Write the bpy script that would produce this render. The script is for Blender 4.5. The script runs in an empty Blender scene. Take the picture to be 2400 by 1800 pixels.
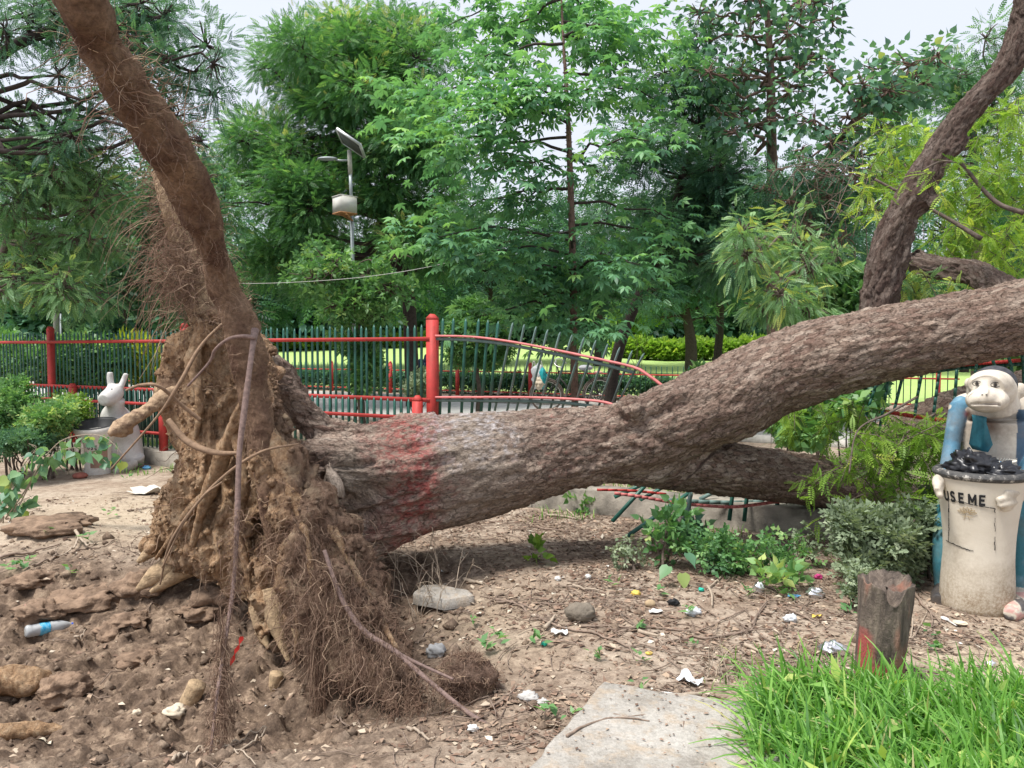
import bpy, math, random
import numpy as np
from mathutils import Vector, Matrix

scene = bpy.context.scene
COL = scene.collection
R = math.radians

# ---------------------------------------------------------------- camera
CAM_Z = 1.45
FPX = 1750.0
PITCH = math.atan(80 / FPX)
cd = bpy.data.cameras.new("camera")
cam = bpy.data.objects.new("camera", cd)
COL.objects.link(cam)
cam.location = (0, 0, CAM_Z)
cam.rotation_euler = (math.pi / 2 - PITCH, 0, 0)
cd.sensor_width = 36
cd.lens = 36 * FPX / 2400
cd.clip_start = 0.05
cd.clip_end = 1000
scene.camera = cam

# ---------------------------------------------------------------- overcast light
SUN_EL, SUN_AZ = R(66), R(-118)      # azimuth from +Y towards +X
world = bpy.data.worlds.new("World")
scene.world = world
world.use_nodes = True
wn = world.node_tree
for n in list(wn.nodes): wn.nodes.remove(n)
sky = wn.nodes.new("ShaderNodeTexSky")
sky.sky_type = 'NISHITA'; sky.sun_disc = False
sky.sun_elevation = SUN_EL; sky.sun_rotation = SUN_AZ
sky.air_density = 1.0; sky.dust_density = 5.0; sky.ozone_density = 1.0
hs = wn.nodes.new("ShaderNodeHueSaturation"); hs.inputs['Saturation'].default_value = 0.28
mixw = wn.nodes.new("ShaderNodeMix"); mixw.data_type = 'RGBA'
mixw.inputs[0].default_value = 0.72
mixw.inputs[7].default_value = (6.75, 7.2, 8.3, 1)       # even cloud deck
bg = wn.nodes.new("ShaderNodeBackground"); bg.inputs['Strength'].default_value = 0.064
wo = wn.nodes.new("ShaderNodeOutputWorld")
wn.links.new(sky.outputs[0], hs.inputs['Color'])
wn.links.new(hs.outputs[0], mixw.inputs[6])
wn.links.new(mixw.outputs[2], bg.inputs['Color'])
wn.links.new(bg.outputs[0], wo.inputs['Surface'])
sd = bpy.data.lights.new("sun", 'SUN')
sd.energy = 2.2; sd.angle = R(16); sd.color = (1.0, 0.965, 0.91)
sun = bpy.data.objects.new("sun", sd); COL.objects.link(sun)
sv = Vector((math.sin(SUN_AZ) * math.cos(SUN_EL), math.cos(SUN_AZ) * math.cos(SUN_EL), math.sin(SUN_EL)))
sun.rotation_euler = sv.to_track_quat('Z', 'Y').to_euler()
scene.view_settings.view_transform = 'Standard'
scene.view_settings.look = 'None'
scene.view_settings.exposure = 1.27
scene.view_settings.gamma = 1
scene.cycles.max_bounces = 6
scene.cycles.diffuse_bounces = 3
scene.cycles.transmission_bounces = 5
scene.cycles.transparent_max_bounces = 8
scene.cycles.glossy_bounces = 2
scene.cycles.caustics_reflective = False
scene.cycles.caustics_refractive = False

# ---------------------------------------------------------------- photo pixel -> world (2400x1800 pixels of the reference)
SP, CP = math.sin(PITCH), math.cos(PITCH)
def ray(px, py):
    a = (px - 1200) / FPX; b = -(py - 900) / FPX
    return np.array([a, CP + b * SP, -SP + b * CP])
def W(px, py, Y):
    d = ray(px, py)
    return np.array([d[0] * Y / d[1], Y, CAM_Z + d[2] * Y / d[1]])
def PXM(Y): return FPX / Y

# ---------------------------------------------------------------- noise (vectorised value/gradient noise)
def _h(ix, iy, iz, s):
    n = (ix * 374761393 + iy * 668265263 + iz * 2147483647 * 7 + s * 1274126177) & 0xffffffff
    n = ((n ^ (n >> 13)) * 1274126177) & 0xffffffff
    n = (n ^ (n >> 16)) & 0xffffffff
    return n.astype(np.float64) / 4294967295.0
def vnoise(p, s=0):
    p = np.asarray(p, float)
    i = np.floor(p).astype(np.int64); f = p - i
    f = f * f * f * (f * (f * 6 - 15) + 10)
    x, y, z = i[:, 0], i[:, 1], i[:, 2]
    r = 0
    for dx in (0, 1):
        wx = f[:, 0] if dx else 1 - f[:, 0]
        for dy in (0, 1):
            wy = f[:, 1] if dy else 1 - f[:, 1]
            for dz in (0, 1):
                wz = f[:, 2] if dz else 1 - f[:, 2]
                r = r + wx * wy * wz * _h(x + dx, y + dy, z + dz, s)
    return r * 2 - 1
def fbm(p, octv=4, s=0, gain=.5):
    p = np.asarray(p, float); a = 1; t = 0; r = 0
    for k in range(octv):
        r = r + a * vnoise(p * (2 ** k) + 17.3 * k, s + k); t += a; a *= gain
    return r / t
def billow(p, octv=4, s=0, gain=.5):
    p = np.asarray(p, float); a = 1; t = 0; r = 0
    for k in range(octv):
        r = r + a * (1 - 2 * np.abs(vnoise(p * (2 ** k) + 9.1 * k, s + k))); t += a; a *= gain
    return r / t
def sstep(a, b, x):
    t = np.clip((x - a) / (b - a), 0, 1); return t * t * (3 - 2 * t)

# ---------------------------------------------------------------- meshes
class MB:
    """collects vertices / quads / tris (numpy) and links them as ONE mesh object"""
    def __init__(s): s.v = []; s.q = []; s.t = []; s.n = 0; s.at = {}; s.ng = []
    def add(s, v, q=None, t=None, **at):
        v = np.asarray(v, float).reshape(-1, 3)
        s.v.append(v)
        if q is not None and len(q): s.q.append(np.asarray(q, np.int64).reshape(-1, 4) + s.n)
        if t is not None and len(t): s.t.append(np.asarray(t, np.int64).reshape(-1, 3) + s.n)
        for k, a in at.items():
            s.at.setdefault(k, []).append((s.n, np.broadcast_to(np.asarray(a, float), (len(v),)).copy()))
        s.n += len(v); return s
    def box(s, c, size, rot=None, **at):
        c = np.asarray(c, float); h = np.asarray(size, float) / 2
        v = np.array([[x, y, z] for x in (-1, 1) for y in (-1, 1) for z in (-1, 1)]) * h
        if rot is not None: v = v @ np.asarray(rot).T
        q = [[0, 1, 3, 2], [4, 6, 7, 5], [0, 4, 5, 1], [2, 3, 7, 6], [0, 2, 6, 4], [1, 5, 7, 3]]
        return s.add(v + c, q, **at)
    def bar(s, a, b, w, d, side=(0, 0, 1), **at):
        """box from a to b: w across (in plane with 'side'), d the other way"""
        a = np.asarray(a, float); b = np.asarray(b, float); z = b - a; L = np.linalg.norm(z); z = z / L
        sd_ = np.asarray(side, float); x = np.cross(sd_, z); nx = np.linalg.norm(x)
        if nx < 1e-6: x = np.cross([0, 1, 0], z); nx = np.linalg.norm(x)
        x = x / nx; y = np.cross(z, x)
        return s.box((a + b) / 2, (w, d, L), np.stack([x, y, z], 1), **at)
    def tube(s, pts, rad, n=8, cap=True, phase=0, **at):
        P = np.asarray(pts, float); m = len(P)
        r = np.broadcast_to(np.asarray(rad, float), (m,))
        T = np.gradient(P, axis=0); T /= np.linalg.norm(T, axis=1)[:, None] + 1e-12
        u = np.cross(T[0], [0, 0, 1.0])
        if np.linalg.norm(u) < .1: u = np.cross(T[0], [0, 1.0, 0])
        u /= np.linalg.norm(u); U = [u]
        for i in range(1, m):
            u = u - T[i] * np.dot(u, T[i]); u /= np.linalg.norm(u) + 1e-12; U.append(u)
        U = np.array(U); Vv = np.cross(T, U)
        a = np.arange(n) * 2 * math.pi / n + phase
        ring = P[:, None] + r[:, None, None] * (np.cos(a)[None, :, None] * U[:, None] + np.sin(a)[None, :, None] * Vv[:, None])
        v = ring.reshape(-1, 3)
        i = np.arange(m - 1)[:, None] * n; j = np.arange(n)[None]; j2 = (j + 1) % n
        q = np.stack([i + j, i + j2, i + n + j2, i + n + j], -1).reshape(-1, 4)
        t = None
        if cap:
            v = np.vstack([v, P[0], P[-1]]); b = m * n
            jj = np.arange(n); k = (jj + 1) % n
            t = np.vstack([np.stack([np.full(n, b), k, jj], 1), np.stack([np.full(n, b + 1), (m - 1) * n + jj, (m - 1) * n + k], 1)])
        return s.add(v, q, t, **at)
    def ball(s, c, r, nu=16, nv=10, rot=None, **at):
        r = np.broadcast_to(np.asarray(r, float), (3,))
        th = np.linspace(0, math.pi, nv + 1)[1:-1]; ph = np.arange(nu) * 2 * math.pi / nu
        v = np.array([[math.sin(t) * math.cos(p), math.sin(t) * math.sin(p), math.cos(t)] for t in th for p in ph])
        v = np.vstack([v, [0, 0, 1], [0, 0, -1]]) * r
        if rot is not None: v = v @ np.asarray(rot).T
        m = nv - 1; i = np.arange(m - 1)[:, None] * nu; j = np.arange(nu)[None]; j2 = (j + 1) % nu
        q = np.stack([i + j, i + nu + j, i + nu + j2, i + j2], -1).reshape(-1, 4)
        jj = np.arange(nu); k = (jj + 1) % nu; b = m * nu
        t = np.vstack([np.stack([np.full(nu, b), jj, k], 1), np.stack([np.full(nu, b + 1), (m - 1) * nu + k, (m - 1) * nu + jj], 1)])
        return s.add(v + np.asarray(c, float), q, t, **at)
    def lathe(s, prof, n=32, c=(0, 0, 0), sx=1, sy=1, **at):
        prof = np.asarray(prof, float); a = np.arange(n) * 2 * math.pi / n; m = len(prof)
        v = np.stack([prof[:, 0, None] * np.cos(a) * sx, prof[:, 0, None] * np.sin(a) * sy, np.repeat(prof[:, 1, None], n, 1)], -1).reshape(-1, 3)
        i = np.arange(m - 1)[:, None] * n; j = np.arange(n)[None]; j2 = (j + 1) % n
        q = np.stack([i + j, i + j2, i + n + j2, i + n + j], -1).reshape(-1, 4)
        return s.add(v + np.asarray(c, float), q, **at)
    def prism(s, outline, y0, y1, **at):
        """outline: list of (x,z) ; extruded along y"""
        o = np.asarray(outline, float); n = len(o)
        v = np.vstack([np.c_[o[:, 0], np.full(n, y0), o[:, 1]], np.c_[o[:, 0], np.full(n, y1), o[:, 1]]])
        jj = np.arange(n); k = (jj + 1) % n
        s.ng.append([int(x) + s.n for x in range(n)]); s.ng.append([int(x) + s.n + n for x in range(n - 1, -1, -1)])
        return s.add(v, np.stack([jj, jj + n, k + n, k], 1), **at)
    def verts(s): return np.vstack(s.v)
    def mesh(s, name, mat=None, loc=None, smooth=False):
        v = np.vstack(s.v)
        if loc is not None: v = v - np.asarray(loc, float)
        q = np.vstack(s.q) if s.q else np.zeros((0, 4), np.int64); t = np.vstack(s.t) if s.t else np.zeros((0, 3), np.int64)
        loops = [q.ravel(), t.ravel()]; tot = [np.full(len(q), 4), np.full(len(t), 3)]
        for g in s.ng: loops.append(np.array(g)); tot.append(np.array([len(g)]))
        loops = np.concatenate(loops); tot = np.concatenate(tot)
        me = bpy.data.meshes.new(name)
        me.vertices.add(len(v)); me.vertices.foreach_set("co", v.astype(np.float32).ravel())
        me.loops.add(len(loops)); me.loops.foreach_set("vertex_index", loops.astype(np.int32))
        me.polygons.add(len(tot)); st = np.concatenate([[0], np.cumsum(tot)[:-1]])
        me.polygons.foreach_set("loop_start", st.astype(np.int32))
        me.polygons.foreach_set("loop_total", tot.astype(np.int32))
        me.update(calc_edges=True)
        if smooth: me.polygons.foreach_set("use_smooth", np.ones(len(tot), bool))
        for k, lst in s.at.items():
            arr = np.zeros(len(v), np.float32)
            for off, a in lst: arr[off:off + len(a)] = a
            at = me.attributes.new(k, 'FLOAT', 'POINT'); at.data.foreach_set("value", arr)
        if mat is not None: me.materials.append(mat)
        return me

def obj(name, me, parent=None, loc=None):
    o = bpy.data.objects.new(name, me); COL.objects.link(o)
    if parent is not None: o.parent = parent
    if loc is not None: o.location = loc
    return o
def tag(o, label=None, cat=None, group=None, kind=None):
    if label: o['label'] = label
    if cat: o['category'] = cat
    if group: o['group'] = group
    if kind: o['kind'] = kind
    return o
def thing(name, loc, label, cat, group=None, rz=0):
    o = bpy.data.objects.new(name, None); COL.objects.link(o)
    o.location = loc; o.rotation_euler = (0, 0, rz); o.empty_display_size = .1
    o['_b'] = list(map(float, loc)); return tag(o, label, cat, group)
def base(o):
    while o.parent: o = o.parent
    return np.array(o['_b'][:]) if '_b' in o else np.zeros(3)
def part(name, mb, mat, parent, smooth=False, label=None):
    """world-coordinate shape -> child of a thing (things with rz=0)"""
    o = obj(name, mb.mesh(name, mat, loc=base(parent), smooth=smooth), parent)
    if label: o['label'] = label
    return o
def single(name, mb, mat, label, cat, group=None, smooth=False, loc=None):
    v = mb.verts()
    if loc is None: loc = np.array([(v[:, 0].min() + v[:, 0].max()) / 2, (v[:, 1].min() + v[:, 1].max()) / 2, v[:, 2].min()])
    o = obj(name, mb.mesh(name, mat, loc=loc, smooth=smooth), None, loc); return tag(o, label, cat, group)
def copy_tree(o, parent=None):
    c = o.copy(); COL.objects.link(c); c.parent = parent
    for ch in [x for x in bpy.data.objects if x.parent == o]: copy_tree(ch, c)
    return c

def remesh(mb, voxel, smooth_it=0):
    me = mb.mesh("tmp"); o = bpy.data.objects.new("tmp", me); COL.objects.link(o)
    m = o.modifiers.new("r", 'REMESH'); m.mode = 'VOXEL'; m.voxel_size = voxel; m.adaptivity = 0
    if smooth_it:
        sm = o.modifiers.new("s", 'SMOOTH'); sm.factor = .5; sm.iterations = smooth_it
    dg = bpy.context.evaluated_depsgraph_get(); e = o.evaluated_get(dg); m2 = e.to_mesh()
    nv = len(m2.vertices); v = np.empty(nv * 3, np.float32); m2.vertices.foreach_get("co", v); v = v.reshape(-1, 3).astype(float)
    nrm = np.empty(nv * 3, np.float32); m2.vertices.foreach_get("normal", nrm); nrm = nrm.reshape(-1, 3).astype(float)
    nl = len(m2.loops); li = np.empty(nl, np.int32); m2.loops.foreach_get("vertex_index", li)
    tt = np.empty(len(m2.polygons), np.int32); m2.polygons.foreach_get("loop_total", tt)
    ls = np.empty(len(m2.polygons), np.int32); m2.polygons.foreach_get("loop_start", ls)
    q = li[(ls[tt == 4][:, None] + np.arange(4))]; t = li[(ls[tt == 3][:, None] + np.arange(3))] if (tt == 3).any() else None
    e.to_mesh_clear(); bpy.data.objects.remove(o); bpy.data.meshes.remove(me)
    return v, nrm, q, t

def spline(pts, n):
    """Catmull-Rom through rows of pts (any width) -> n samples"""
    P = np.asarray(pts, float); m = len(P)
    d = np.r_[0, np.cumsum(np.linalg.norm(np.diff(P[:, :3], axis=0), axis=1))]
    Q = np.vstack([2 * P[0] - P[1], P, 2 * P[-1] - P[-2]])
    out = []
    for u in np.linspace(0, d[-1], n):
        i = min(max(np.searchsorted(d, u) - 1, 0), m - 2); t = (u - d[i]) / (d[i + 1] - d[i] + 1e-12)
        a, b, c, e = Q[i], Q[i + 1], Q[i + 2], Q[i + 3]
        out.append(.5 * ((2 * b) + (-a + c) * t + (2 * a - 5 * b + 4 * c - e) * t * t + (-a + 3 * b - 3 * c + e) * t ** 3))
    return np.array(out)
def wtube(mb, st, n=24, seg=None, **at):
    """stations (px,py,Y,radius_px) -> smooth tapered tube"""
    P = np.array([list(W(a, b, c)) + [r / FPX * c] for a, b, c, r in st])
    if seg is None: seg = 8 * (len(st) - 1) + 1
    S = spline(P, seg); mb.tube(S[:, :3], np.maximum(S[:, 3], 1e-3), n, **at); return S

# ---------------------------------------------------------------- materials
def mat(name):
    m = bpy.data.materials.new(name); m.use_nodes = True; nt = m.node_tree
    b = nt.nodes['Principled BSDF']
    return m, nt, b
class N:
    """short node helper"""
    def __init__(s, nt): s.nt = nt
    def new(s, t, **k):
        n = s.nt.nodes.new(t)
        for a, b in k.items(): setattr(n, a, b)
        return n
    def link(s, a, b): s.nt.links.new(a, b)
    def coord(s, kind='Object'): return s.new("ShaderNodeTexCoord").outputs[kind]
    def attr(s, name, out='Fac'): n = s.new("ShaderNodeAttribute"); n.attribute_name = name; return n.outputs[out]
    def mapping(s, v, scale=(1, 1, 1), rot=(0, 0, 0)):
        n = s.new("ShaderNodeMapping"); s.link(v, n.inputs[0]); n.inputs['Scale'].default_value = scale; n.inputs['Rotation'].default_value = rot; return n.outputs[0]
    def noise(s, v, scale=5, detail=4, rough=.55, dist=0, out='Fac'):
        n = s.new("ShaderNodeTexNoise"); s.link(v, n.inputs['Vector']); n.inputs['Scale'].default_value = scale
        n.inputs['Detail'].default_value = detail; n.inputs['Roughness'].default_value = rough; n.inputs['Distortion'].default_value = dist
        return n.outputs[out]
    def voro(s, v, scale=5, feature='F1', out='Distance', rand=1):
        n = s.new("ShaderNodeTexVoronoi", feature=feature); s.link(v, n.inputs['Vector']); n.inputs['Scale'].default_value = scale
        n.inputs['Randomness'].default_value = rand; return n.outputs[out]
    def ramp(s, f, stops, interp='LINEAR'):
        n = s.new("ShaderNodeValToRGB"); s.link(f, n.inputs[0]); cr = n.color_ramp; cr.interpolation = interp
        while len(cr.elements) < len(stops): cr.elements.new(.5)
        for e, (p, c) in zip(cr.elements, stops):
            e.position = p; e.color = (c, c, c, 1) if isinstance(c, (int, float)) else (*c, 1)
        return n.outputs[0]
    def mix(s, f, a, b, mode='MIX'):
        n = s.new("ShaderNodeMix", data_type='RGBA', blend_type=mode)
        for v, i in ((f, 0), (a, 6), (b, 7)):
            if isinstance(v, (int, float)): n.inputs[i].default_value = v if i == 0 else (v, v, v, 1)
            elif isinstance(v, tuple): n.inputs[i].default_value = (*v, 1)
            else: s.link(v, n.inputs[i])
        return n.outputs[2]
    def math(s, op, a, b=0, c=None):
        n = s.new("ShaderNodeMath", operation=op)
        for v, i in ((a, 0), (b, 1), (c, 2)):
            if v is None: continue
            if isinstance(v, (int, float)): n.inputs[i].default_value = v
            else: s.link(v, n.inputs[i])
        return n.outputs[0]
    def vadd(s, a, b, sc=1.0):
        m_ = s.new("ShaderNodeVectorMath", operation='SCALE'); s.link(b, m_.inputs[0]); m_.inputs['Scale'].default_value = sc
        n = s.new("ShaderNodeVectorMath", operation='ADD'); s.link(a, n.inputs[0]); s.link(m_.outputs[0], n.inputs[1]); return n.outputs[0]
    def bump(s, h, strength=.5, dist=.01, b=None):
        n = s.new("ShaderNodeBump"); n.inputs['Strength'].default_value = strength; n.inputs['Distance'].default_value = dist
        s.link(h, n.inputs['Height'])
        if b is not None: s.link(n.outputs[0], b.inputs['Normal'])
        return n.outputs[0]
def simple(name, c, rough=.7, metal=0, noise=0, nscale=20, bump=0, bscale=60, spec=.3, c2=None):
    m, nt, b = mat(name); k = N(nt)
    b.inputs['Roughness'].default_value = rough; b.inputs['Metallic'].default_value = metal
    b.inputs['Specular IOR Level'].default_value = spec
    v = k.coord()
    f = k.noise(v, nscale, 5, .6)
    c2 = c2 or tuple(x * (1 - noise) for x in c)
    col = k.ramp(f, [(.3, c2), (.62, c)]); k.link(col, b.inputs['Base Color'])
    if bump: k.bump(k.noise(v, bscale, 4, .6), bump, .01, b)
    return m
# ================================================================ TERRAIN
def fence_s(x, y): return (y + .53 * x - 7.07) / 1.132      # metres beyond the fence line
def Hs(x, y):
    """large scale terrain height"""
    s = fence_s(x, y)
    z = .027 * np.clip(s - .5, 0, 70) + .00065 * np.clip(s - 12, 0, 50) ** 2
    right = sstep(.06, .22, x / np.maximum(y, 1)) * sstep(14, 26, y)
    z = z * (1 - .42 * right)
    # the hole the roots left, and its ragged shelf
    e = ((x + 2.1) / 1.75) ** 4 + ((y - 3.75) / 1.05) ** 4
    z = z - .30 * np.exp(-e) - .05 * np.exp(-(((x + .9) / .5) ** 2 + ((y - 3.4) / .5) ** 2))
    z = z + .03 * np.exp(-(((x + 1.2) / 1.2) ** 2 + ((y - 2.55) / .25) ** 2))
    z = z + .10 * np.exp(-(((x + 3.55) / .35) ** 2 + ((y - 5.75) / .3) ** 2))
    return z
def H(x, y):
    x = np.asarray(x, float); y = np.asarray(y, float); sh = np.broadcast(x, y).shape
    x = np.broadcast_to(x, sh).ravel(); y = np.broadcast_to(y, sh).ravel()
    z = Hs(x, y); p = np.c_[x, y, np.zeros_like(x)]
    near = 1 - sstep(8, 13, y)
    wig = .28 * fbm(p * 1.6 + 3, 3, 4)
    e = ((x + 2.1 + wig) / 2.0) ** 4 + ((y - 3.8 + wig) / 1.35) ** 4
    dist = np.exp(-e)                                    # disturbed soil
    z = z + near * (.022 * fbm(p * 1.3, 4, 1) + .007 * fbm(p * 9, 4, 2))
    cl = billow(p * 3.2 + .35 * fbm(p * 5, 2, 8)[:, None], 4, 5, .6)
    z = z + dist * (.08 * cl + .035 * billow(p * 9 + .5 * fbm(p * 6, 2, 28)[:, None], 4, 25, .6) + .018 * fbm(p * 26, 3, 9, .6))
    cr1 = np.abs(vnoise(p * 4.2 + .5 * fbm(p * 4, 3, 33)[:, None], 34)); cr2 = np.abs(vnoise(p * 11 + .6 * fbm(p * 9, 2, 35)[:, None], 36))
    z = z - dist * (.035 * np.exp(-(cr1 / .07) ** 2) + .018 * np.exp(-(cr2 / .10) ** 2))
    ter = np.floor((z + .02 * fbm(p * 6, 3, 12)) / .055) * .055
    k = .55 * dist * sstep(3.6, 4.4, y)
    z = z * (1 - k) + (ter + .03) * k                       # broken crusty steps at the far side
    return z.reshape(sh)
def GP(px, py, dz=0.0, lo=1.2, hi=60):
    """ground point seen at a photo pixel"""
    Y = np.concatenate([np.arange(lo, 12, .02), np.arange(12, hi, .1)]); d = ray(px, py)
    X = d[0] * Y / d[1]; Z = CAM_Z + d[2] * Y / d[1]; g = H(X, Y) + dz
    i = np.argmax(Z <= g)
    return np.array([X[i], Y[i], float(g[i])])
def gz(x, y): return float(H(np.array([x]), np.array([y]))[0])

def axis(a, b, d0, far_lo, far_hi, g=1.09):
    mid = list(np.arange(a, b, d0)); lo = []; hi = []
    x = a; st = d0
    while x > far_lo: st *= g; x -= st; lo.append(x)
    x = mid[-1]; st = d0
    while x < far_hi: st *= g; x += st; hi.append(x)
    return np.array(lo[::-1] + mid + hi)
xs = axis(-4.2, 3.2, .016, -300, 300, 1.07); ys = axis(2.15, 6.2, .014, -3, 400, 1.06)
XX, YY = np.meshgrid(xs, ys); ZZ = H(XX, YY)
g = MB(); nx, ny = len(xs), len(ys)
i = np.arange(ny - 1)[:, None] * nx; j = np.arange(nx - 1)[None]
g.add(np.c_[XX.ravel(), YY.ravel(), ZZ.ravel()], np.stack([i + j, i + j + 1, i + nx + j + 1, i + nx + j], -1).reshape(-1, 4))
xr, yr = XX.ravel(), YY.ravel(); pp = np.c_[xr, yr, 0 * xr]
wig = .28 * fbm(pp * 1.6 + 3, 3, 4)
wet = np.exp(-(((xr + 2.1 + wig) / 2.0) ** 4 + ((yr - 3.8 + wig) / 1.4) ** 4))
wet = np.clip(wet * 1.4, 0, 1)
g.at['wet'] = [(0, wet)]
pale = np.exp(-(((xr + .35) / .55) ** 2 + ((yr - 4.0) / .55) ** 2)) + .9 * np.exp(-(((xr + 3.2) / 1.5) ** 2 + ((yr - 6.6) / 1.2) ** 2)) + .8 * np.exp(-(((xr - 2.3) / .8) ** 2 + ((yr - 3.3) / .5) ** 2)) + .8 * np.exp(-(((xr + 1.5) / .6) ** 2 + ((yr - 2.7) / .2) ** 2))
g.at['pale'] = [(0, np.clip(pale, 0, 1))]

m_ground, nt, b = mat("soil"); k = N(nt); v = k.coord()
n1 = k.noise(v, 2.2, 6, .6); n2 = k.noise(v, 14, 8, .7); n3 = k.noise(v, 90, 6, .7)
dry = k.ramp(n2, [(.28, (.20, .15, .112)), (.5, (.37, .30, .235)), (.72, (.49, .41, .325))])
lit = k.ramp(n2, [(.3, (.15, .105, .076)), (.55, (.29, .22, .165)), (.75, (.41, .33, .25))])
c1 = k.mix(k.ramp(n1, [(.40, 0.0), (.58, 1.0)]), dry, lit)
c1 = k.mix(k.attr('pale'), c1, k.ramp(n2, [(.25, (.33, .26, .185)), (.7, (.49, .405, .30))]))
wetc = k.ramp(n2, [(.30, (.062, .043, .032)), (.50, (.15, .105, .075)), (.62, (.28, .205, .145)), (.78, (.41, .32, .23))])
c1 = k.mix(k.attr('wet'), c1, wetc)
c1 = k.mix(.55, c1, k.ramp(n3, [(.3, .25), (.7, .8)]), 'OVERLAY')
k.link(c1, b.inputs['Base Color']); b.inputs['Roughness'].default_value = .93; b.inputs['Specular IOR Level'].default_value = .15
hh = k.math('ADD', k.math('MULTIPLY', n2, .9), k.math('MULTIPLY', n3, .35))
k.bump(hh, .9, .018, b)
go = obj("ground", g.mesh("ground", m_ground, smooth=True)); tag(go, kind='structure')

# lawn and path lie on the ground sheet as their own sheets
def sheet(name, s0, s1, t0, t1, ds, dt, m, dz, rough_edge=0):
    S = np.arange(s0, s1 + ds / 2, ds); T = np.arange(t0, t1 + dt / 2, dt); SS, TT = np.meshgrid(S, T)
    if rough_edge: SS = SS + rough_edge * vnoise(np.c_[TT.ravel() * .8, SS.ravel() * 0, SS.ravel() * 0], 7).reshape(SS.shape)
    ux, uy = .8832, -.469; nx_, ny_ = .469, .8832
    X = ux * TT + nx_ * SS; Y = 7.07 + uy * TT + ny_ * SS; Z = H(X, Y) + dz
    mb = MB(); a, c = SS.shape; i = np.arange(a - 1)[:, None] * c; j = np.arange(c - 1)[None]
    mb.add(np.c_[X.ravel(), Y.ravel(), Z.ravel()], np.stack([i + j, i + j + 1, i + c + j + 1, i + c + j], -1).reshape(-1, 4)[:, ::-1])
    return tag(obj(name, mb.mesh(name, m, smooth=True)), kind='structure')
m_lawn, nt, b = mat("lawn_grass"); k = N(nt); v = k.coord()
n1 = k.noise(v, .35, 5, .6); n2 = k.noise(v, 9, 6, .75)
c1 = k.mix(n1, (.29, .42, .12), (.40, .53, .19)); c1 = k.mix(.5, c1, k.ramp(n2, [(.3, .3), (.7, .75)]), 'OVERLAY')
k.link(c1, b.inputs['Base Color']); b.inputs['Roughness'].default_value = .9; k.bump(n2, .6, .05, b); b.inputs['Specular IOR Level'].default_value = .1
m_road = simple("path_concrete", (.44, .43, .40), .9, noise=.3, nscale=6, bump=.2)
m_kerb = simple("kerb_concrete", (.52, .50, .46), .9, noise=.35, nscale=9, bump=.3)
sheet("lawn", 11.5, 75, -75, 60, .7, 1.0, m_lawn, .012)
sheet("path", 5.0, 8.6, -45, 30, .4, .6, m_road, .02)
def kerb(s, h, w):
    mb = MB(); T = np.arange(-30, 14, 1.2)
    for t in T:
        ux, uy = .8832, -.469; P = []
        for tt in (t, t + 1.185):
            x = ux * tt + .469 * s; y = 7.07 + uy * tt + .8832 * s; P.append([x, y, Hs(x, y) + h / 2 - .03])
        mb.bar(P[0], P[1], w, h + .06)
    return tag(obj("kerb", mb.mesh("kerb", m_kerb)), kind='structure')
kerb(8.75, .13, .16); kerb(4.9, .10, .14)
# ================================================================ THE FALLEN TREE
rng = np.random.default_rng(7)
def edges(px, top, bot, Y, slope=0.0):
    """station from silhouette: px, top y, bottom y, depth, slope of the axis (dy/dx) -> (px,py,Y,r)"""
    return (px, (top + bot) / 2, Y, (bot - top) / 2 * math.cos(math.atan(slope)))
TRUNK = [edges(700, 1030, 1245, 4.55, 0), edges(790, 1012, 1275, 4.68), edges(880, 990, 1290, 4.8, -.05), edges(1000, 968, 1262, 4.95, -.1), edges(1100, 958, 1232, 5.05, -.12),
         edges(1200, 956, 1202, 5.15, -.12), edges(1300, 956, 1165, 5.22, -.12), edges(1400, 948, 1140, 5.28, -.1),
         edges(1500, 930, 1120, 5.3, -.25), edges(1600, 878, 1090, 5.3, -.45), edges(1700, 830, 1050, 5.3, -.45), edges(1800, 784, 988, 5.28, -.42),
         edges(1900, 752, 952, 5.22, -.3), edges(2000, 728, 922, 5.15, -.3), edges(2100, 708, 893, 5.1, -.25), edges(2200, 688, 870, 5.05, -.2),
         edges(2300, 670, 852, 5.0, -.2), edges(2400, 648, 832, 4.95, -.2), edges(2560, 612, 800, 4.9, -.2), edges(2800, 570, 750, 4.8, -.2)]
LOWER = [(1420, 1045, 5.3, 90), (1560, 1085, 5.35, 66), (1680, 1096, 5.5, 66), (1800, 1112, 5.65, 64), (1900, 1124, 5.75, 62), (2000, 1142, 5.8, 57),
         (2100, 1168, 5.85, 46), (2200, 1190, 5.9, 40), (2400, 1215, 5.95, 36)]
UPLIMB = [(2085, 800, 5.55, 54), (2062, 709, 5.55, 50), (2097, 551, 5.48, 46), (2135, 470, 5.43, 43), (2177, 394, 5.4, 41), (2227, 315, 5.35, 38), (2287, 236, 5.3, 37), (2355, 160, 5.25, 37),
          (2396, 79, 5.2, 40), (2416, 0, 5.15, 42), (2432, -150, 5.0, 42)]
MIDLIMB = [(2130, 600, 6.3, 30), (2170, 622, 6.2, 36), (2230, 632, 6.0, 36), (2290, 640, 5.8, 38), (2345, 680, 5.5, 44), (2400, 730, 5.2, 50)]
SIDELIMB = [(2560, 880, 6.9, 55), (2400, 925, 6.9, 58), (2250, 965, 6.9, 58), (2120, 1015, 6.9, 52), (2020, 1060, 6.9, 45)]

tw = MB()
S_tr = wtube(tw, TRUNK, 40); S_lo = wtube(tw, LOWER, 32); S_up = wtube(tw, UPLIMB, 28); S_mi = wtube(tw, MIDLIMB, 22)
wtube(tw, SIDELIMB, 26)
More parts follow.
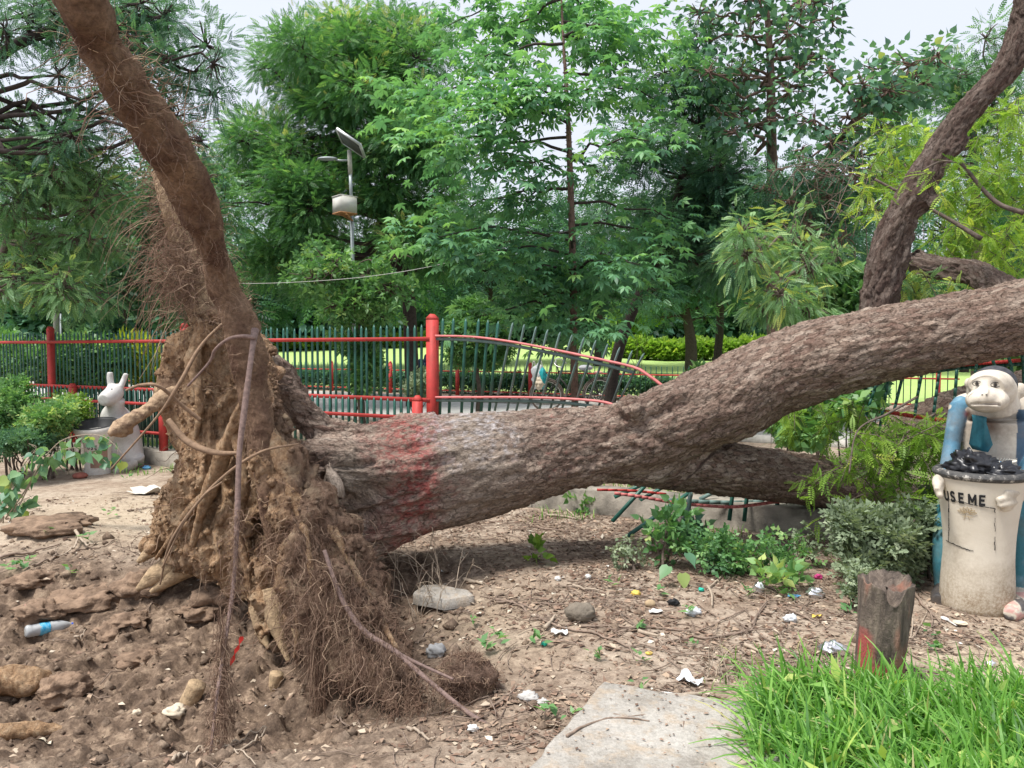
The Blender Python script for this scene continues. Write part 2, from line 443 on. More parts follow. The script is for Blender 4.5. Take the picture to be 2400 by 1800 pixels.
# root flares and knobs of the stem base
for st in ([(1010, 1050, 4.95, 95), (860, 1045, 4.75, 66), (760, 1020, 4.65, 54), (690, 940, 4.6, 50), (652, 880, 4.55, 42), (628, 830, 4.5, 26)],
           [(980, 1130, 4.9, 110), (860, 1110, 4.6, 96), (770, 1100, 4.45, 84), (710, 1100, 4.4, 70), (690, 1200, 4.15, 46)],
           [(1080, 1130, 4.95, 90), (960, 1190, 4.75, 84), (880, 1235, 4.6, 72), (835, 1285, 4.5, 56), (800, 1330, 4.4, 44)],
           [(1380, 1040, 5.2, 40), (1450, 990, 5.2, 48), (1500, 962, 5.15, 40), (1560, 935, 5.15, 40), (1630, 930, 5.2, 50)],
           [(2160, 480, 5.38, 32), (2196, 462, 5.36, 24), (2208, 450, 5.35, 14)],
           [(2200, 360, 5.36, 34), (2238, 340, 5.33, 30), (2262, 310, 5.32, 20)]):
    wtube(tw, st, 24)
for px, py, Y, r in ((1480, 955, 5.1, 36), (770, 1105, 4.2, 34), (792, 1165, 4.15, 30), (2170, 735, 5.1, 36), (1960, 800, 5.1, 50), (1180, 1030, 5.05, 60)):
    tw.ball(W(px, py, Y), r / FPX * Y, 16, 10)
V, Nn, Q, T = remesh(tw, .0115, 6)
# every vertex gets coordinates along and around its limb: bark is stretched along the grain
AX = [(S_tr, 0.0), (S_lo, 3.3), (S_up, 9.7), (S_mi, 17.1)]
best = np.full(len(V), 1e9); B = np.zeros((len(V), 3)); SL = np.zeros(len(V)); WL = np.full(len(V), -1)
for a, (S, off) in enumerate(AX):
    C = S[:, :3]; L = np.r_[0, np.cumsum(np.linalg.norm(np.diff(C, axis=0), axis=1))]
    T_ = np.gradient(C, axis=0); T_ /= np.linalg.norm(T_, axis=1)[:, None]
    if a: c0 = int(len(C) * (.22 if a == 1 else .13)); C = C[c0:]; T_ = T_[c0:]; L = L[c0:]; S = S[c0:]
    for s0 in range(0, len(V), 20000):
        sl = slice(s0, s0 + 20000)
        D = ((V[sl, None] - C[None]) ** 2).sum(2); i = D.argmin(1); d = np.sqrt(D[np.arange(len(i)), i]) - S[i, 3]
        dv = V[sl] - C[i]; al = (dv * T_[i]).sum(1)
        n1 = np.cross(T_[i], [0, 0, 1.0]); n1 /= np.linalg.norm(n1, axis=1)[:, None]; n2 = np.cross(T_[i], n1)
        cand = np.c_[L[i] + al + off, (dv * n1).sum(1), (dv * n2).sum(1)]
        m_ = d < best[sl]
        idx = np.arange(s0, s0 + len(i))[m_]
        best[idx] = d[m_]; B[idx] = cand[m_]; SL[idx] = (L[i] + al)[m_]; WL[idx] = a
# gross lumps, fluting along the grain near the base
lump = -.012 + .026 * fbm(B * np.array([1.2, 2.4, 2.4]), 3, 31) + .016 * fbm(B * np.array([2.5, 9, 9]), 3, 33)
basef = (1 - sstep(.5, 1.9, SL)) * (WL == 0)
lump = lump + basef * (.06 * (billow(B * np.array([1.0, 4.5, 4.5]), 3, 41) - .45)) - .02 * basef
lump = lump - .014 * (WL >= 2)
V = V + Nn * lump[:, None]
spx = 1200 + FPX * V[:, 0] / V[:, 1]; spy = 820 + (CAM_Z - V[:, 2]) / V[:, 1] * FPX; fr0 = (Nn[:, 1] < .2)
def groove(pts, w, depth):
    g_ = np.zeros(len(V)); P = spline(np.array([[a, b_, 0] for a, b_ in pts], float), 60)
    for a, b_, _ in P: g_ = np.maximum(g_, np.exp(-((spx - a) ** 2 + ((spy - b_) * 1.3) ** 2) / w ** 2))
    return -depth * g_ * fr0
V = V + Nn * (groove([(690, 1075), (760, 1088), (830, 1092), (880, 1080)], 11, .045) + groove([(800, 1225), (850, 1208), (900, 1188), (960, 1165)], 10, .04) + groove([(772, 1128), (786, 1142), (776, 1152)], 8, .03) - groove([(760, 1112), (800, 1118), (812, 1145)], 14, .02) + groove([(1490, 1000), (1600, 1055), (1700, 1045)], 12, .025))[:, None]
# bark plates as real relief
wp = B * np.array([8., 20., 20.]) + .7 * np.c_[fbm(B * 14, 3, 50), fbm(B * 14, 3, 51), fbm(B * 14, 3, 52)]
tq = fbm(wp, 4, 60, .6) * 7; plate = (np.floor(tq) + sstep(0, .35, tq - np.floor(tq))) / 7; plate2 = vnoise(wp * 3.1, 61)
smoothb = np.clip(basef * 1.2, 0, 1) * sstep(-.2, .3, fbm(B * 1.6, 2, 71) + .25)
rel = (.024 * plate + .0035 * np.tanh(plate2 * 3)) * (1 - .6 * smoothb)
V = V + Nn * rel[:, None]

# ---- paint bands (real paint round the stem): red then white
nz = fbm(V * 7, 4, 80); nzf = fbm(B * np.array([25, 50, 50]), 3, 81)
proj = 1200 + FPX * V[:, 0] / V[:, 1]
cx = 972 - 70 * np.abs(V[:, 2] - .62)
red = 1.15 * (1 - sstep(20, 135, np.abs(proj - cx) + 40 * nz)) * sstep(-.45, .25, nzf + .12) * (WL == 0)
wht = (1 - sstep(70, 140, np.abs(proj - (1110 - (V[:, 2] - .8) * 60)) + 60 * nz)) * sstep(-.25, .35, nzf + .05) * sstep(.62, .85, V[:, 2] + .1 * nz) * (WL == 0)
red2 = (1 - sstep(25, 70, np.abs(proj - 1290) + 80 * np.abs(nz))) * sstep(.2, .5, nzf) * .5 * (WL == 0)

m_bark, nt, b = mat("bark"); k = N(nt)
v = k.attr('bk', 'Vector')
def terr(vs, sc, steps, dist, det=5):
    q = k.mapping(v, vs); q = k.vadd(q, k.noise(q, 1.3, 4, .6, out='Color'), dist)
    t = k.math('MULTIPLY', k.noise(q, sc, det, .55), steps); f = k.math('FRACT', t); fl = k.math('FLOOR', t)
    wn_ = k.new("ShaderNodeTexWhiteNoise", noise_dimensions='4D'); k.link(fl, wn_.inputs['W'])
    q2 = k.new("ShaderNodeVectorMath", operation='FLOOR'); k.link(q, q2.inputs[0]); k.link(q2.outputs[0], wn_.inputs['Vector'])
    return t, f, fl, k.ramp(f, [(0, 0.0), (.16, 1.0)])
t1, f1, l1, e1 = terr((10, 27, 27), 1.0, 13, .9)
t2, f2, l2, e2 = terr((20, 60, 60), 1.0, 9, 1.1)
v2 = k.mapping(v, (12, 33, 33)); vv = k.vadd(v2, k.noise(v2, 1.1, 5, .65, out='Color'), 1.7)
crack = k.voro(vv, 1.0, 'DISTANCE_TO_EDGE'); cell = k.voro(vv, 1.0, 'F1', 'Color')
fine = k.noise(k.mapping(v, (60, 150, 150)), 1.0, 6, .7)
big = k.noise(k.mapping(v, (1.6, 4, 4)), 1.0, 4, .6); med = k.noise(k.mapping(v, (6, 14, 14)), 1.0, 5, .65)
sep = k.new("ShaderNodeSeparateColor"); k.link(cell, sep.inputs[0]); lv = sep.outputs[0]; lv2 = sep.outputs[1]
smb = k.attr('smoothb')
col = k.mix(k.ramp(lv, [(.1, 0.0), (.9, 1.0)]), (.215, .145, .11), (.365, .275, .215))
col = k.mix(k.ramp(med, [(.45, 0.0), (.66, .8)]), col, (.46, .375, .305))
col = k.mix(k.ramp(lv2, [(.70, 0.0), (.80, .7)]), col, (.195, .12, .093))          # plates fallen off
col = k.mix(k.ramp(big, [(.35, .6), (.6, 0.0)]), col, (.235, .165, .13))
col = k.mix(k.math('MULTIPLY', smb, .8), col, k.mix(fine, (.27, .215, .165), (.45, .385, .315)))
col = k.mix(.7, col, k.ramp(fine, [(.3, .28), (.72, .78)]), 'OVERLAY')
rdm = k.math('MULTIPLY', k.ramp(k.noise(v, 16, 7, .75), [(.36, .08), (.56, .95)]), k.ramp(k.noise(v, 3.2, 4, .6), [(.34, .25), (.56, 1.0)]))
rd = k.math('MULTIPLY', k.attr('red'), rdm)
col = k.mix(rd, col, k.mix(med, (.24, .05, .045), (.45, .13, .11)))
wt = k.math('MULTIPLY', k.attr('white'), k.ramp(k.noise(v, 14, 7, .8), [(.42, .05), (.6, .85)]))
col = k.mix(wt, col, (.60, .56, .56))
cmask = k.ramp(k.noise(v2, 1.4, 3, .5), [(.42, 0.0), (.62, 1.0)])
ck = k.math('MAXIMUM', k.ramp(crack, [(0.0, 0.0), (.06, 1.0)]), cmask)
ed = k.math('MULTIPLY', k.math('MULTIPLY', k.ramp(e1, [(0, .25), (.8, 1.0)]), k.ramp(e2, [(0, .55), (.8, 1.0)])), ck)
edc = k.mix(k.math('MULTIPLY', smb, .85), ed, 1.0)
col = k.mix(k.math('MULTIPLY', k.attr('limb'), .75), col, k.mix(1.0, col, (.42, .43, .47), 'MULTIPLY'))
col = k.mix(edc, k.mix(.22, (.055, .036, .028), col), col)
k.link(col, b.inputs['Base Color']); b.inputs['Roughness'].default_value = .9; b.inputs['Specular IOR Level'].default_value = .18
st1 = k.math('MULTIPLY', k.math('ADD', l1, e1), .16); st2 = k.math('MULTIPLY', k.math('ADD', l2, e2), .09)
ht = k.math('ADD', k.math('MULTIPLY', ck, .35), k.math('ADD', k.math('MULTIPLY', lv, .22), k.math('ADD', k.math('ADD', st1, st2), k.math('MULTIPLY', fine, .3))))
k.bump(ht, 1.0, .026, b)

LOC = W(900, 1300, 4.8); LOC[2] = 0
fallen = thing("fallen_tree", LOC, "huge uprooted tree lying across the picture, root plate torn up, red paint on its trunk", "tree")
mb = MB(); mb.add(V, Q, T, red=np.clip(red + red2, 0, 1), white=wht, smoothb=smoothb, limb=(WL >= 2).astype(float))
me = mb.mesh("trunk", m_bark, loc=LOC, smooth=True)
at = me.attributes.new('bk', 'FLOAT_VECTOR', 'POINT'); at.data.foreach_set("vector", B.astype(np.float32).ravel())
tr = obj("trunk", me, fallen)

# ---------------------------------------------------------------- root plate: clods of soil packed round the torn roots
rp = MB()
RB = [  # tapered masses (px,py,Y,r)
    [(505, 730, 4.75, 50), (500, 800, 4.75, 72), (480, 880, 4.8, 82), (505, 970, 4.75, 95), (530, 1080, 4.7, 105), (520, 1180, 4.7, 120), (500, 1270, 4.7, 95), (480, 1330, 4.7, 60)],
    [(585, 775, 4.42, 26), (612, 850, 4.35, 40), (636, 940, 4.28, 58), (655, 1050, 4.18, 76), (690, 1160, 4.05, 84), (725, 1270, 3.95, 94), (755, 1370, 3.85, 96), (785, 1450, 3.75, 92), (830, 1530, 3.6, 70), (875, 1590, 3.42, 40)],
    [(760, 1270, 4.1, 86), (800, 1340, 4.0, 84), (855, 1420, 3.8, 76), (905, 1500, 3.6, 60), (945, 1575, 3.38, 38), (985, 1650, 3.14, 12)],
    [(430, 1180, 4.9, 66), (405, 1250, 4.9, 52), (378, 1300, 4.9, 34)],
    [(470, 1130, 4.85, 70), (450, 1240, 4.85, 75), (430, 1310, 4.85, 42)],
    [(540, 1250, 4.6, 85), (590, 1330, 4.5, 62), (620, 1420, 4.35, 42), (640, 1500, 4.2, 24)],
    [(640, 1290, 4.3, 75), (660, 1390, 4.15, 60), (690, 1480, 4.0, 42), (720, 1540, 3.9, 30)],
    [(440, 805, 4.8, 30), (425, 825, 4.8, 18)],
    [(560, 900, 4.7, 50), (590, 1000, 4.7, 50), (600, 1120, 4.7, 55), (590, 1230, 4.7, 60)],
    [(500, 900, 4.75, 60), (430, 905, 4.8, 34), (385, 915, 4.85, 24)],
    [(690, 1210, 3.95, 55), (745, 1220, 3.95, 45), (780, 1260, 3.95, 42)],
    [(860, 1560, 3.42, 42), (890, 1615, 3.27, 34), (935, 1665, 3.1, 16)],
]
RS = np.vstack([wtube(rp, st, 18) for st in RB])
r2 = np.random.default_rng(11)
for st in RB[:7]:
    P = np.array(st, float)
    for _ in range(16):
        a = r2.uniform(0, len(P) - 1.001); i = int(a); s = P[i] + (P[i + 1] - P[i]) * (a - i)
        rr = s[3] * r2.uniform(.25, .5); an = r2.uniform(0, 6.28); q = s[3] * r2.uniform(.6, .95)
        rp.ball(W(s[0] + q * math.cos(an), s[1] + q * math.sin(an), s[2] - r2.uniform(0, .25)), rr / FPX * s[2] * np.array([1, 1, r2.uniform(.7, 1.3)]), 12, 8)
Vr, Nr, Qr, Tr_ = remesh(rp, .0115, 3)
big_ = billow(Vr * 3.1, 4, 90, .55); vert = fbm(Vr * np.array([9, 9, 2.2]), 3, 91)
hole = sstep(.08, .40, -fbm(Vr * np.array([4.2, 4.2, 2.4]) + 5, 3, 95))
ridge = np.abs(vnoise(Vr * np.array([7, 7, 1.3]) + .6 * fbm(Vr * 3, 2, 98)[:, None], 97))
disp = .07 * big_ + .04 * vert + .07 * (ridge - .3) + .020 * fbm(Vr * np.array([13, 13, 6]), 4, 92, .6) + .004 * billow(Vr * 40, 3, 93) - .17 * hole - .045
rl = np.concatenate([RS[((Vr[q:q + 15000, None] - RS[None, :, :3]) ** 2).sum(2).argmin(1), 3] for q in range(0, len(Vr), 15000)])   # local thickness
disp = np.clip(disp, -.6 * rl, .9 * rl)
Vr = Vr + Nr * disp[:, None]
m_soilr, nt, b = mat("root_soil"); k = N(nt); v = k.coord()
n1 = k.noise(v, 3.2, 5, .6); n2 = k.noise(v, 26, 8, .72); n3 = k.noise(v, 130, 5, .75); n4 = k.noise(k.mapping(v, (1, 1, .3)), 40, 5, .7)
ca = k.ramp(n2, [(.3, (.19, .105, .06)), (.48, (.47, .30, .175)), (.70, (.66, .48, .32))])
cb = k.ramp(n2, [(.3, (.12, .075, .052)), (.52, (.27, .18, .125)), (.7, (.42, .30, .21))])
c1 = k.mix(k.ramp(n1, [(.50, 0.0), (.66, .9)]), ca, cb)
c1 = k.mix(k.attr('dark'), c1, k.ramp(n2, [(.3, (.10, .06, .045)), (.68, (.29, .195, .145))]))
c1 = k.mix(.7, c1, k.ramp(n4, [(.3, .2), (.7, .84)]), 'OVERLAY')
c1 = k.mix(k.ramp(k.noise(v, 9, 4, .6), [(.52, 0.0), (.66, .55)]), c1, (.52, .40, .27))
k.link(c1, b.inputs['Base Color']); b.inputs['Roughness'].default_value = .96; b.inputs['Specular IOR Level'].default_value = .08
k.bump(k.math('ADD', n2, k.math('ADD', k.math('MULTIPLY', n3, .45), k.math('MULTIPLY', n4, .8))), 1.0, .038, b)
prx = 1200 + FPX * Vr[:, 0] / Vr[:, 1]
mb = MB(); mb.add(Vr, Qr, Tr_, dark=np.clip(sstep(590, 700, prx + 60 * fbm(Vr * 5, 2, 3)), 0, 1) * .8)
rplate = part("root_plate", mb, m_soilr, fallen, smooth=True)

# ---------------------------------------------------------------- big roots
def root_mesh(st, voxel_n=26, seg=None, amp=.006, seed=0, squash=None):
    mb = MB(); P = np.array([list(W(a, b_, c)) + [r / FPX * c * (.9 if seed == 200 else 1)] for a, b_, c, r in st]); seg = seg or 24 * (len(st) - 1)
    S = spline(P, seg); mb.tube(S[:, :3], np.maximum(S[:, 3], .002), voxel_n)
    v_ = mb.v[0]; c_ = np.repeat(S[:, :3], voxel_n, 0); c_ = np.vstack([c_, S[0, :3], S[-1, :3]]); d = v_ - c_; nn = np.linalg.norm(d, axis=1)[:, None] + 1e-9
    ax = S[-1, :3] - S[0, :3]; ax /= np.linalg.norm(ax); al = (v_ @ ax)[:, None] * ax
    vq = al * 2.5 + (v_ - al) * 14
    disp = amp * (fbm(vq, 3, seed) * 2 + .6 * fbm(v_ * 60, 2, seed + 1)) + amp * 2.2 * fbm(v_ * 5, 2, seed + 4)
    sc = np.repeat(S[:, 3], voxel_n); sc = np.r_[sc, .001, .001]
    mb.v[0] = v_ + d / nn * (disp * np.clip(sc / .06, .1, 1.4))[:, None]
    return mb, S
m_root, nt, b = mat("root_wood"); k = N(nt); v = k.coord()
n1 = k.noise(v, 5, 5, .6); n2 = k.noise(v, 55, 7, .7); n3 = k.noise(v, 210, 4, .7)
c1 = k.mix(k.ramp(n1, [(.38, 0.0), (.62, 1.0)]), (.145, .085, .060), (.31, .205, .135))
c1 = k.mix(.75, c1, k.ramp(n2, [(.3, .2), (.72, .82)]), 'OVERLAY')
k.link(c1, b.inputs['Base Color']); b.inputs['Roughness'].default_value = .92; b.inputs['Specular IOR Level'].default_value = .1
k.bump(k.math('ADD', n2, k.math('MULTIPLY', n3, .4)), 1.0, .022, b)
m_pale = simple("torn_root_wood", (.50, .36, .22), .9, noise=.55, nscale=30, bump=.9, bscale=80)
m_side = simple("side_root_wood", (.46, .33, .21), .9, noise=.6, nscale=22, bump=1.0, bscale=70, c2=(.17, .105, .07))
m_hang = simple("hanging_root_bark", (.26, .18, .155), .85, noise=.45, nscale=60, bump=.5, bscale=120)

MAIN = [(150, -110, 2.45, 58), (192, 0, 2.6, 57), (245, 110, 2.8, 52), (312, 220, 3.0, 56), (376, 322, 3.2, 60), (428, 405, 3.4, 53), (470, 500, 3.6, 46), (503, 595, 3.8, 37),
        (530, 680, 3.95, 38), (560, 760, 3.98, 42), (583, 850, 4.0, 43), (600, 950, 4.0, 38), (616, 1080, 3.97, 33), (640, 1230, 3.95, 25), (655, 1360, 3.95, 15)]
mb, S_main = root_mesh(MAIN, 40, 340, .008, 200); mb.ball(W(590, 768, 3.98), 22 / FPX * 3.98, 14, 9)
part("main_root", mb, m_root, fallen, smooth=True)
mb, S_b = root_mesh([(372, 404, 4.6, 17), (392, 470, 4.6, 25), (415, 550, 4.65, 27), (440, 620, 4.7, 30), (470, 690, 4.75, 36), (500, 760, 4.75, 42)], 24, 120, .008, 210)
part("broken_root", mb, m_pale, fallen, smooth=True, label="pale snapped root standing behind the thick one")
mb, S_c = root_mesh([(256, 1020, 4.35, 5), (268, 1010, 4.36, 13), (285, 1003, 4.4, 19), (305, 985, 4.42, 15), (335, 968, 4.5, 17), (370, 945, 4.6, 20), (420, 930, 4.7, 27), (500, 970, 4.8, 46)], 24, 160, .016, 220)
part("side_root", mb, m_side, fallen, smooth=True, label="broken root sticking out to the left")
mb, _ = root_mesh([(372, 912, 4.8, 22), (395, 918, 4.8, 26), (440, 925, 4.8, 30)], 20, 40, .01, 230); part("root_stub", mb, m_pale, fallen, smooth=True)
for q, st in enumerate(([(322, 1382, 4.7, 6), (360, 1352, 4.72, 20), (410, 1320, 4.75, 28), (460, 1270, 4.8, 40)], [(352, 1388, 4.68, 4), (385, 1365, 4.72, 14), (440, 1325, 4.75, 26)],
                        [(322, 1318, 4.8, 4), (350, 1295, 4.85, 14), (390, 1265, 4.9, 24)], [(630, 1520, 4.1, 4), (612, 1480, 4.15, 12), (606, 1420, 4.2, 20)],
                        [(676, 1550, 3.95, 5), (660, 1500, 4.0, 14), (645, 1440, 4.05, 22), (640, 1380, 4.1, 26)], [(700, 1515, 3.9, 4), (696, 1470, 3.95, 12), (690, 1400, 4.0, 20)])):
    mb, _ = root_mesh(st, 16, 50, .006, 240 + q); part("splintered_root", mb, m_pale, fallen, smooth=True)
mb, S_h = root_mesh([(598, 775, 3.78, 10), (594, 800, 3.72, 7.5), (586, 860, 3.62, 6.5), (573, 960, 3.55, 7.5), (561, 1060, 3.5, 6.5), (557, 1180, 3.45, 6.5), (552, 1300, 3.4, 5.5), (545, 1390, 3.35, 5), (528, 1500, 3.25, 5), (510, 1620, 3.1, 4), (494, 1760, 2.95, 3), (488, 1830, 2.9, 3)], 12, 200, .002, 250)
part("hanging_root", mb, m_hang, fallen, smooth=True, label="long thin bare root hanging in front of the plate")
mb, _ = root_mesh([(598, 792, 3.7, 5), (570, 788, 3.72, 4.5), (535, 795, 3.75, 4), (505, 820, 3.8, 4), (490, 850, 3.85, 3), (440, 905, 3.9, 2.5)], 8, 90, .001, 255); part("looped_root", mb, m_hang, fallen, smooth=True)
mb, S_t = root_mesh([(760, 1290, 3.6, 5), (800, 1400, 3.5, 6), (850, 1475, 3.4, 6.5), (930, 1530, 3.25, 6.5), (1010, 1600, 3.1, 6), (1100, 1672, 2.98, 5.5), (1215, 1742, 2.85, 4)], 8, 120, .0015, 260); part("trailing_root", mb, m_hang, fallen, smooth=True)
mb, _ = root_mesh([(860, 1490, 3.38, 5), (960, 1545, 3.2, 4), (1062, 1592, 3.08, 3)], 8, 60, .001, 262); part("trailing_root", mb, m_hang, fallen, smooth=True)
m_thin = simple("thin_root", (.30, .20, .13), .9, noise=.4, nscale=50)
for q, st in enumerate(([(295, 915, 4.0, 2.5), (330, 903, 4.1, 4), (372, 905, 4.1, 4), (420, 945, 4.2, 4.5), (470, 985, 4.25, 5)],
                        [(395, 985, 4.2, 7), (440, 1035, 4.15, 8), (500, 1060, 4.1, 7), (560, 1062, 4.05, 4)],
                        [(590, 700, 4.2, 3), (480, 800, 4.1, 4), (420, 900, 4.0, 5), (370, 975, 4.0, 3), (260, 1100, 4.0, 2)],
                        [(700, 1040, 3.9, 2), (610, 1060, 3.8, 3.5), (520, 1120, 3.8, 3.5), (440, 1210, 3.8, 3), (380, 1330, 3.8, 2)],
                        [(520, 1130, 3.75, 2.5), (470, 1170, 3.8, 3), (400, 1270, 3.8, 3), (375, 1370, 3.85, 2)])):
    mb, _ = root_mesh(st, 7, 80, .001, 270 + q); part("thin_root", mb, m_thin, fallen, smooth=True)

for q, st in enumerate(([(600, 900, 4.05, 20), (560, 980, 4.2, 22), (520, 1080, 4.3, 20), (480, 1180, 4.4, 15), (450, 1280, 4.45, 9)], [(620, 1000, 4.0, 22), (665, 1080, 3.95, 24), (700, 1180, 3.9, 20), (720, 1290, 3.75, 14), (735, 1400, 3.65, 8)],
                        [(480, 760, 4.6, 22), (455, 850, 4.55, 22), (470, 950, 4.5, 16), (455, 1050, 4.55, 10)], [(560, 1010, 4.25, 16), (575, 1120, 4.2, 18), (560, 1230, 4.25, 14), (580, 1340, 4.25, 9), (590, 1400, 4.25, 4)],
                        [(700, 1150, 3.95, 14), (770, 1230, 3.85, 17), (830, 1330, 3.75, 14), (880, 1430, 3.6, 10), (930, 1520, 3.4, 6)], [(500, 1150, 4.35, 12), (440, 1200, 4.5, 16), (395, 1270, 4.6, 10), (365, 1310, 4.7, 4)],
                        [(720, 1290, 3.78, 11), (690, 1370, 3.72, 12), (700, 1460, 3.68, 8), (690, 1540, 3.68, 3)])):
    mb, _ = root_mesh([(a, b_, c, d * .85) for a, b_, c, d in st], 18, 110, .015, 300 + q); part("buttress_root", mb, m_soilr, fallen, smooth=True)
# ---------------------------------------------------------------- root hair: nobody could count it
def strands(mb, starts, dirs, length, rad, n=7, curl=.5, droop=.4, seed=0):
    r = np.random.default_rng(seed); m = len(starts)
    L = length * r.uniform(.45, 1.25, m); P = np.zeros((m, n, 3)); P[:, 0] = starts; D = dirs / (np.linalg.norm(dirs, axis=1)[:, None] + 1e-9)
    for i in range(1, n):
        D = D + curl * r.normal(size=(m, 3)) * .5 + np.array([0, 0, -droop * .35]); D /= np.linalg.norm(D, axis=1)[:, None]
        P[:, i] = P[:, i - 1] + D * (L / (n - 1))[:, None]
    T_ = np.gradient(P, axis=1); u = np.cross(T_, r.normal(size=(m, 1, 3))); u /= np.linalg.norm(u, axis=2)[..., None] + 1e-9; w = np.cross(T_, u); w /= np.linalg.norm(w, axis=2)[..., None] + 1e-9
    rr = (rad * r.uniform(.5, 1.5, m))[:, None] * np.linspace(1, .35, n)[None]
    a = np.arange(3) * 2 * math.pi / 3
    ring = P[:, :, None] + rr[..., None, None] * (np.cos(a)[None, None, :, None] * u[:, :, None] + np.sin(a)[None, None, :, None] * w[:, :, None])
    v_ = ring.reshape(-1, 3)
    base_ = (np.arange(m) * n * 3)[:, None, None]; i = (np.arange(n - 1) * 3)[None, :, None]; j = np.arange(3)[None, None]; j2 = (j + 1) % 3
    q = np.stack([base_ + i + j, base_ + i + j2, base_ + i + 3 + j2, base_ + i + 3 + j], -1).reshape(-1, 4)
    mb.add(v_, q, tint=np.repeat(r.uniform(0, 1, m), n * 3))
m_hair, nt, b = mat("root_fibre"); k = N(nt)
c1 = k.ramp(k.attr('tint'), [(0, (.11, .065, .047)), (.5, (.22, .14, .10)), (.85, (.34, .235, .17)), (1, (.52, .38, .26))])
k.link(c1, b.inputs['Base Color']); b.inputs['Roughness'].default_value = .85; b.inputs['Specular IOR Level'].default_value = .1
hb = MB(); r3 = np.random.default_rng(5)
def sample_mesh(Vv, Nv, mask, n):
    p = mask / mask.sum(); i = r3.choice(len(Vv), n, p=p); return Vv[i], Nv[i]
prz = 900 - 0; prY = Vr[:, 1]
py_ = 820 + (CAM_Z - Vr[:, 2]) / Vr[:, 1] * FPX
front = (Nr[:, 1] < .25).astype(float) + .02
dens = (.25 + 1.6 * sstep(600, 700, prx) * sstep(1080, 1250, py_) + .7 * sstep(1350, 1500, py_) + .8 * sstep(860, 740, py_) * sstep(620, 560, prx)) * front
dens = dens * (.35 + sstep(-.1, .35, fbm(Vr * 3.5, 2, 99)))
s_, n_ = sample_mesh(Vr, Nr, dens, 5200); strands(hb, s_[:4600], (n_ + r3.normal(size=s_.shape) * .9)[:4600], .085, .0009, 7, .95, .4, 1)
s_, n_ = sample_mesh(Vr, Nr, dens, 700); strands(hb, s_, n_ + r3.normal(size=s_.shape) * .9 + [0, 0, -.2], .22, .0022, 9, .8, .5, 2)
# bushes of fibre on the thick root
def along(S, lo, hi, n, seed, ln=.16, rad=.0014, spread=1.0, curl=.7, droop=.2, push=(0, 0, 0)):
    r = np.random.default_rng(seed); i = r.integers(int(lo * len(S)), int(hi * len(S)), n); d = r.normal(size=(n, 3)); d[:, 1] -= .35
    d /= np.linalg.norm(d, axis=1)[:, None]; st = S[i, :3] + d * S[i, 3][:, None] * .95
    strands(hb, st, d * spread + np.array(push), ln, rad, 8, curl, droop, seed + 1)
along(S_main, .08, .30, 420, 20, .15, .0015, .8, .8, .1); along(S_main, .1, .2, 16, 21, .42, .0026, 1.0, .7, .2, (-.7, 0, -.4)); along(S_main, .28, .60, 700, 22, .12, .0011, .5, .9, .5)
along(S_main, .13, .25, 60, 26, .26, .002, 1, .8, .2, (.3, 0, -.1))
along(S_main, .55, .8, 420, 23, .10, .0011, .4, .9, .4); along(S_b, .05, .9, 900, 24, .17, .0014, .9, .9, .3); along(S_b, .2, .95, 160, 25, .55, .0022, 1, .35, .8, (-1.0, 0, .1))
along(S_h, .45, 1.0, 900, 27, .09, .0010, .5, .8, .8); along(S_t, .1, .8, 500, 28, .07, .001, .5, .8, .6)
def bunch(px, py, Y, sx, sz, n, ln, seed, rad=.0013, droop=1.2, curl=.4, d0=(0, 0, -1)):
    r = np.random.default_rng(seed); c = W(px, py, Y); st = c + r.normal(size=(n, 3)) * np.array([sx, sx, sz]); strands(hb, st, np.array(d0) + r.normal(size=(n, 3)) * .35, ln, rad, 9, curl, droop, seed + 1)
bunch(748, 1480, 3.55, .02, .06, 170, .40, 40); bunch(750, 1600, 3.5, .02, .06, 160, .2, 41); bunch(760, 1350, 3.6, .09, .08, 260, .2, 42, .0013, .6, .8); bunch(520, 1580, 3.2, .012, .14, 260, .22, 43)
bunch(870, 1550, 3.25, .07, .08, 260, .15, 44, .0013, .6, .8); bunch(960, 1640, 3.1, .06, .03, 220, .13, 45, .0013, .5, .9); bunch(700, 1250, 3.8, .09, .07, 300, .2, 46, .0013, .6, .9); bunch(440, 640, 4.55, .07, .14, 500, .3, 47, .0015, .3, .8, (-.6, 0, .2))
bunch(830, 1440, 3.5, .09, .08, 260, .18, 48, .0013, .6, .9)
hr = part("root_hair", hb, m_hair, fallen); tag(hr, kind='stuff')
cr_ = MB(); s_, n_ = sample_mesh(Vr, Nr, (Nr[:, 1] < .4).astype(float) + .01, 5200); m_ = len(s_)
oct_ = np.array([[1, 0, 0], [0, 1, 0], [-1, 0, 0], [0, -1, 0], [0, 0, .9], [0, 0, -.9]], float); sc_ = np.minimum(.032, r3.gamma(1.3, .0042, m_) + .002)
V8 = (oct_[None] * (1 + r3.uniform(-.4, .4, (m_, 6, 3)))) * sc_[:, None, None] + (s_ + n_ * sc_[:, None] * .3)[:, None]
T8 = np.array([[0, 1, 4], [1, 2, 4], [2, 3, 4], [3, 0, 4], [1, 0, 5], [2, 1, 5], [3, 2, 5], [0, 3, 5]])[None] + (np.arange(m_) * 6)[:, None, None]
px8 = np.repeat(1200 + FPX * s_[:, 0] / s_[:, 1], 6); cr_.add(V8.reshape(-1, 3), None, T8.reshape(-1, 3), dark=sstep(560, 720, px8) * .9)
tag(part("soil_crumbs", cr_, m_soilr, fallen), kind='stuff')
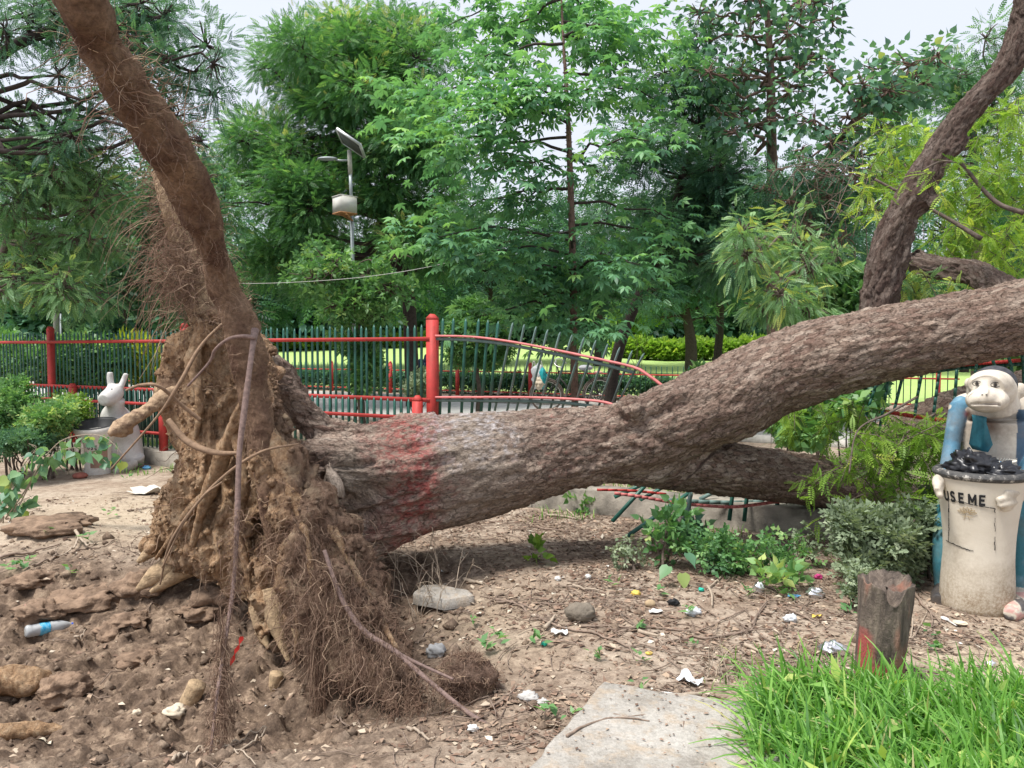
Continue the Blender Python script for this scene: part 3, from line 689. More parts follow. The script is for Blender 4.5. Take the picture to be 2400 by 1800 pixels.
# hanging clod of fibre and the dark matted lumps
def clod(px, py, Y, r, seed, sc=(1, 1, 1)):
    c = W(px, py, Y); mb = MB(); mb.ball(c, r * np.array(sc), 48, 32); v_ = mb.v[0]; d = (v_ - c); d /= np.linalg.norm(d, axis=1)[:, None]
    mb.v[0] = v_ + d * (r * (.28 * fbm(v_ * 9, 4, seed) + .10 * billow(v_ * 40, 3, seed + 1)))[:, None]; return mb
mb = clod(752, 1735, 3.5, .045, 300, (1, 1, 1.7)); part("hanging_clod", mb, m_soilr, fallen, smooth=True)
# red ribbon tied to the hanging root
mb = MB(); P = np.array([W(a, b_, 3.2) for a, b_ in ((566, 1492), (563, 1505), (555, 1522), (547, 1540), (541, 1558), (536, 1562))])
P = spline(P, 22); wv = np.array([.006 + .004 * math.sin(i * .9) for i in range(22)]); vv_ = np.stack([P - np.c_[wv, 0 * wv, 0 * wv], P + np.c_[wv, .5 * wv, 0 * wv]], 1).reshape(-1, 3); i_ = np.arange(21) * 2; mb.add(vv_, np.stack([i_, i_ + 1, i_ + 3, i_ + 2], 1))
single("ribbon", mb, simple("ribbon_red", (.62, .04, .03), .5), "thin red ribbon caught on the long hanging root", "ribbon")
# ================================================================ FENCES
m_red = simple("red_paint", (.52, .055, .05), .6, noise=.45, nscale=9, bump=.12, spec=.25, c2=(.34, .05, .04))
m_redlt = simple("red_paint_faded", (.66, .20, .19), .55, noise=.25, nscale=12, bump=.08)
m_green = simple("green_paint", (.022, .115, .085), .45, noise=.35, nscale=12, bump=.06, spec=.45)
m_greenl = simple("green_paint_dusty", (.14, .22, .20), .55, noise=.4, nscale=10, bump=.05)
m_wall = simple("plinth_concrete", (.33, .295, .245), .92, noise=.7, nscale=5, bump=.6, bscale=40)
FU = np.array([.8832, -.4681, 0]); FN = np.array([.4681, .8832, 0])
def FP(t, z=0.0, s=0.0):                      # point on the fence line; t metres from X=0
    p = np.array([0, 7.07, 0]) + FU * t + FN * s; p[2] = z; return p
def t_at(px):                                 # t where the line crosses a photo column
    a = (px - 1200) / FPX; return 7.07 * a / (FU[0] - a * FU[1])
def post(mb, t, z0, z1, w=.085, s=0):
    c = FP(t, 0, s); rot = np.stack([FU, FN, [0, 0, 1]], 1)
    mb.box(c + [0, 0, (z0 + z1 - .05) / 2], (w, w * .8, z1 - z0 - .05), rot)
    o = np.array([[-w / 2, 0], [w / 2, 0], [w / 2, .02], [0, .06], [-w / 2, .02]])
    v = []
    for sy in (-w * .4, w * .4):
        for a, h in o: v.append(c + FU * a + FN * sy + [0, 0, z1 - .05 + h])
    mb.add(v, [[0, 5, 6, 1], [1, 6, 7, 2], [2, 7, 8, 3], [3, 8, 9, 4], [4, 9, 5, 0]], [[0, 1, 2], [0, 2, 3], [0, 3, 4], [5, 7, 6], [5, 8, 7], [5, 9, 8]])
def picket(mb, a, b_, w=.034, d=.008, side=None):
    w *= .86
    """flat picket from foot a to pointed tip b_"""
    a = np.asarray(a, float); b_ = np.asarray(b_, float); ax = (b_ - a); L = np.linalg.norm(ax); ax /= L
    u = FU if side is None else side; u = u - ax * np.dot(u, ax); u /= np.linalg.norm(u); n = np.cross(u, ax)
    o = [(-w / 2, 0), (w / 2, 0), (w / 2, L - .035), (0, L), (-w / 2, L - .035)]
    v = [a + u * x + ax * z + n * s_ for s_ in (-d / 2, d / 2) for x, z in o]
    mb.add(v, [[0, 1, 2, 4], [5, 9, 7, 6], [0, 5, 6, 1], [1, 6, 7, 2], [2, 7, 8, 3], [3, 8, 9, 4], [4, 9, 5, 0]], [[2, 3, 4], [7, 9, 8]])
TP = t_at(1010)
# low wall under the fence
mb = MB(); rot = np.stack([FU, FN, [0, 0, 1]], 1)
t0 = t_at(-330)
for a, b_, zz, dz in ((t0, t_at(1260), .19, 0), (t_at(1262), 6.5, .215, .01)):
    n = int((b_ - a) / .05); L = np.linspace(a, b_, n); top = zz + .008 * fbm(np.c_[L * 3, L * 0, L * 0], 3, 4)
    prof = [(-.13, -.15), (-.13, .93), (-.115, 1), (.115, 1), (.13, .93), (.13, -.15)]
    v = np.array([FP(l, (z_ * tp if z_ > 0 else z_), s_ + .006 * math.sin(l * 7)) for l, tp in zip(L, top) for s_, z_ in prof])
    i = np.arange(n - 1)[:, None] * 6; j = np.arange(5)[None]
    mb.add(v, np.stack([i + j, i + 6 + j, i + 6 + j + 1, i + j + 1], -1).reshape(-1, 4))
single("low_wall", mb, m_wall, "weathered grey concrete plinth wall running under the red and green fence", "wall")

tall = thing("tall_fence", FP(t_at(385), .19), "upright tall picket fence behind the root plate, ending at the tallest red post", "fence", "red and green fences")
for px in (-260, 118, 432, 1012):
    mb = MB(); post(mb, t_at(px), .19, 1.77 if px < 1000 else 1.80, .085 if px < 1000 else .10, .015); part("post", mb, m_red, tall)
for z in (1.56, .945):
    mb = MB(); mb.bar(FP(t_at(-330), z, -.01), FP(TP, z, -.01), .04, .038, FN); part("rail", mb, m_red, tall)
ts = np.arange(TP - .05, t_at(-200), -.0865); rr_ = np.random.default_rng(2)
rest = MB()
for i, t in enumerate(ts):
    tgt = MB() if i < 98 else rest
    j = rr_.normal(0, .004); picket(tgt, FP(t + j, .32, .035), FP(t + j + rr_.normal(0, .006), 1.70 + rr_.normal(0, .008), .035), .034)
    if i < 98: part("picket", tgt, m_green, tall)
if rest.n: tag(part("picket_row", rest, m_green, tall), kind='stuff')

low = thing("low_fence", FP(t_at(385), .19, -.1), "lower red and green picket fence on the wall just in front of the tall fence", "fence", "red and green fences")
for px in (-200, 182, 392, 988):
    mb = MB(); post(mb, t_at(px), .175, .985, .085, -.075)
    part("post", mb, m_red, low)
for z in (.765, .40):
    mb = MB(); mb.bar(FP(t_at(-330), z, -.06), FP(TP - .1, z, -.06), .035, .03, FN); part("rail", mb, m_red, low)
ts = np.arange(TP - .17, t_at(-60), -.0865)
rest = MB()
for i, t in enumerate(ts):
    tgt = MB() if i < 98 else rest
    j = rr_.normal(0, .004); picket(tgt, FP(t + j, .21, -.035), FP(t + j, .955 + rr_.normal(0, .006), -.035), .034)
    if i < 98: part("picket", tgt, m_green, low)
if rest.n: tag(part("picket_row", rest, m_green, low), kind='stuff')

# ---- the bay bent down by the tree
def F2(px, py, s=0.0): t = t_at(px); p = FP(t, 0, s); return W(px, py, p[1])
def ribbon(pts, w, d, m, parent, name="rail", n=40, side=(0, 0, 1)):
    S = spline(np.array([F2(*p) for p in pts]), n); mb = MB()
    T_ = np.gradient(S, axis=0); T_ /= np.linalg.norm(T_, axis=1)[:, None]
    u = np.tile(FN, (n, 1)); u -= T_ * (u * T_).sum(1)[:, None]; u /= np.linalg.norm(u, axis=1)[:, None]; w_ = np.cross(T_, u)
    v = np.stack([S + u * a * d / 2 + w_ * c * w / 2 for a, c in ((-1, -1), (1, -1), (1, 1), (-1, 1))], 1).reshape(-1, 3)
    i = np.arange(n - 1)[:, None] * 4; j = np.arange(4)[None]; j2 = (j + 1) % 4
    mb.add(v, np.stack([i + j, i + 4 + j, i + 4 + j2, i + j2], -1).reshape(-1, 4)); mb.add(v[[0, 1, 2, 3]], [[0, 1, 2, 3]]); mb.add(v[-4:], [[3, 2, 1, 0]])
    return part(name, mb, m, parent)
bent = thing("bent_fence", FP(TP, .19), "bay of fence with rails bent down and pickets leaning towards the fallen trunk", "fence", "red and green fences")
ribbon([(1020, 787), (1100, 789), (1180, 798), (1260, 812), (1340, 828), (1420, 845), (1490, 862), (1520, 880), (1550, 902), (1580, 930)], .02, .042, m_redlt, bent)
ribbon([(1020, 794), (1100, 797), (1180, 806), (1260, 821), (1340, 838), (1420, 856), (1485, 873)], .030, .006, m_greenl, bent, "angle_iron")
ribbon([(1020, 931), (1110, 931), (1220, 931), (1320, 934), (1400, 940), (1440, 950), (1475, 975)], .02, .042, m_redlt, bent)
ribbon([(1020, 938), (1110, 939), (1220, 940), (1320, 944), (1420, 956)], .028, .006, m_greenl, bent, "angle_iron")
tops = [(1038, 745), (1063, 745), (1092, 746), (1122, 747), (1144, 749), (1168, 752), (1202, 756), (1229, 760), (1257, 765), (1284, 772), (1313, 778), (1341, 784), (1369, 790), (1397, 797), (1425, 805), (1453, 813), (1482, 821), (1510, 827)]
bots = [(1030, 1000), (1051, 1000), (1080, 1000), (1103, 1000), (1125, 1000), (1143, 998), (1152, 1000), (1182, 996), (1202, 996), (1228, 992), (1256, 988), (1282, 985), (1310, 982), (1338, 980), (1366, 978), (1395, 975), (1425, 972), (1447, 948)]
for i, (a, c) in enumerate(zip(tops, bots)):
    mb = MB(); P, Q_ = F2(c[0], c[1], .03), F2(a[0], a[1], .03)
    picket(mb, P, Q_, .034 if i < 6 else .018, .008 if i < 6 else .02); part("picket", mb, m_green if i < 6 else m_greenl, bent)

# ---- crushed stretch under the trunk
cr = thing("crushed_fence", F2(1620, 1260), "flattened stretch of fence with broken green pickets sticking out under the trunk", "fence", "red and green fences")
def wp(px, py, Y): return W(px, py, Y)
def strip(pts, w, d, m, name, par, n=30):
    S = spline(np.array([W(*p) for p in pts]), n); mb = MB()
    for i in range(n - 1): mb.bar(S[i], S[i + 1] + (S[i + 1] - S[i]) * .03, w, d, (0, -1, .15))
    part(name, mb, m, par)
strip([(1440, 1156, 5.75), (1500, 1164, 5.72), (1580, 1178, 5.7), (1650, 1185, 5.7), (1715, 1188, 5.7), (1760, 1184, 5.72), (1820, 1176, 5.78), (1880, 1170, 5.85)], .024, .012, m_redlt, "rail", cr)
strip([(1400, 1148, 5.9), (1480, 1150, 5.95), (1560, 1158, 6.0)], .02, .02, m_red, "rail", cr, 8)
strip([(1560, 1172, 6.0), (1640, 1176, 6.0), (1720, 1178, 6.0), (1790, 1176, 6.0)], .034, .008, m_greenl, "angle_iron", cr, 10)
for a, c, m_ in (((1435, 1222, 5.75), (1518, 1132, 5.9), m_green), ((1468, 1258, 5.6), (1622, 1150, 5.9), m_green), ((1592, 1258, 5.6), (1622, 1150, 5.75), m_greenl), ((1608, 1268, 5.58), (1618, 1152, 5.7), m_greenl),
                 ((1440, 1165, 6.0), (1540, 1120, 6.1), m_green), ((1500, 1172, 5.95), (1575, 1130, 6.1), m_green), ((1709, 1220, 5.85), (1718, 1150, 5.9), m_green), ((1744, 1222, 5.85), (1752, 1150, 5.9), m_green),
                 ((1818, 1216, 5.85), (1824, 1160, 5.9), m_green), ((1886, 1218, 5.8), (1886, 1160, 5.9), m_green), ((1925, 1214, 5.8), (1925, 1170, 5.9), m_green), ((1941, 1216, 5.8), (1941, 1175, 5.9), m_green), ((1640, 1170, 6.1), (1680, 1150, 6.15), m_greenl)):
    mb = MB(); picket(mb, W(*a), W(*c), .036, .008, np.array([1., 0, 0])); part("picket", mb, m_, cr)

# ---- leaning stretch behind the monkey bin
lean = thing("leaning_fence", FP(t_at(2200), .2), "dark leaning fence stretch with two sagging red rails behind the monkey bin", "fence", "red and green fences")
def rgt(pts, w, d, m, name): strip(pts, w, d, m, name, lean)
rgt([(2180, 866, 5.5), (2260, 855, 5.45), (2340, 849, 5.35), (2420, 842, 5.25), (2560, 832, 5.1)], .024, .03, m_red, "rail")
rgt([(2180, 872, 5.5), (2260, 862, 5.45), (2340, 857, 5.35), (2420, 851, 5.25), (2560, 842, 5.1)], .024, .01, m_green, "angle_iron")
rgt([(2060, 962, 5.75), (2120, 972, 5.65), (2180, 981, 5.55), (2240, 988, 5.5), (2400, 1000, 5.3)], .028, .025, m_red, "rail")
for (a, b_, c) in (((2020, 1010), (2040, 940), (2062, 880)), ((2060, 1010), (2070, 960), (2083, 880)), ((2096, 960), (2106, 920), (2118, 872)), ((2144, 975), (2150, 930), (2162, 868)), ((2186, 985), (2194, 925), (2203, 858)),
                   ((2232, 990), (2238, 930), (2244, 845)), ((2285, 880), (2288, 860), (2290, 832)), ((2340, 900), (2332, 860), (2318, 822)), ((2375, 900), (2368, 850), (2352, 812)), ((2400, 900), (2398, 850), (2390, 805))):
    Y = 7.07 / (1 + .53 * (b_[0] - 1200) / FPX); S = spline(np.array([W(*a, Y + .03), W(*b_, Y + .03), W(*c, Y + .03)]), 8); mb = MB()
    for i in range(7): mb.bar(S[i], S[i + 1], .018, .012, (0, 1, 0))
    part("picket", mb, m_green, lean)

# ---- fence round the lawn
lf = thing("lawn_fence", (1.2, 17.0, .3), "low far fence of thin dark pickets and red posts along the lawn edge", "fence")
def LP(t, s=10.3): p = np.array([0, 7.07, 0]) + FU * t + FN * s; p[2] = Hs(p[0], p[1]); return p
def t_lawn(px, s=10.3):
    a = (px - 1200) / FPX; bx, by = FN[0] * s, 7.07 + FN[1] * s; return (a * by - bx) / (FU[0] - a * FU[1])
for px in (-60, 95, 220, 350, 470, 650, 777, 915, 1072, 1243, 1435, 1659, 1900, 2200):
    t = t_lawn(px); mb = MB(); c = LP(t); rot = np.stack([FU, FN, [0, 0, 1]], 1)
    mb.box(c + [0, 0, .41], (.085, .06, .82), rot); mb.add([c + FU * x + FN * y + [0, 0, z] for y in (-.03, .03) for x, z in ((-.042, .82), (.042, .82), (0, .88))], [[0, 3, 4, 1], [1, 4, 5, 2], [2, 5, 3, 0]], [[0, 1, 2], [3, 5, 4]])
    part("post", mb, m_red, lf)
tA, tB = t_lawn(-80), t_lawn(2250)
for h in (.63, .12):
    mb = MB(); n = 24; L = np.linspace(tA, tB, n)
    for a, c in zip(L[:-1], L[1:]): mb.bar(LP(a) + [0, 0, h], LP(c) + [0, 0, h], .035, .03, (0, 0, 1))
    part("rail", mb, m_red, lf)
L = np.arange(t_lawn(640), tB, .125); main = [t for t in L if t < t_lawn(1560)][:98]; rest = [t for t in L if t not in main] + list(np.arange(tA, t_lawn(640), .125))
for t in main:
    mb = MB(); c = LP(t); picket(mb, c + [0, 0, .05] + FN * .03, c + [0, 0, .84] + FN * .03, .02, .008); part("picket", mb, m_green, lf)
mb = MB()
for t in rest: c = LP(t); picket(mb, c + [0, 0, .05] + FN * .03, c + [0, 0, .84] + FN * .03, .02, .008)
tag(part("picket_row", mb, m_green, lf), kind='stuff')
# ================================================================ VEGETATION
def leaf_mat(name, stops, trans=.35, rough=.45, spec=.35):
    m = bpy.data.materials.new(name); m.use_nodes = True; nt = m.node_tree; k = N(nt)
    b = nt.nodes['Principled BSDF']; out = nt.nodes['Material Output']
    col = k.ramp(k.attr('tint'), stops); k.link(col, b.inputs['Base Color']); b.inputs['Roughness'].default_value = rough; b.inputs['Specular IOR Level'].default_value = spec
    tr = k.new("ShaderNodeBsdfTranslucent"); k.link(k.mix(1.0, col, (1.25, 1.35, .7), 'MULTIPLY'), tr.inputs['Color'])
    mx = k.new("ShaderNodeMixShader"); mx.inputs[0].default_value = trans
    k.link(b.outputs[0], mx.inputs[1]); k.link(tr.outputs[0], mx.inputs[2]); k.link(mx.outputs[0], out.inputs['Surface']); return m
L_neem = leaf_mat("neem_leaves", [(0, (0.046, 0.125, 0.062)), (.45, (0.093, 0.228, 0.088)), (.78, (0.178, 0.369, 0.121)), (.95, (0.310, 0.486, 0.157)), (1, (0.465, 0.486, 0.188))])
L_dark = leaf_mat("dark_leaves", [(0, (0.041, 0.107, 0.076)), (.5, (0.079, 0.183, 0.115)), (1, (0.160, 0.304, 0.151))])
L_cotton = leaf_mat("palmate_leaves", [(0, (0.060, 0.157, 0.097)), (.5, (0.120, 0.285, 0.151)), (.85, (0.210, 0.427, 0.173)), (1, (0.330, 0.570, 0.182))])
L_peepal = leaf_mat("heart_leaves", [(0, (0.063, 0.140, 0.104)), (.5, (0.119, 0.253, 0.151)), (.85, (0.224, 0.386, 0.180)), (1, (0.448, 0.532, 0.151))])
L_feather = leaf_mat("feathery_leaves", [(0, (0.074, 0.164, 0.073)), (.5, (0.162, 0.307, 0.138)), (.85, (0.284, 0.445, 0.194)), (1, (0.513, 0.550, 0.145))])
L_bright = leaf_mat("bright_leaves", [(0, (0.089, 0.179, 0.032)), (.5, (0.221, 0.367, 0.058)), (.85, (0.357, 0.493, 0.095)), (1, (0.525, 0.588, 0.116))], .45)
L_mid = leaf_mat("shrub_leaves", [(0, (0.057, 0.144, 0.068)), (.5, (0.135, 0.288, 0.105)), (.85, (0.256, 0.438, 0.161)), (1, (0.480, 0.575, 0.210))])
L_dusty = leaf_mat("dusty_leaves", [(0, (0.132, 0.176, 0.110)), (.5, (0.275, 0.341, 0.220)), (1, (0.462, 0.517, 0.363))], .25, .8, .1)
L_yellow = leaf_mat("yellow_leaves", [(0, (0.208, 0.277, 0.035)), (.5, (0.485, 0.554, 0.058)), (1, (0.716, 0.716, 0.104))], .4)
m_tw = simple("tree_bark_grey", (.155, .12, .098), .95, noise=.55, nscale=18, bump=.8, bscale=60)
m_tdark = simple("tree_bark_dark", (.060, .045, .040), .95, noise=.5, nscale=18, bump=.6)
m_tred = simple("tree_bark_reddish", (.20, .125, .10), .9, noise=.5, nscale=16, bump=.7)

# leaf templates: (verts, quads) along +X, normal +Z
def T_pinnate(n, ll, lw, L, curve=.15, fold=.0):
    v = []; q = []
    for i in range(n):
        x = L * (i + .7) / n; sc = math.sin(math.pi * min(1, (i + 1.2) / (n + 1.0))) ** .5
        for sgn in (-1, 1):
            a = R(62 - 30 * i / n); d = np.array([math.cos(a), sgn * math.sin(a), -.12]); s = np.array([-d[1], d[0], 0]) * 1.0
            o = np.array([x, 0, -curve * (x / L) ** 2 * L]); l = ll * sc; b = len(v)
            v += [o, o + d * l * .5 + s * lw * .5 * sc, o + d * l + [0, 0, -fold * l], o + d * l * .5 - s * lw * .5 * sc]; q.append([b, b + 1, b + 2, b + 3])
    o = np.array([L, 0, -curve * L]); b = len(v); v += [o, o + [ll * .5, lw * .5, 0], o + [ll, 0, -.1 * ll], o + [ll * .5, -lw * .5, 0]]; q.append([b, b + 1, b + 2, b + 3])
    return np.array(v, float), np.array(q)
def T_palm(n, ll, lw, st=.06):
    v = []; q = []
    for i in range(n):
        a = R(-125 + 250 * i / (n - 1)); l = ll * (1 - .25 * abs(i - (n - 1) / 2) / (n / 2)); d = np.array([math.cos(a), math.sin(a), -.25]); s = np.array([-math.sin(a), math.cos(a), 0])
        o = np.array([st, 0, 0]); b = len(v)
        v += [o, o + d * l * .55 + s * lw / 2 + [0, 0, .01], o + d * l + [0, 0, -.12 * l], o + d * l * .55 - s * lw / 2 + [0, 0, .01]]; q.append([b, b + 1, b + 2, b + 3])
    return np.array(v, float), np.array(q)
def T_simple(l, w, pet=.0):
    v = [[pet, 0, 0], [pet + l * .38, w / 2, .06 * l], [pet + l, 0, -.1 * l], [pet + l * .38, -w / 2, .06 * l]]; return np.array(v, float), np.array([[0, 1, 2, 3]])
def T_heart(l, w, pet=.04):
    o = [(0, 0), (-.06, .22), (.10, .46), (.34, .48), (.62, .27), (.84, .08), (1.08, 0), (.84, -.08), (.62, -.27), (.34, -.48), (.10, -.46), (-.06, -.22)]
    v = [[pet + x * l, y * w, -.10 * l * x * x + .25 * abs(y) * w * .6] for x, y in o]
    return np.array(v, float), np.array([[0, 1, 2, 3], [0, 3, 4, 5], [0, 5, 6, 7], [0, 7, 8, 9], [0, 9, 10, 11]])
def T_group(base, n, spread, seed, L=.1):
    """several leaves along a twig"""
    r = np.random.default_rng(seed); V_ = []; Q_ = []; c = 0
    for i in range(n):
        a = r.uniform(0, 6.28); t = r.uniform(-.3, .9); x = L * (i + .5) / n
        Rz = rotm(a * .0 + (1 if i % 2 else -1) * r.uniform(.4, 1.3), r.uniform(-.5, .7), r.uniform(-.8, .8))
        V_.append(base[0] @ Rz.T + [x, 0, -.1 * x]); Q_.append(base[1] + c); c += len(base[0])
    return np.vstack(V_), np.vstack(Q_)
def rotm(yaw, pitch, roll):
    cy, sy, cp, sp, cr_, sr = math.cos(yaw), math.sin(yaw), math.cos(pitch), math.sin(pitch), math.cos(roll), math.sin(roll)
    Rz = np.array([[cy, -sy, 0], [sy, cy, 0], [0, 0, 1]]); Ry = np.array([[cp, 0, sp], [0, 1, 0], [-sp, 0, cp]]); Rx = np.array([[1, 0, 0], [0, cr_, -sr], [0, sr, cr_]])
    return Rz @ Ry @ Rx
def scatter(mb, tpl, pos, dirs, r, scale=(.75, 1.25), tint=None, roll=.5, up=(0, 0, 1)):
    """place template copies: +X -> dirs, +Z roughly up"""
    n = len(pos); d = dirs / (np.linalg.norm(dirs, axis=1)[:, None] + 1e-9)
    u = np.tile(np.array(up, float), (n, 1)) + r.normal(size=(n, 3)) * roll; y = np.cross(u, d); y /= np.linalg.norm(y, axis=1)[:, None] + 1e-9; z = np.cross(d, y)
    M = np.stack([d, y, z], 2) * r.uniform(*scale, n)[:, None, None]
    v = np.einsum('nij,kj->nki', M, tpl[0]) + pos[:, None]
    kq = len(tpl[0]); q = tpl[1][None] + (np.arange(n) * kq)[:, None, None]
    tt = np.clip(tint if tint is not None else r.uniform(0, 1, n), 0, 1)
    mb.add(v.reshape(-1, 3), q.reshape(-1, 4), tint=np.repeat(tt, kq))

def crown_points(clumps, dens, r, subr=.55, lumps=14):
    """clumps: (centre, radii(3)); returns frond positions, outward directions, tint seed, and the sub-centres"""
    P, D, Tn, SC = [], [], [], []
    for c, rad in clumps:
        c = np.asarray(c, float); rad = np.asarray(rad, float); vol = (rad[0] * rad[1] * rad[2]) ** (2 / 3)
        m = max(3, int(lumps)); dd = r.normal(size=(m, 3)); dd /= np.linalg.norm(dd, axis=1)[:, None]
        sub = c + dd * rad * r.uniform(.45, 1.0, m)[:, None]; SC += [(c, s) for s in sub]
        n = int(dens * vol); i = r.integers(0, m, n); off = r.normal(size=(n, 3)) * rad * subr * .5
        p = sub[i] + off; P.append(p)
        o = (p - c) / rad; on = np.linalg.norm(o, axis=1)
        D.append(o / (on[:, None] + 1e-6) * .6 + off / (np.linalg.norm(off, axis=1)[:, None] + 1e-9) * .7)
        Tn.append(.36 + r.normal(0, .15, n) + (r.normal(0, .14, m))[i] + .16 * np.clip(((p - c) / rad)[:, 2], -1, 1.3))  # lighter towards each clump's top: sky light painted into leaf tint, plus new growth
    return np.vstack(P), np.vstack(D), np.concatenate(Tn), SC
def limb(mb, a, b_, r0, r1, r, wob=.12, n=7, sides=6, sag=0):
    a = np.asarray(a, float); b_ = np.asarray(b_, float); L = np.linalg.norm(b_ - a); t = np.linspace(0, 1, n)[:, None]
    P = a + (b_ - a) * t; w = r.normal(size=(n, 3)) * wob * L * .35; w[0] = w[-1] = 0; P = P + w * np.sin(t * math.pi); P[:, 2] += sag * L * np.sin(t[:, 0] * math.pi)
    P = spline(P, n * 2 - 1); mb.tube(P, np.linspace(r0, r1, len(P)), sides)
def tree(name, label, cat, Y, trunk, clumps, tpl, mleaf, mtrunk, dens, seed, droop=.25, scale=(.75, 1.25), subr=.55, lumps=14, group='trees behind the fence',
         twigs=True, up=(0, 0, 1), tintb=0, limbs=True, depth=1.0, hang=0):
    """trunk: [(px,py,r_px)...] bottom to top; clumps: [(px,py,rx_px,ry_px[,dY])]"""
    r = np.random.default_rng(seed)
    tp = [np.array(W(a[0], a[1], Y + (a[3] if len(a) > 3 else 0))) for a in trunk]; tr_ = [a[2] / FPX * Y for a in trunk]
    b0 = tp[0].copy(); zg = float(Hs(b0[0], b0[1])); b0[2] = zg
    tp[0][2] = min(tp[0][2], zg - .05)
    t = thing(name, b0, label, cat, group)
    mb = MB(); S = spline(np.c_[np.array(tp), tr_], 10 * len(tp)); mb.tube(S[:, :3], np.maximum(S[:, 3], .008), 12)
    vv = mb.v[0]; mb.v[0] = vv + (np.array([1, 1, 0]) * (fbm(vv * np.array([4, 4, 1.5]), 3, seed)[:, None] * .12 * S[0, 3]))
    part("trunk", mb, mtrunk, t, smooth=True)
    C = []
    for c in clumps:
        dY = c[4] if len(c) > 4 else r.uniform(-.8, .8) * depth; cc = W(c[0], c[1], Y + dY); sc = (Y + dY) / FPX
        C.append((cc, (c[2] * sc, max(c[2], c[3]) * sc * .8 * depth, c[3] * sc)))
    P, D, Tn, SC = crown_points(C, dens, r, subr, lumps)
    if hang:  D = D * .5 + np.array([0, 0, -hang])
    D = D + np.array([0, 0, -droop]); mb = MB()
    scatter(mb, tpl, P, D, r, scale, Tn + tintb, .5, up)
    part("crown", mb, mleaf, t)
    if limbs:
        mb = MB(); top = S[int(len(S) * .35):]
        for cc, rad in C:
            i = np.argmin(np.linalg.norm(top[:, :3] - cc, axis=1) + np.maximum(0, top[:, 2] - cc[2]) * 1.0); a = top[i]
            limb(mb, a[:3], cc, min(a[3] * .45, .09), .014, r, .18, 7, 7)
        if twigs:
            for c_, s_ in SC: limb(mb, c_, s_, .014, .005, r, .2, 4, 4)
        part("branches", mb, mtrunk, t, smooth=True)
    return t
def clumpfill(r, boxes, n, rad, yj=.9):
    """random clumps in px ellipses: (px,py,rx,ry)"""
    out = []
    for (cx, cy, rx, ry), m in zip(boxes, n):
        for _ in range(m):
            a = r.uniform(0, 6.28); q = math.sqrt(r.uniform(0, 1)); rr = r.uniform(*rad)
            out.append((cx + rx * q * math.cos(a), cy + ry * q * math.sin(a), rr, rr * r.uniform(.55, .85), r.uniform(-yj, yj)))
    return out
rr = np.random.default_rng(77)
F_neem = T_pinnate(5, .050, .025, .145, .3)
F_fine = T_pinnate(7, .038, .018, .15, .25); F_palm = T_palm(6, .135, .050, .05); F_leaf = T_simple(.11, .055); F_heartf = T_heart(.13, .12)

tree("neem_tree", "big light green feathery tree right behind the solar lamp", "tree", 16.5,
     [(968, 900, 17), (962, 780, 16), (955, 690, 16), (925, 600, 15), (900, 520, 14), (850, 420, 12), (800, 300, 9)],
     clumpfill(rr, [(760, 300, 230, 230), (900, 200, 150, 150), (640, 480, 130, 170), (820, 560, 250, 110), (960, 380, 100, 180)], [26, 14, 12, 14, 9], (55, 95), 1.3)
     + [(620, 150, 50, 36), (575, 330, 45, 40), (800, 60, 70, 40), (930, 70, 60, 45), (690, 110, 50, 45), (500, 420, 50, 60), (1040, 120, 60, 60)],
     F_neem, L_neem, m_tdark, 2300, 101, .15, tintb=.16)
tree("neem_tree", "dense dark green tree between the straight spiny trunk and the tall thin tree", "tree", 13.5,
     [(1425, 960, 15), (1440, 860, 14), (1470, 760, 13), (1520, 650, 12), (1560, 560, 11), (1600, 420, 9), (1640, 300, 6)],
     clumpfill(rr, [(1620, 320, 130, 170), (1560, 540, 150, 110), (1720, 520, 130, 130), (1600, 170, 70, 70)], [17, 10, 12, 4], (50, 85), 1.0),
     F_neem, L_dark, m_tdark, 2000, 102, .2, tintb=.15)
tree("neem_tree", "pale yellowish green treetop against the sky beside the long right limb", "tree", 15.0,
     [(2290, 900, 12), (2290, 600, 11), (2280, 300, 8)],
     clumpfill(rr, [(2290, 260, 100, 120), (2160, 330, 110, 90), (2380, 400, 60, 120)], [9, 8, 5], (45, 75), 1.0) + [(2310, 90, 35, 45), (2350, 160, 40, 40)],
     F_neem, L_neem, m_tw, 1500, 103, .15, tintb=.1)
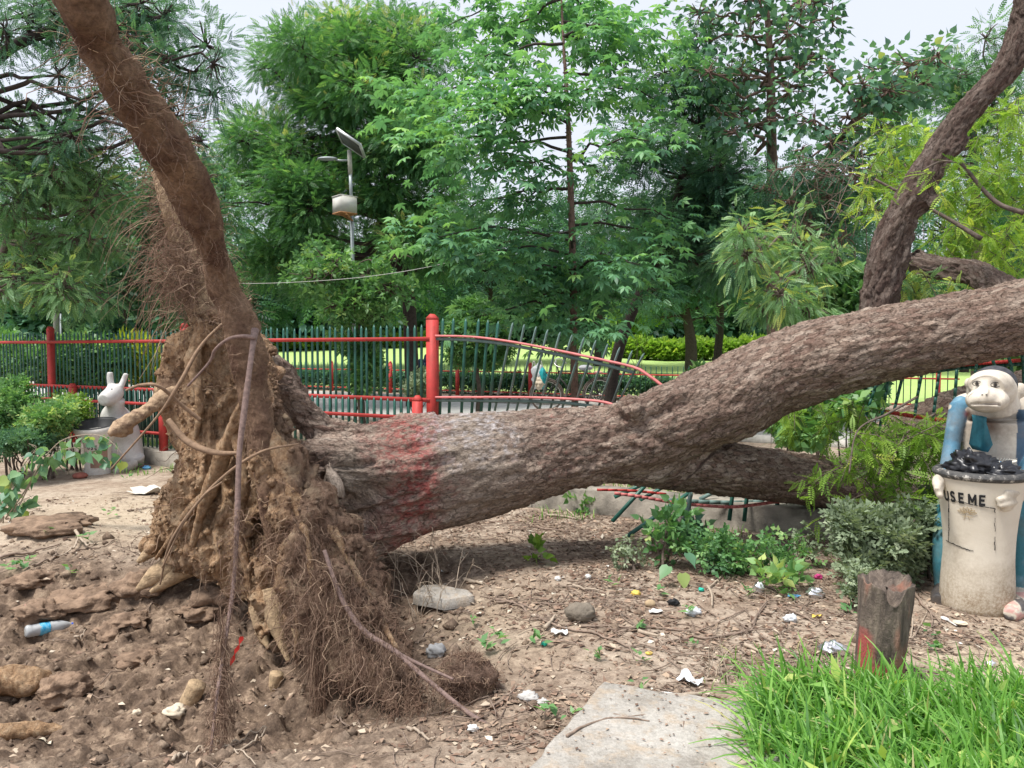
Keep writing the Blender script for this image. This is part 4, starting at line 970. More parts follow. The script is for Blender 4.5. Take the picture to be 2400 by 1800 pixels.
# silk cotton: straight spiny stem, whorled horizontal branches
def cotton():
    Y = 11.0; r = np.random.default_rng(9); tp = [(1348, 985, 8.5), (1345, 800, 8.5), (1342, 600, 8), (1336, 400, 7), (1330, 250, 5), (1322, 120, 3.5), (1315, -20, 2)]
    S = spline(np.array([list(W(a, b_, Y)) + [c / FPX * Y] for a, b_, c in tp]), 60)
    b0 = S[0, :3].copy(); b0[2] = Hs(b0[0], b0[1]); t = thing("silk_cotton_tree", b0, "slim tree with straight spiny trunk, level branches and hand shaped leaves", "tree", "trees behind the fence")
    mb = MB(); S[0, 2] = b0[2] - .05; mb.tube(S[:, :3], S[:, 3], 14); 
    for _ in range(500):
        i = r.integers(4, 50); a = r.uniform(0, 6.28); d = np.array([math.cos(a), math.sin(a), .1]); p = S[i, :3] + [0, 0, r.uniform(-.06, .06)] + d * S[i, 3] * .9
        mb.tube([p, p + d * .022], [.009, .001], 4, cap=False)
    part("trunk", mb, m_tred, t)
    br = MB(); lf_ = MB(); P = []; D = []; tn = []
    spec = [(930, 240, 26), (1000, 330, 24), (1010, 560, 22), (1060, 500, 20), (1100, 600, 16), (1180, 640, 14), (1550, 240, 18), (1600, 120, 20), (1520, 330, 14), (1560, 560, 16), (1500, 620, 18), (1600, 520, 10), (1480, 700, 16), (1250, 700, 16),
            (1180, 380, 16), (1100, 150, 22), (1180, 90, 24), (1050, 60, 20), (1440, 120, 20), (1450, 60, 20), (1230, 200, 24), (1400, 200, 18), (1280, 40, 24), (1380, 30, 20), (1150, 250, 22), (1090, 260, 22), (1420, 420, 10), (1200, 480, 14), (1340, 560, 6), (1350, 680, 10), (1290, 640, 12),
            (1040, 400, 16), (1130, 740, 10), (1400, 760, 16), (1320, 790, 14), (1240, 560, 10), (1420, 660, 14)]
    for px, py, m in spec:
        yy = Y + r.uniform(-1.7, 1.4); e = W(px, py, yy); zc = e[2] + abs(px - 1340) / FPX * Y * .12
        i = np.argmin(abs(S[:, 2] - zc)); a = S[i]; limb(br, a[:3], e, .024, .006, r, .06, 8, 6, .06)
        for f in (.45, .62, .78, .9, 1.0):
            c = a[:3] + (e - a[:3]) * f; k_ = int(m * (.5 + f * .8))
            for _ in range(k_):
                o = r.normal(size=3) * np.array([.26, .26, .13]) * (.6 + .5 * f); P.append(c + o); dd = o + (e - a[:3]) * .15; D.append(dd / np.linalg.norm(dd) + [0, 0, -.15]); tn.append(.48 + r.normal(0, .2) + (.18 if py < 350 else 0))
    scatter(lf_, F_palm, np.array(P), np.array(D), r, (.7, 1.25), np.array(tn), .35)
    part("branches", br, m_tdark, t, smooth=True); part("crown", lf_, L_cotton, t)
cotton()
# peepal with open crown of heart leaves
tree("peepal_tree", "tall thin tree with reddish stem and loose heart shaped leaves against the sky", "tree", 12.5,
     [(1818, 860, 16), (1816, 700, 15), (1812, 500, 13), (1808, 330, 12), (1806, 180, 9), (1800, 60, 7), (1790, -60, 5)],
     clumpfill(rr, [(1720, 100, 110, 110), (1880, 110, 80, 110), (1800, -20, 150, 50), (1760, 260, 80, 70), (1880, 240, 50, 50)], [11, 9, 7, 5, 3], (35, 60), .9) + [(1660, 60, 60, 40), (1950, 50, 30, 50)],
     F_heartf, L_peepal, m_tred, 620, 104, .5, subr=.8, lumps=12, scale=(.6, 1.1))
tree("peepal_tree", "heart leaved tree with a leaning bare branch left of the long right limb", "tree", 11.5,
     [(1880, 900, 12), (1890, 640, 11), (1900, 470, 10), (1960, 340, 9), (2060, 220, 7)],
     clumpfill(rr, [(2000, 240, 120, 90), (2120, 200, 100, 70), (1950, 380, 90, 80), (2200, 180, 50, 50), (2080, 400, 90, 70)], [10, 8, 8, 4, 6], (35, 62), .8),
     F_heartf, L_peepal, m_tred, 700, 105, .5, subr=.7, lumps=12, scale=(.6, 1.1))
# left: near dark thorny tree overhead, feathery bushes
tree("acacia_tree", "dark twisted tree overhead at the top left with twiggy open branches", "tree", 10.0,
     [(-260, 900, 20), (-220, 500, 18), (-130, 280, 16), (0, 130, 13), (140, 60, 10)],
     clumpfill(rr, [(80, 90, 150, 110), (380, 110, 130, 110), (260, 60, 120, 60), (130, 290, 90, 60), (300, 280, 120, 90), (60, 420, 60, 60)], [11, 13, 7, 5, 8, 3], (45, 75), .8)
     + [(500, 220, 50, 40), (500, 150, 40, 60), (470, 330, 45, 30)],
     F_fine, L_dark, m_tdark, 1500, 106, .2, subr=.7, tintb=.12)
tree("feathery_tree", "pale green feathery tree sloping down at the left edge", "tree", 10.5,
     [(-60, 960, 10), (-20, 700, 9), (40, 500, 7)],
     clumpfill(rr, [(90, 430, 130, 110), (200, 520, 120, 110), (40, 600, 90, 110), (170, 640, 80, 60)], [13, 11, 8, 5], (50, 85), .9) + [(40, 330, 60, 45), (250, 370, 60, 50)],
     F_fine, L_feather, m_tw, 1500, 107, .45, tintb=.1, subr=.55)
tree("broadleaf_tree", "dark round leaved tree with slim trunk behind the root plate", "tree", 14.0,
     [(288, 930, 9), (286, 800, 9), (290, 700, 8), (320, 600, 7)],
     clumpfill(rr, [(350, 520, 130, 130), (300, 640, 110, 60), (430, 600, 60, 110), (420, 430, 70, 70)], [15, 8, 7, 5], (50, 80), .9),
     T_group(F_leaf, 5, 1, 3, .14), L_dark, m_tw, 620, 108, .2, tintb=.2)
tree("broadleaf_tree", "light green leafy small tree under the solar lamp, climbing its pale stem", "tree", 13.0,
     [(850, 930, 9), (842, 860, 8), (845, 780, 7), (850, 700, 5), (840, 620, 4)],
     clumpfill(rr, [(810, 670, 110, 60), (850, 780, 40, 110), (900, 640, 60, 60), (760, 640, 60, 50)], [8, 6, 4, 4], (34, 56), .6),
     T_group(F_leaf, 5, 1, 5, .14), L_mid, m_tw, 560, 109, .1, tintb=.15)
def topiary():
    Y = 13.5; r = np.random.default_rng(31)
    b0 = W(1122, 955, Y); b0[2] = Hs(b0[0], b0[1]); t = thing("clipped_tree", b0, "small round clipped tree on a thin stem behind the fence, beside the tall red post", "tree")
    mb = MB(); limb(mb, b0 - [0, 0, .05], W(1120, 800, Y), .045, .03, r, .05, 6, 10); part("trunk", mb, m_tw, t, smooth=True)
    P = []; D = []
    for c, rx, ry, n in ((W(1118, 785, Y), 70, 62, 1500), (W(1110, 735, Y), 45, 36, 600), (W(1150, 820, Y), 50, 40, 500), (W(1085, 810, Y), 40, 50, 400)):
        d = r.normal(size=(n, 3)); d /= np.linalg.norm(d, axis=1)[:, None]; q = r.uniform(.7, 1.08, n)[:, None]
        P.append(c + d * q * np.array([rx, rx, ry]) / FPX * Y); D.append(d + r.normal(size=d.shape) * .5)
    mb = MB(); scatter(mb, T_group(T_simple(.085, .032), 5, 1, 8, .07), np.vstack(P), np.vstack(D), r, (.7, 1.2), r.normal(.45, .2, sum(map(len, P)))); part("crown", mb, L_mid, t)
topiary()
tree("shade_tree", "dark forked tree standing on the lawn with a low spreading crown", "tree", 25.0,
     [(1618, 905, 16), (1620, 820, 14), (1615, 770, 11), (1600, 700, 9)],
     clumpfill(rr, [(1600, 660, 150, 70), (1720, 640, 120, 70), (1500, 660, 80, 60), (1650, 580, 150, 60)], [12, 9, 5, 8], (45, 75), 1.6) + [(1650, 745, 40, 24), (1560, 740, 40, 22)],
     T_pinnate(5, .12, .045, .3, .2), L_dark, m_tdark, 260, 110, .1, tintb=.15)
tree("bare_trunk_tree", "reddish forked trunk just left of where the right limb rises", "tree", 11.5,
     [(1815, 930, 15), (1812, 800, 14), (1808, 700, 13), (1815, 600, 11), (1800, 520, 8)],
     clumpfill(rr, [(1760, 560, 80, 70), (1860, 500, 90, 80), (1900, 400, 90, 80), (1980, 500, 70, 60)], [6, 7, 6, 5], (40, 70), .8),
     F_neem, L_dark, m_tred, 1300, 111, .2, tintb=.1)
# hanging sprays of tamarind-like leaves
F_tam = T_pinnate(8, .026, .012, .105, .35); F_tamL = T_pinnate(8, .032, .015, .12, .4)
tree("tamarind_tree", "fresh green hanging sprays on a level branch between the dark trees and the right limb", "tree", 8.0,
     [(1860, 950, 9), (1850, 800, 9), (1830, 700, 9), (1795, 640, 9), (1770, 560, 6)],
     [(1750, 600, 45, 60), (1790, 560, 60, 45), (1860, 560, 60, 60), (1830, 690, 60, 50), (1740, 540, 40, 30), (1900, 620, 50, 60), (1960, 600, 40, 50), (1790, 720, 50, 30), (1890, 720, 70, 40), (1930, 690, 50, 50)],
     F_tamL, L_feather, m_tw, 3600, 112, .5, subr=.8, lumps=12, tintb=.25, group=None)
def leafy_limb(par, name, path, spec, tpl, ml, mw, seed, dens=1, droop=.9, label=None, tintb=.2):
    """sprays hanging along a path: spec = list of (px,py,Y,rx,ry,n)"""
    r = np.random.default_rng(seed); mb = MB()
    if path:
        for p in path: 
            S = spline(np.array([list(W(a, b_, c)) + [d / FPX * c] for a, b_, c, d in p]), 8 * len(p)); mb.tube(S[:, :3], np.maximum(S[:, 3], .002), 7)
    lf_ = MB(); P = []; D = []; tn = []
    for px, py, Y, rx, ry, n in spec:
        c = W(px, py, Y); s = Y / FPX
        m = max(3, n // 14); d = r.normal(size=(m, 3)); sub = c + d * np.array([rx, min(rx, ry) * 1.0, ry]) * s * .55
        for q in sub:
            lt = r.normal(0, .16); ax = r.normal(size=3) * [1, 1, .4] + [0, 0, -droop * .6]; ax /= np.linalg.norm(ax); L = r.uniform(.18, .4)
            mb.tube([q, q + ax * L * .5, q + ax * L + [0, 0, -.05]], [.0035, .0025, .0012], 4, cap=False)
            for _ in range(int(14 * dens)):
                t = r.uniform(0, 1); P.append(q + ax * L * t + [0, 0, -.05 * t * t]); dd = ax * .35 + r.normal(size=3) * 1.0 + [0, 0, -droop * .25]; D.append(dd); tn.append(.45 + tintb + lt + r.normal(0, .15))
    scatter(lf_, tpl, np.array(P), np.array(D), r, (.7, 1.25), np.array(tn), .4)
    if mb.n: part("twig", mb, mw, par)
    o = part(name, lf_, ml, par)
    if label: o['label'] = label
leafy_limb(fallen, "foliage", [[(2400, 500, 5.2, 6), (2330, 470, 5.3, 5), (2250, 380, 5.4, 4)], [(2300, 560, 5.6, 6), (2200, 500, 5.8, 4), (2050, 420, 6.0, 3)]],
           [(2330, 300, 6.2, 80, 80, 300), (2360, 420, 6.2, 70, 90, 420), (2280, 470, 6.4, 60, 60, 260), (2250, 560, 6.4, 90, 60, 380), (2370, 540, 6.0, 60, 60, 320), (2390, 250, 6.1, 40, 60, 160), (2340, 620, 6.5, 60, 30, 140),
            (2080, 300, 6.6, 50, 40, 130), (2110, 380, 6.5, 60, 50, 200), (2060, 440, 6.5, 55, 40, 170), (2160, 330, 6.6, 50, 50, 150), (2240, 640, 6.0, 20, 10, 20), (2200, 460, 6.6, 50, 60, 180)],
           F_tam, L_bright, m_tw, 400, 1.0, 1.2)
leafy_limb(fallen, "foliage", [], [(2130, 640, 5.6, 40, 40, 130), (2180, 670, 5.6, 50, 35, 160), (2240, 690, 5.5, 45, 25, 110)], F_tam, L_feather, m_tw, 401, 1, 1.2, "pale drying sprays between the limbs", .45)
leafy_limb(fallen, "foliage", [[(2230, 378, 5.2, 3), (2200, 380, 5.1, 2.5), (2160, 400, 5.0, 2)]], [(2185, 385, 5.1, 30, 14, 42)], F_tam, L_bright, m_tw, 402, 1, .8)
leafy_limb(fallen, "foliage", [[(2150, 930, 4.9, 3), (2080, 970, 4.8, 3), (2010, 1010, 4.7, 2), (1990, 1110, 4.6, 2)], [(2210, 960, 4.9, 3), (2130, 1010, 4.8, 2.5), (2080, 1100, 4.7, 2)]],
           [(1900, 945, 5.9, 90, 18, 170), (1830, 960, 6.0, 60, 14, 90), (1990, 950, 5.6, 60, 30, 150), (1985, 1060, 4.8, 26, 80, 130), (2060, 1020, 4.9, 45, 60, 200), (2140, 1010, 4.8, 70, 60, 300), (2180, 1070, 4.8, 40, 60, 160), (2120, 1120, 4.8, 60, 50, 180), (2010, 1150, 4.7, 20, 30, 30)],
           F_tam, L_bright, m_tw, 403, 1.0, 1.1, "fresh sprays hanging by the monkey bin", .0)
leafy_limb(fallen, "foliage", [], [(1960, 930, 5.9, 90, 40, 220), (1870, 940, 6.2, 60, 20, 100)], T_group(F_leaf, 4, 1, 13, .1), L_mid, m_tw, 404, .5, .3, None, .0)

def vines(name, label, px, py, Y, rx, ry, n, seed):
    r = np.random.default_rng(seed); c = W(px, py, Y); s_ = Y / FPX; mb = MB()
    for _ in range(n):
        a = c + r.normal(size=3) * np.array([rx, 20, ry]) * s_ * .6; b_ = a + r.normal(size=3) * np.array([rx, 20, ry]) * s_; m_ = (a + b_) / 2 + r.normal(size=3) * .25 + [0, 0, -.15]
        mb.tube(spline(np.array([a, m_, b_, b_ + [r.normal(0, .1), 0, -.35 * r.uniform(0, 1)]]), 16), .0042, 4)
    single(name, mb, m_twigv, label, "vine")
m_twigv = simple("dry_vine", (.17, .125, .10), .9, noise=.4)
vines("dry_vines", "tangle of dry leafless vines in the dark gap above the middle of the long trunk", 1985, 390, 8.6, 60, 30, 20, 5)
vines("dry_vines", "loose dry vines hanging lower beside the green hanging sprays", 1960, 500, 8.4, 60, 50, 12, 6)
# far masses that close the view
def wood(name, label, Y, boxes, n, rad, tpl, ml, dens, seed, dark=0):
    r = np.random.default_rng(seed); C = []
    for (cx, cy, rx, ry), m in zip(boxes, n):
        for _ in range(m):
            yy = Y * r.uniform(.92, 1.1); a = r.uniform(*rad); C.append((W(cx + rx * r.uniform(-1, 1), cy + ry * r.uniform(-1, 1), yy), np.array([a, a, a * .75]) / FPX * Y))
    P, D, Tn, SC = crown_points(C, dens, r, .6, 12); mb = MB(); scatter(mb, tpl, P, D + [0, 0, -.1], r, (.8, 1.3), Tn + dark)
    return mb
F_far = T_pinnate(4, .22, .085, .5, .2)
k_ = [("far_tree", "tall far tree with a rounded crown behind the acacia", 30, (-60, 520, 180, 130)), ("far_tree", "far tree filling the gap behind the root plate", 32, (260, 600, 170, 110)), ("far_tree", "far tree behind the solar lamp pole", 34, (560, 620, 170, 110)),
      ("far_tree", "far tree behind the leafy small tree", 33, (860, 610, 170, 110)), ("far_tree", "far tree behind the clipped round tree", 35, (1140, 600, 160, 120)), ("far_tree", "far tree behind the spiny trunk", 34, (1400, 560, 150, 110)),
      ("far_tree", "far tree behind the lawn shade tree", 38, (1680, 560, 170, 120)), ("far_tree", "far tree left of the right limb", 33, (1960, 560, 170, 130)), ("far_tree", "far tree behind the bright foliage at the right edge", 30, (2260, 560, 190, 150)), ("far_tree", "far tree at the right border", 31, (2520, 520, 160, 170))]
for q, (nm, lb, Y, bx) in enumerate(k_):
    r = np.random.default_rng(600 + q)
    tree(nm, lb, "tree", Y, [(bx[0], 850, 10), (bx[0] + 8, 740, 9), (bx[0] + 4, bx[1], 7)],
         clumpfill(r, [(bx[0], bx[1] - 10, bx[2], bx[3]), (bx[0], bx[1] + 62, bx[2] * .9, 28)], [20, 9], (48, 78), 2.5), F_far, L_dark if q % 3 else L_neem, m_tdark, 75, 620 + q, .1, tintb=.0, group='far trees', twigs=False)
mb = wood("far_wood", "", 62, [(200, 732, 560, 26), (1000, 730, 560, 22), (1900, 742, 650, 26), (1200, 640, 1500, 60)], [70, 70, 70, 80], (50, 80), T_simple(.8, .5), L_dark, 60, 88)
single("far_wood", mb, L_dark, "dark wood closing the view beyond the lawn", "wood"); bpy.data.objects["far_wood"]['kind'] = 'stuff'

# hedges and shrubs
def bush(name, label, px, py, Y, rx, ry, n, tpl, ml, seed, cat="shrub", group=None, depth=None, stems=6, tintb=0, scale=(.7, 1.2), up=0.3, shell=.45):
    r = np.random.default_rng(seed); c = W(px, py, Y); s = Y / FPX; zg = gz(c[0], c[1])
    t = thing(name, (c[0], c[1], zg), label, cat, group); m = 26
    dd = r.normal(size=(m, 3)); dd /= np.linalg.norm(dd, axis=1)[:, None]; rad = np.array([rx, (depth or rx), ry]) * s; sub = c + dd * rad * r.uniform(.35, 1.0, m)[:, None]
    i = r.integers(0, m, n); d = r.normal(size=(n, 3)); d /= np.linalg.norm(d, axis=1)[:, None]; P = sub[i] + d * rad * (.16 + .22 * r.uniform(0, 1, m)[i])[:, None] * r.uniform(shell, 1, n)[:, None]
    P[:, 2] = np.maximum(P[:, 2], zg + .02 + .1 * r.uniform(0, 1, n)); mb = MB(); D = d + r.normal(size=d.shape) * .4 + [0, 0, up]
    scatter(mb, tpl, P, D, r, scale, .42 + tintb + r.normal(0, .17, n) + r.normal(0, .12, m)[i]); part("foliage", mb, ml, t)
    mb = MB()
    for q in range(stems): limb(mb, np.array([c[0], c[1], zg - .03]) + r.normal(size=3) * [.06, .06, 0], sub[q % m], .012, .004, r, .15, 6, 5)
    part("stem", mb, m_tw, t); return t
G4 = T_group(T_simple(.045, .026), 6, 1, 21, .10); G4b = T_group(T_simple(.10, .055), 4, 1, 22, .10)
bush("shrub", "leafy shrub at the left edge in front of the fence", 20, 950, 8.6, 55, 62, 1300, G4, L_mid, 701, tintb=.2)
bush("shrub", "low rounded shrub with yellow green tips left of the rabbit bin", 112, 985, 8.4, 62, 44, 1300, G4, L_mid, 702, tintb=.3)
bush("shrub", "shrub with pale sprigs directly left of the low red post", 165, 960, 8.9, 36, 30, 420, G4, L_bright, 703, tintb=-.2)
bush("shrub", "dark leafy shrub in the lower left corner of the fence", 50, 1035, 8.2, 90, 30, 1200, G4, L_dark, 704, tintb=.2)
bush("shrub", "yellow leaved shrub behind the fence beside the rabbit bin", 335, 850, 13.0, 55, 60, 900, T_simple(.20, .045), L_yellow, 705, up=1.2)
bush("shrub", "yellow green shrub behind the pickets near the rabbit ears", 385, 880, 13.5, 35, 45, 500, T_simple(.2, .045), L_yellow, 706, up=1.2, tintb=-.2)
bush("shrub", "leafy green bush behind the tall fence above the left shrubs", 150, 840, 12.5, 130, 80, 2400, G4b, L_mid, 707, tintb=.1)
bush("shrub", "dark bush behind the pickets left of the yellow shrub", 240, 820, 13.6, 70, 70, 1400, G4b, L_dark, 708, tintb=.2)
bush("shrub", "green bush behind the fence at the far left", -40, 830, 12.8, 110, 85, 1800, G4b, L_mid, 709, tintb=0)
bush("shrub", "pale grey green shrub at the foot of the pale stemmed tree", 985, 905, 12.5, 38, 28, 600, G4, L_dusty, 710)
bush("shrub", "creeper bush wrapped round the pale stem behind the pickets", 850, 850, 13.0, 50, 75, 1100, G4b, L_mid, 711, tintb=.1)
bush("shrub", "yellow green bush on the lawn side below the far trees", 1500, 735, 30, 60, 40, 700, T_group(T_simple(.22, .14), 5, 1, 24, .3), L_bright, 712, tintb=-.15)
bush("shrub", "dark shrub behind the crushed fence beside the lower limb", 1650, 900, 10.0, 60, 50, 1000, G4b, L_mid, 713)
for q, (px, py, Y, rx, ry, lb) in enumerate(((2010, 700, 8.6, 70, 70, "leafy shrub just left of the right limb foot"), (1930, 770, 8.6, 60, 50, "leafy shrub above the trunk near the reddish trunk"), (2000, 905, 8.0, 55, 45, "dark leafy bush under the raised trunk"),
                                             (2330, 800, 8.6, 100, 50, "bush behind the monkey head"), (2390, 830, 8.8, 60, 45, "bush at the right edge above the leaning fence"), (1860, 1000, 7.2, 80, 30, "low greenery filling the fork of the trunk"))):
    bush("shrub", lb, px, py, Y, rx, ry, 1300, G4b, L_mid if q != 2 else L_dark, 720 + q, tintb=.1)
# far yellow-green hedge beyond the lawn and clipped hedge along the lawn fence
def hedge(name, label, pts, w, h, n, tpl, ml, seed, tintb=0, scale=(.8, 1.3), gap=0):
    r = np.random.default_rng(seed); P = np.array(pts); S = spline(P, 80) if len(P) > 2 else P[0] + (P[1] - P[0]) * np.linspace(0, 1, 80)[:, None]
    i = r.integers(0, 80, n); p = S[i] + (S[1] - S[0]) * r.uniform(-.5, .5, (n, 1)); a = r.uniform(-.2, math.pi + .2, n)
    sq = lambda x: np.sign(x) * np.abs(x) ** .6
    bump_ = 1 + .15 * fbm(p * .9, 2, seed)
    off = np.c_[np.zeros(n), sq(np.cos(a)) * w / 2, np.maximum(sq(np.sin(a)), r.uniform(0, .9, n) * (np.abs(np.cos(a)) > .7)) * h * bump_]
    p = p + off * r.uniform(.75, 1.05, (n, 1)); mb = MB(); scatter(mb, tpl, p, np.c_[r.normal(size=(n, 2)), r.uniform(-.1, 1, n)], r, scale, r.normal(.45 + tintb, .18, n))
    c = P.mean(0); c = np.array([c[0], c[1], P[:, 2].min()]); t = thing(name, c, label, "hedge"); part("foliage", mb, ml, t)
    for q in range(4, 80, 12): mb = MB(); limb(mb, S[q] - [0, 0, .05], S[q] + [0, 0, h * .7], .03, .01, r, .1, 4, 4); part("stem", mb, m_tdark, t)
G8 = T_group(T_simple(.07, .04), 6, 1, 31, .1)
hedge("clipped_hedge", "low dark green clipped hedge in front of the lawn fence", [LP(t, 10.85) for t in np.linspace(t_lawn(560, 10.85), t_lawn(1560, 10.85), 8)], .5, .52, 11000, G8, L_dark, 801, .15)
hedge("clipped_hedge", "low dark hedge behind the left part of the fence", [LP(t, 10.85) for t in np.linspace(t_lawn(-100, 10.85), t_lawn(520, 10.85), 6)], .6, .7, 8000, G8, L_mid, 802, -.05)
def far_hedge(px0, px1, py, Y):
    a = []
    for px in np.linspace(px0, px1, 6):
        p = W(px, py, Y); p[2] = Hs(p[0], p[1]); a.append(p)
    return a
hedge("flowering_hedge", "bright yellow green hedge across the far side of the lawn", far_hedge(1440, 1860, 830, 44), 1.6, .95, 5000, T_group(T_simple(.26, .18), 5, 1, 32, .4), L_bright, 803, .1)
hedge("flowering_hedge", "low pale hedge at the far left end of the lawn", far_hedge(560, 1000, 830, 58), 2.0, .8, 3500, T_group(T_simple(.3, .2), 5, 1, 33, .5), L_bright, 804, -.05)
# ================================================================ STATUES AND OBJECTS
def painted(name, parent, prims, voxel, m, it=6, blend=None, post=None):
    """one continuous cast body: prims = [(stations[(px,py,Y,r_px)...], colour, (optional squash in y))]"""
    mb = MB(); SS = []
    for pr in prims:
        st, col = pr[0], pr[1]
        if len(st) == 1:
            px, py, Y, r = st[0]; c = W(px, py, Y); rr_ = np.array(r if hasattr(r, '__len__') else (r, r, r)) / FPX * Y; mb.ball(c, rr_, 28, 20); SS.append((np.array([[*c, rr_.min()]]), col))
        else: SS.append((wtube(mb, st, 22), col))
    V_, N_, Q_, T__ = remesh(mb, voxel, it)
    if post is not None: V_ = post(V_, N_)
    best = np.full(len(V_), 1e9); C = np.zeros((len(V_), 4), np.float32)
    jit = .012 * fbm(V_ * 9, 3, 5)
    for S, col in SS:
        d = np.min(np.linalg.norm(V_[:, None] - S[None, :, :3], axis=2) - S[None, :, 3], axis=1) + jit * 0
        mk = d < best; best[mk] = d[mk]; C[mk] = (*col, 1)
    if blend: C = blend(V_, C)
    mb2 = MB(); mb2.add(V_, Q_, T__); me = mb2.mesh(name, m, loc=base(parent), smooth=True)
    at = me.attributes.new('paint', 'FLOAT_COLOR', 'POINT'); at.data.foreach_set("color", C.astype(np.float32).ravel())
    return obj(name, me, parent)
def cast_mat(name, grime=(.20, .15, .10), amt=.55):
    m, nt, b = mat(name); k = N(nt); v = k.coord(); n1 = k.noise(v, 5, 6, .65); n2 = k.noise(v, 45, 6, .7)
    c = k.attr('paint', 'Color'); c = k.mix(k.math('MULTIPLY', k.ramp(n1, [(.46, 0.0), (.72, 1.0)]), amt), c, grime)
    c = k.mix(.45, c, k.ramp(n2, [(.3, .32), (.65, .6)]), 'OVERLAY'); k.link(c, b.inputs['Base Color']); b.inputs['Roughness'].default_value = .62; b.inputs['Specular IOR Level'].default_value = .3
    k.bump(n2, .25, .006, b); return m
m_cast = cast_mat("painted_cement"); m_castw = cast_mat("white_cement", (.30, .27, .24), .35)
WHT = (.60, .54, .45); BLUE = (.075, .185, .27); TEAL = (.05, .19, .235); BLK = (.035, .035, .04)

GLY = {'U': [[(0, 1), (0, .25), (.12, .05), (.35, 0), (.58, .05), (.7, .25), (.7, 1)]], 'S': [[(.64, .82), (.5, .97), (.2, .98), (.04, .8), (.1, .6), (.55, .42), (.66, .22), (.5, .03), (.18, .02), (.02, .18)]],
       'E': [[(0, 0), (0, 1)], [(0, .96), (.6, .96)], [(0, .5), (.5, .5)], [(0, .04), (.6, .04)]], 'M': [[(0, 0), (0, 1)], [(0, 1), (.42, .25)], [(.42, .25), (.84, 1)], [(.84, 1), (.84, 0)]]}
def letter(parent, ch, x0, size, c, rf, ang0, z, m, w=.17, lift=.003):
    """one hand painted letter wrapped round a vertical cylinder"""
    mb = MB()
    for st in GLY[ch]:
        P = np.array(st, float); Q_ = []
        for a_, b_2 in zip(P[:-1], P[1:]):
            for f in np.linspace(0, 1, 5)[:-1]: Q_.append(a_ + (b_2 - a_) * f)
        Q_.append(P[-1]); Q_ = np.array(Q_); t_ = np.gradient(Q_, axis=0); t_ /= np.linalg.norm(t_, axis=1)[:, None]; nrm = np.c_[-t_[:, 1], t_[:, 0]] * w / 2
        if len(P) == 2: Q_[0] -= t_[0] * w * .25; Q_[-1] += t_[-1] * w * .25
        V2 = np.stack([Q_ + nrm, Q_ - nrm], 1).reshape(-1, 2) * size * np.array([.72, 1]); out = []
        for x, y in V2:
            R_ = rf(z + y) + lift; a_ = ang0 + (x0 + x) / R_; out.append([c[0] + R_ * math.cos(a_), c[1] + R_ * math.sin(a_), c[2] + z + y])
        i_ = np.arange(len(Q_) - 1) * 2; mb.add(out, np.stack([i_, i_ + 1, i_ + 3, i_ + 2], 1)); lift += .0006
    return part("letter", mb, m, parent)
m_black = simple("black_paint", (.022, .022, .024), .6, noise=.3)
m_inner = simple("bin_inside", (.02, .02, .02), .8)

# ---------------------------------------------------------------- monkey bin
Yb = 4.16; bc = W(2288, 1440, Yb); bc[2] = gz(bc[0], bc[1]) - .01
monkey = thing("monkey_bin", bc, "painted cement monkey in a blue suit and tie hugging a white USE ME litter bin", "litter bin")
m_bin, nt, b = mat("bin_paint"); k = N(nt); v = k.coord(); n1 = k.noise(v, 4, 6, .65); n2 = k.noise(v, 70, 6, .75)
sep = k.new("ShaderNodeSeparateXYZ"); k.link(v, sep.inputs[0])
low_ = k.math('ADD', k.math('MULTIPLY', k.math('SUBTRACT', .46, sep.outputs[2]), 2.2), k.math('MULTIPLY', k.math('SUBTRACT', n1, .5), 1.6))   # mud splashed up from the soil
c = k.mix(n1, (.72, .66, .56), (.52, .45, .35)); c = k.mix(k.math('MULTIPLY', k.ramp(low_, [(.1, 0.0), (.9, 1.0)]), k.ramp(n2, [(.35, .35), (.6, 1.0)])), c, (.24, .175, .11))
k.link(c, b.inputs['Base Color']); b.inputs['Roughness'].default_value = .75; k.bump(n2, .35, .004, b)
prof = [(.178, 0), (.186, .02), (.183, .1), (.176, .25), (.176, .36), (.184, .48), (.198, .60), (.214, .70), (.222, .745)]
def br_(z): return np.interp(z, [p[1] for p in prof], [p[0] for p in prof])
mb = MB(); pr = spline(np.array([[a, 0, z] for a, z in prof]), 40)[:, [0, 2]]; mb.lathe(pr, 56, bc); vv = mb.v[0]
mb.v[0] = vv + np.c_[fbm(vv * 6, 2, 3), fbm(vv * 6, 2, 4), 0 * vv[:, 0]] * .004; part("bin", mb, m_bin, monkey, smooth=True)
mb = MB(); a_ = np.linspace(0, 2 * math.pi, 13)[:-1]; ring = [(.212 + .026 * math.cos(t), .765 + .024 * math.sin(t)) for t in a_] + [(.238, .765)]
mb.lathe(ring, 56, bc); m_rim, nt, b = mat("rim_paint"); k = N(nt); n_ = k.noise(k.coord(), 22, 6, .7)
k.link(k.ramp(n_, [(.42, (.035, .035, .035)), (.56, (.08, .075, .07)), (.66, (.5, .47, .42))]), b.inputs['Base Color']); b.inputs['Roughness'].default_value = .7; part("rim", mb, m_rim, monkey, smooth=True)
mb = MB(); mb.lathe([(.212, .76), (.185, .62), (.165, .5), (.15, .4), (0.001, .38)], 40, bc); part("bin_lining", mb, m_inner, monkey, smooth=True)
aF = math.atan2(-bc[1], -bc[0]) + .02
def wrap(px, z): # angle on the bin where a photo column falls (front side)
    d = (px - 2288) / FPX * Yb; return math.atan2(-bc[1], -bc[0]) + math.asin(max(-1, min(1, d / br_(z))))
for ch, px in (('U', 2219), ('S', 2232), ('E', 2249), ('M', 2268), ('E', 2289)): letter(monkey, ch, 0, .051, bc, br_, wrap(px, .64) + (.015 if ch == 'U' else 0), .620, m_black, .27)
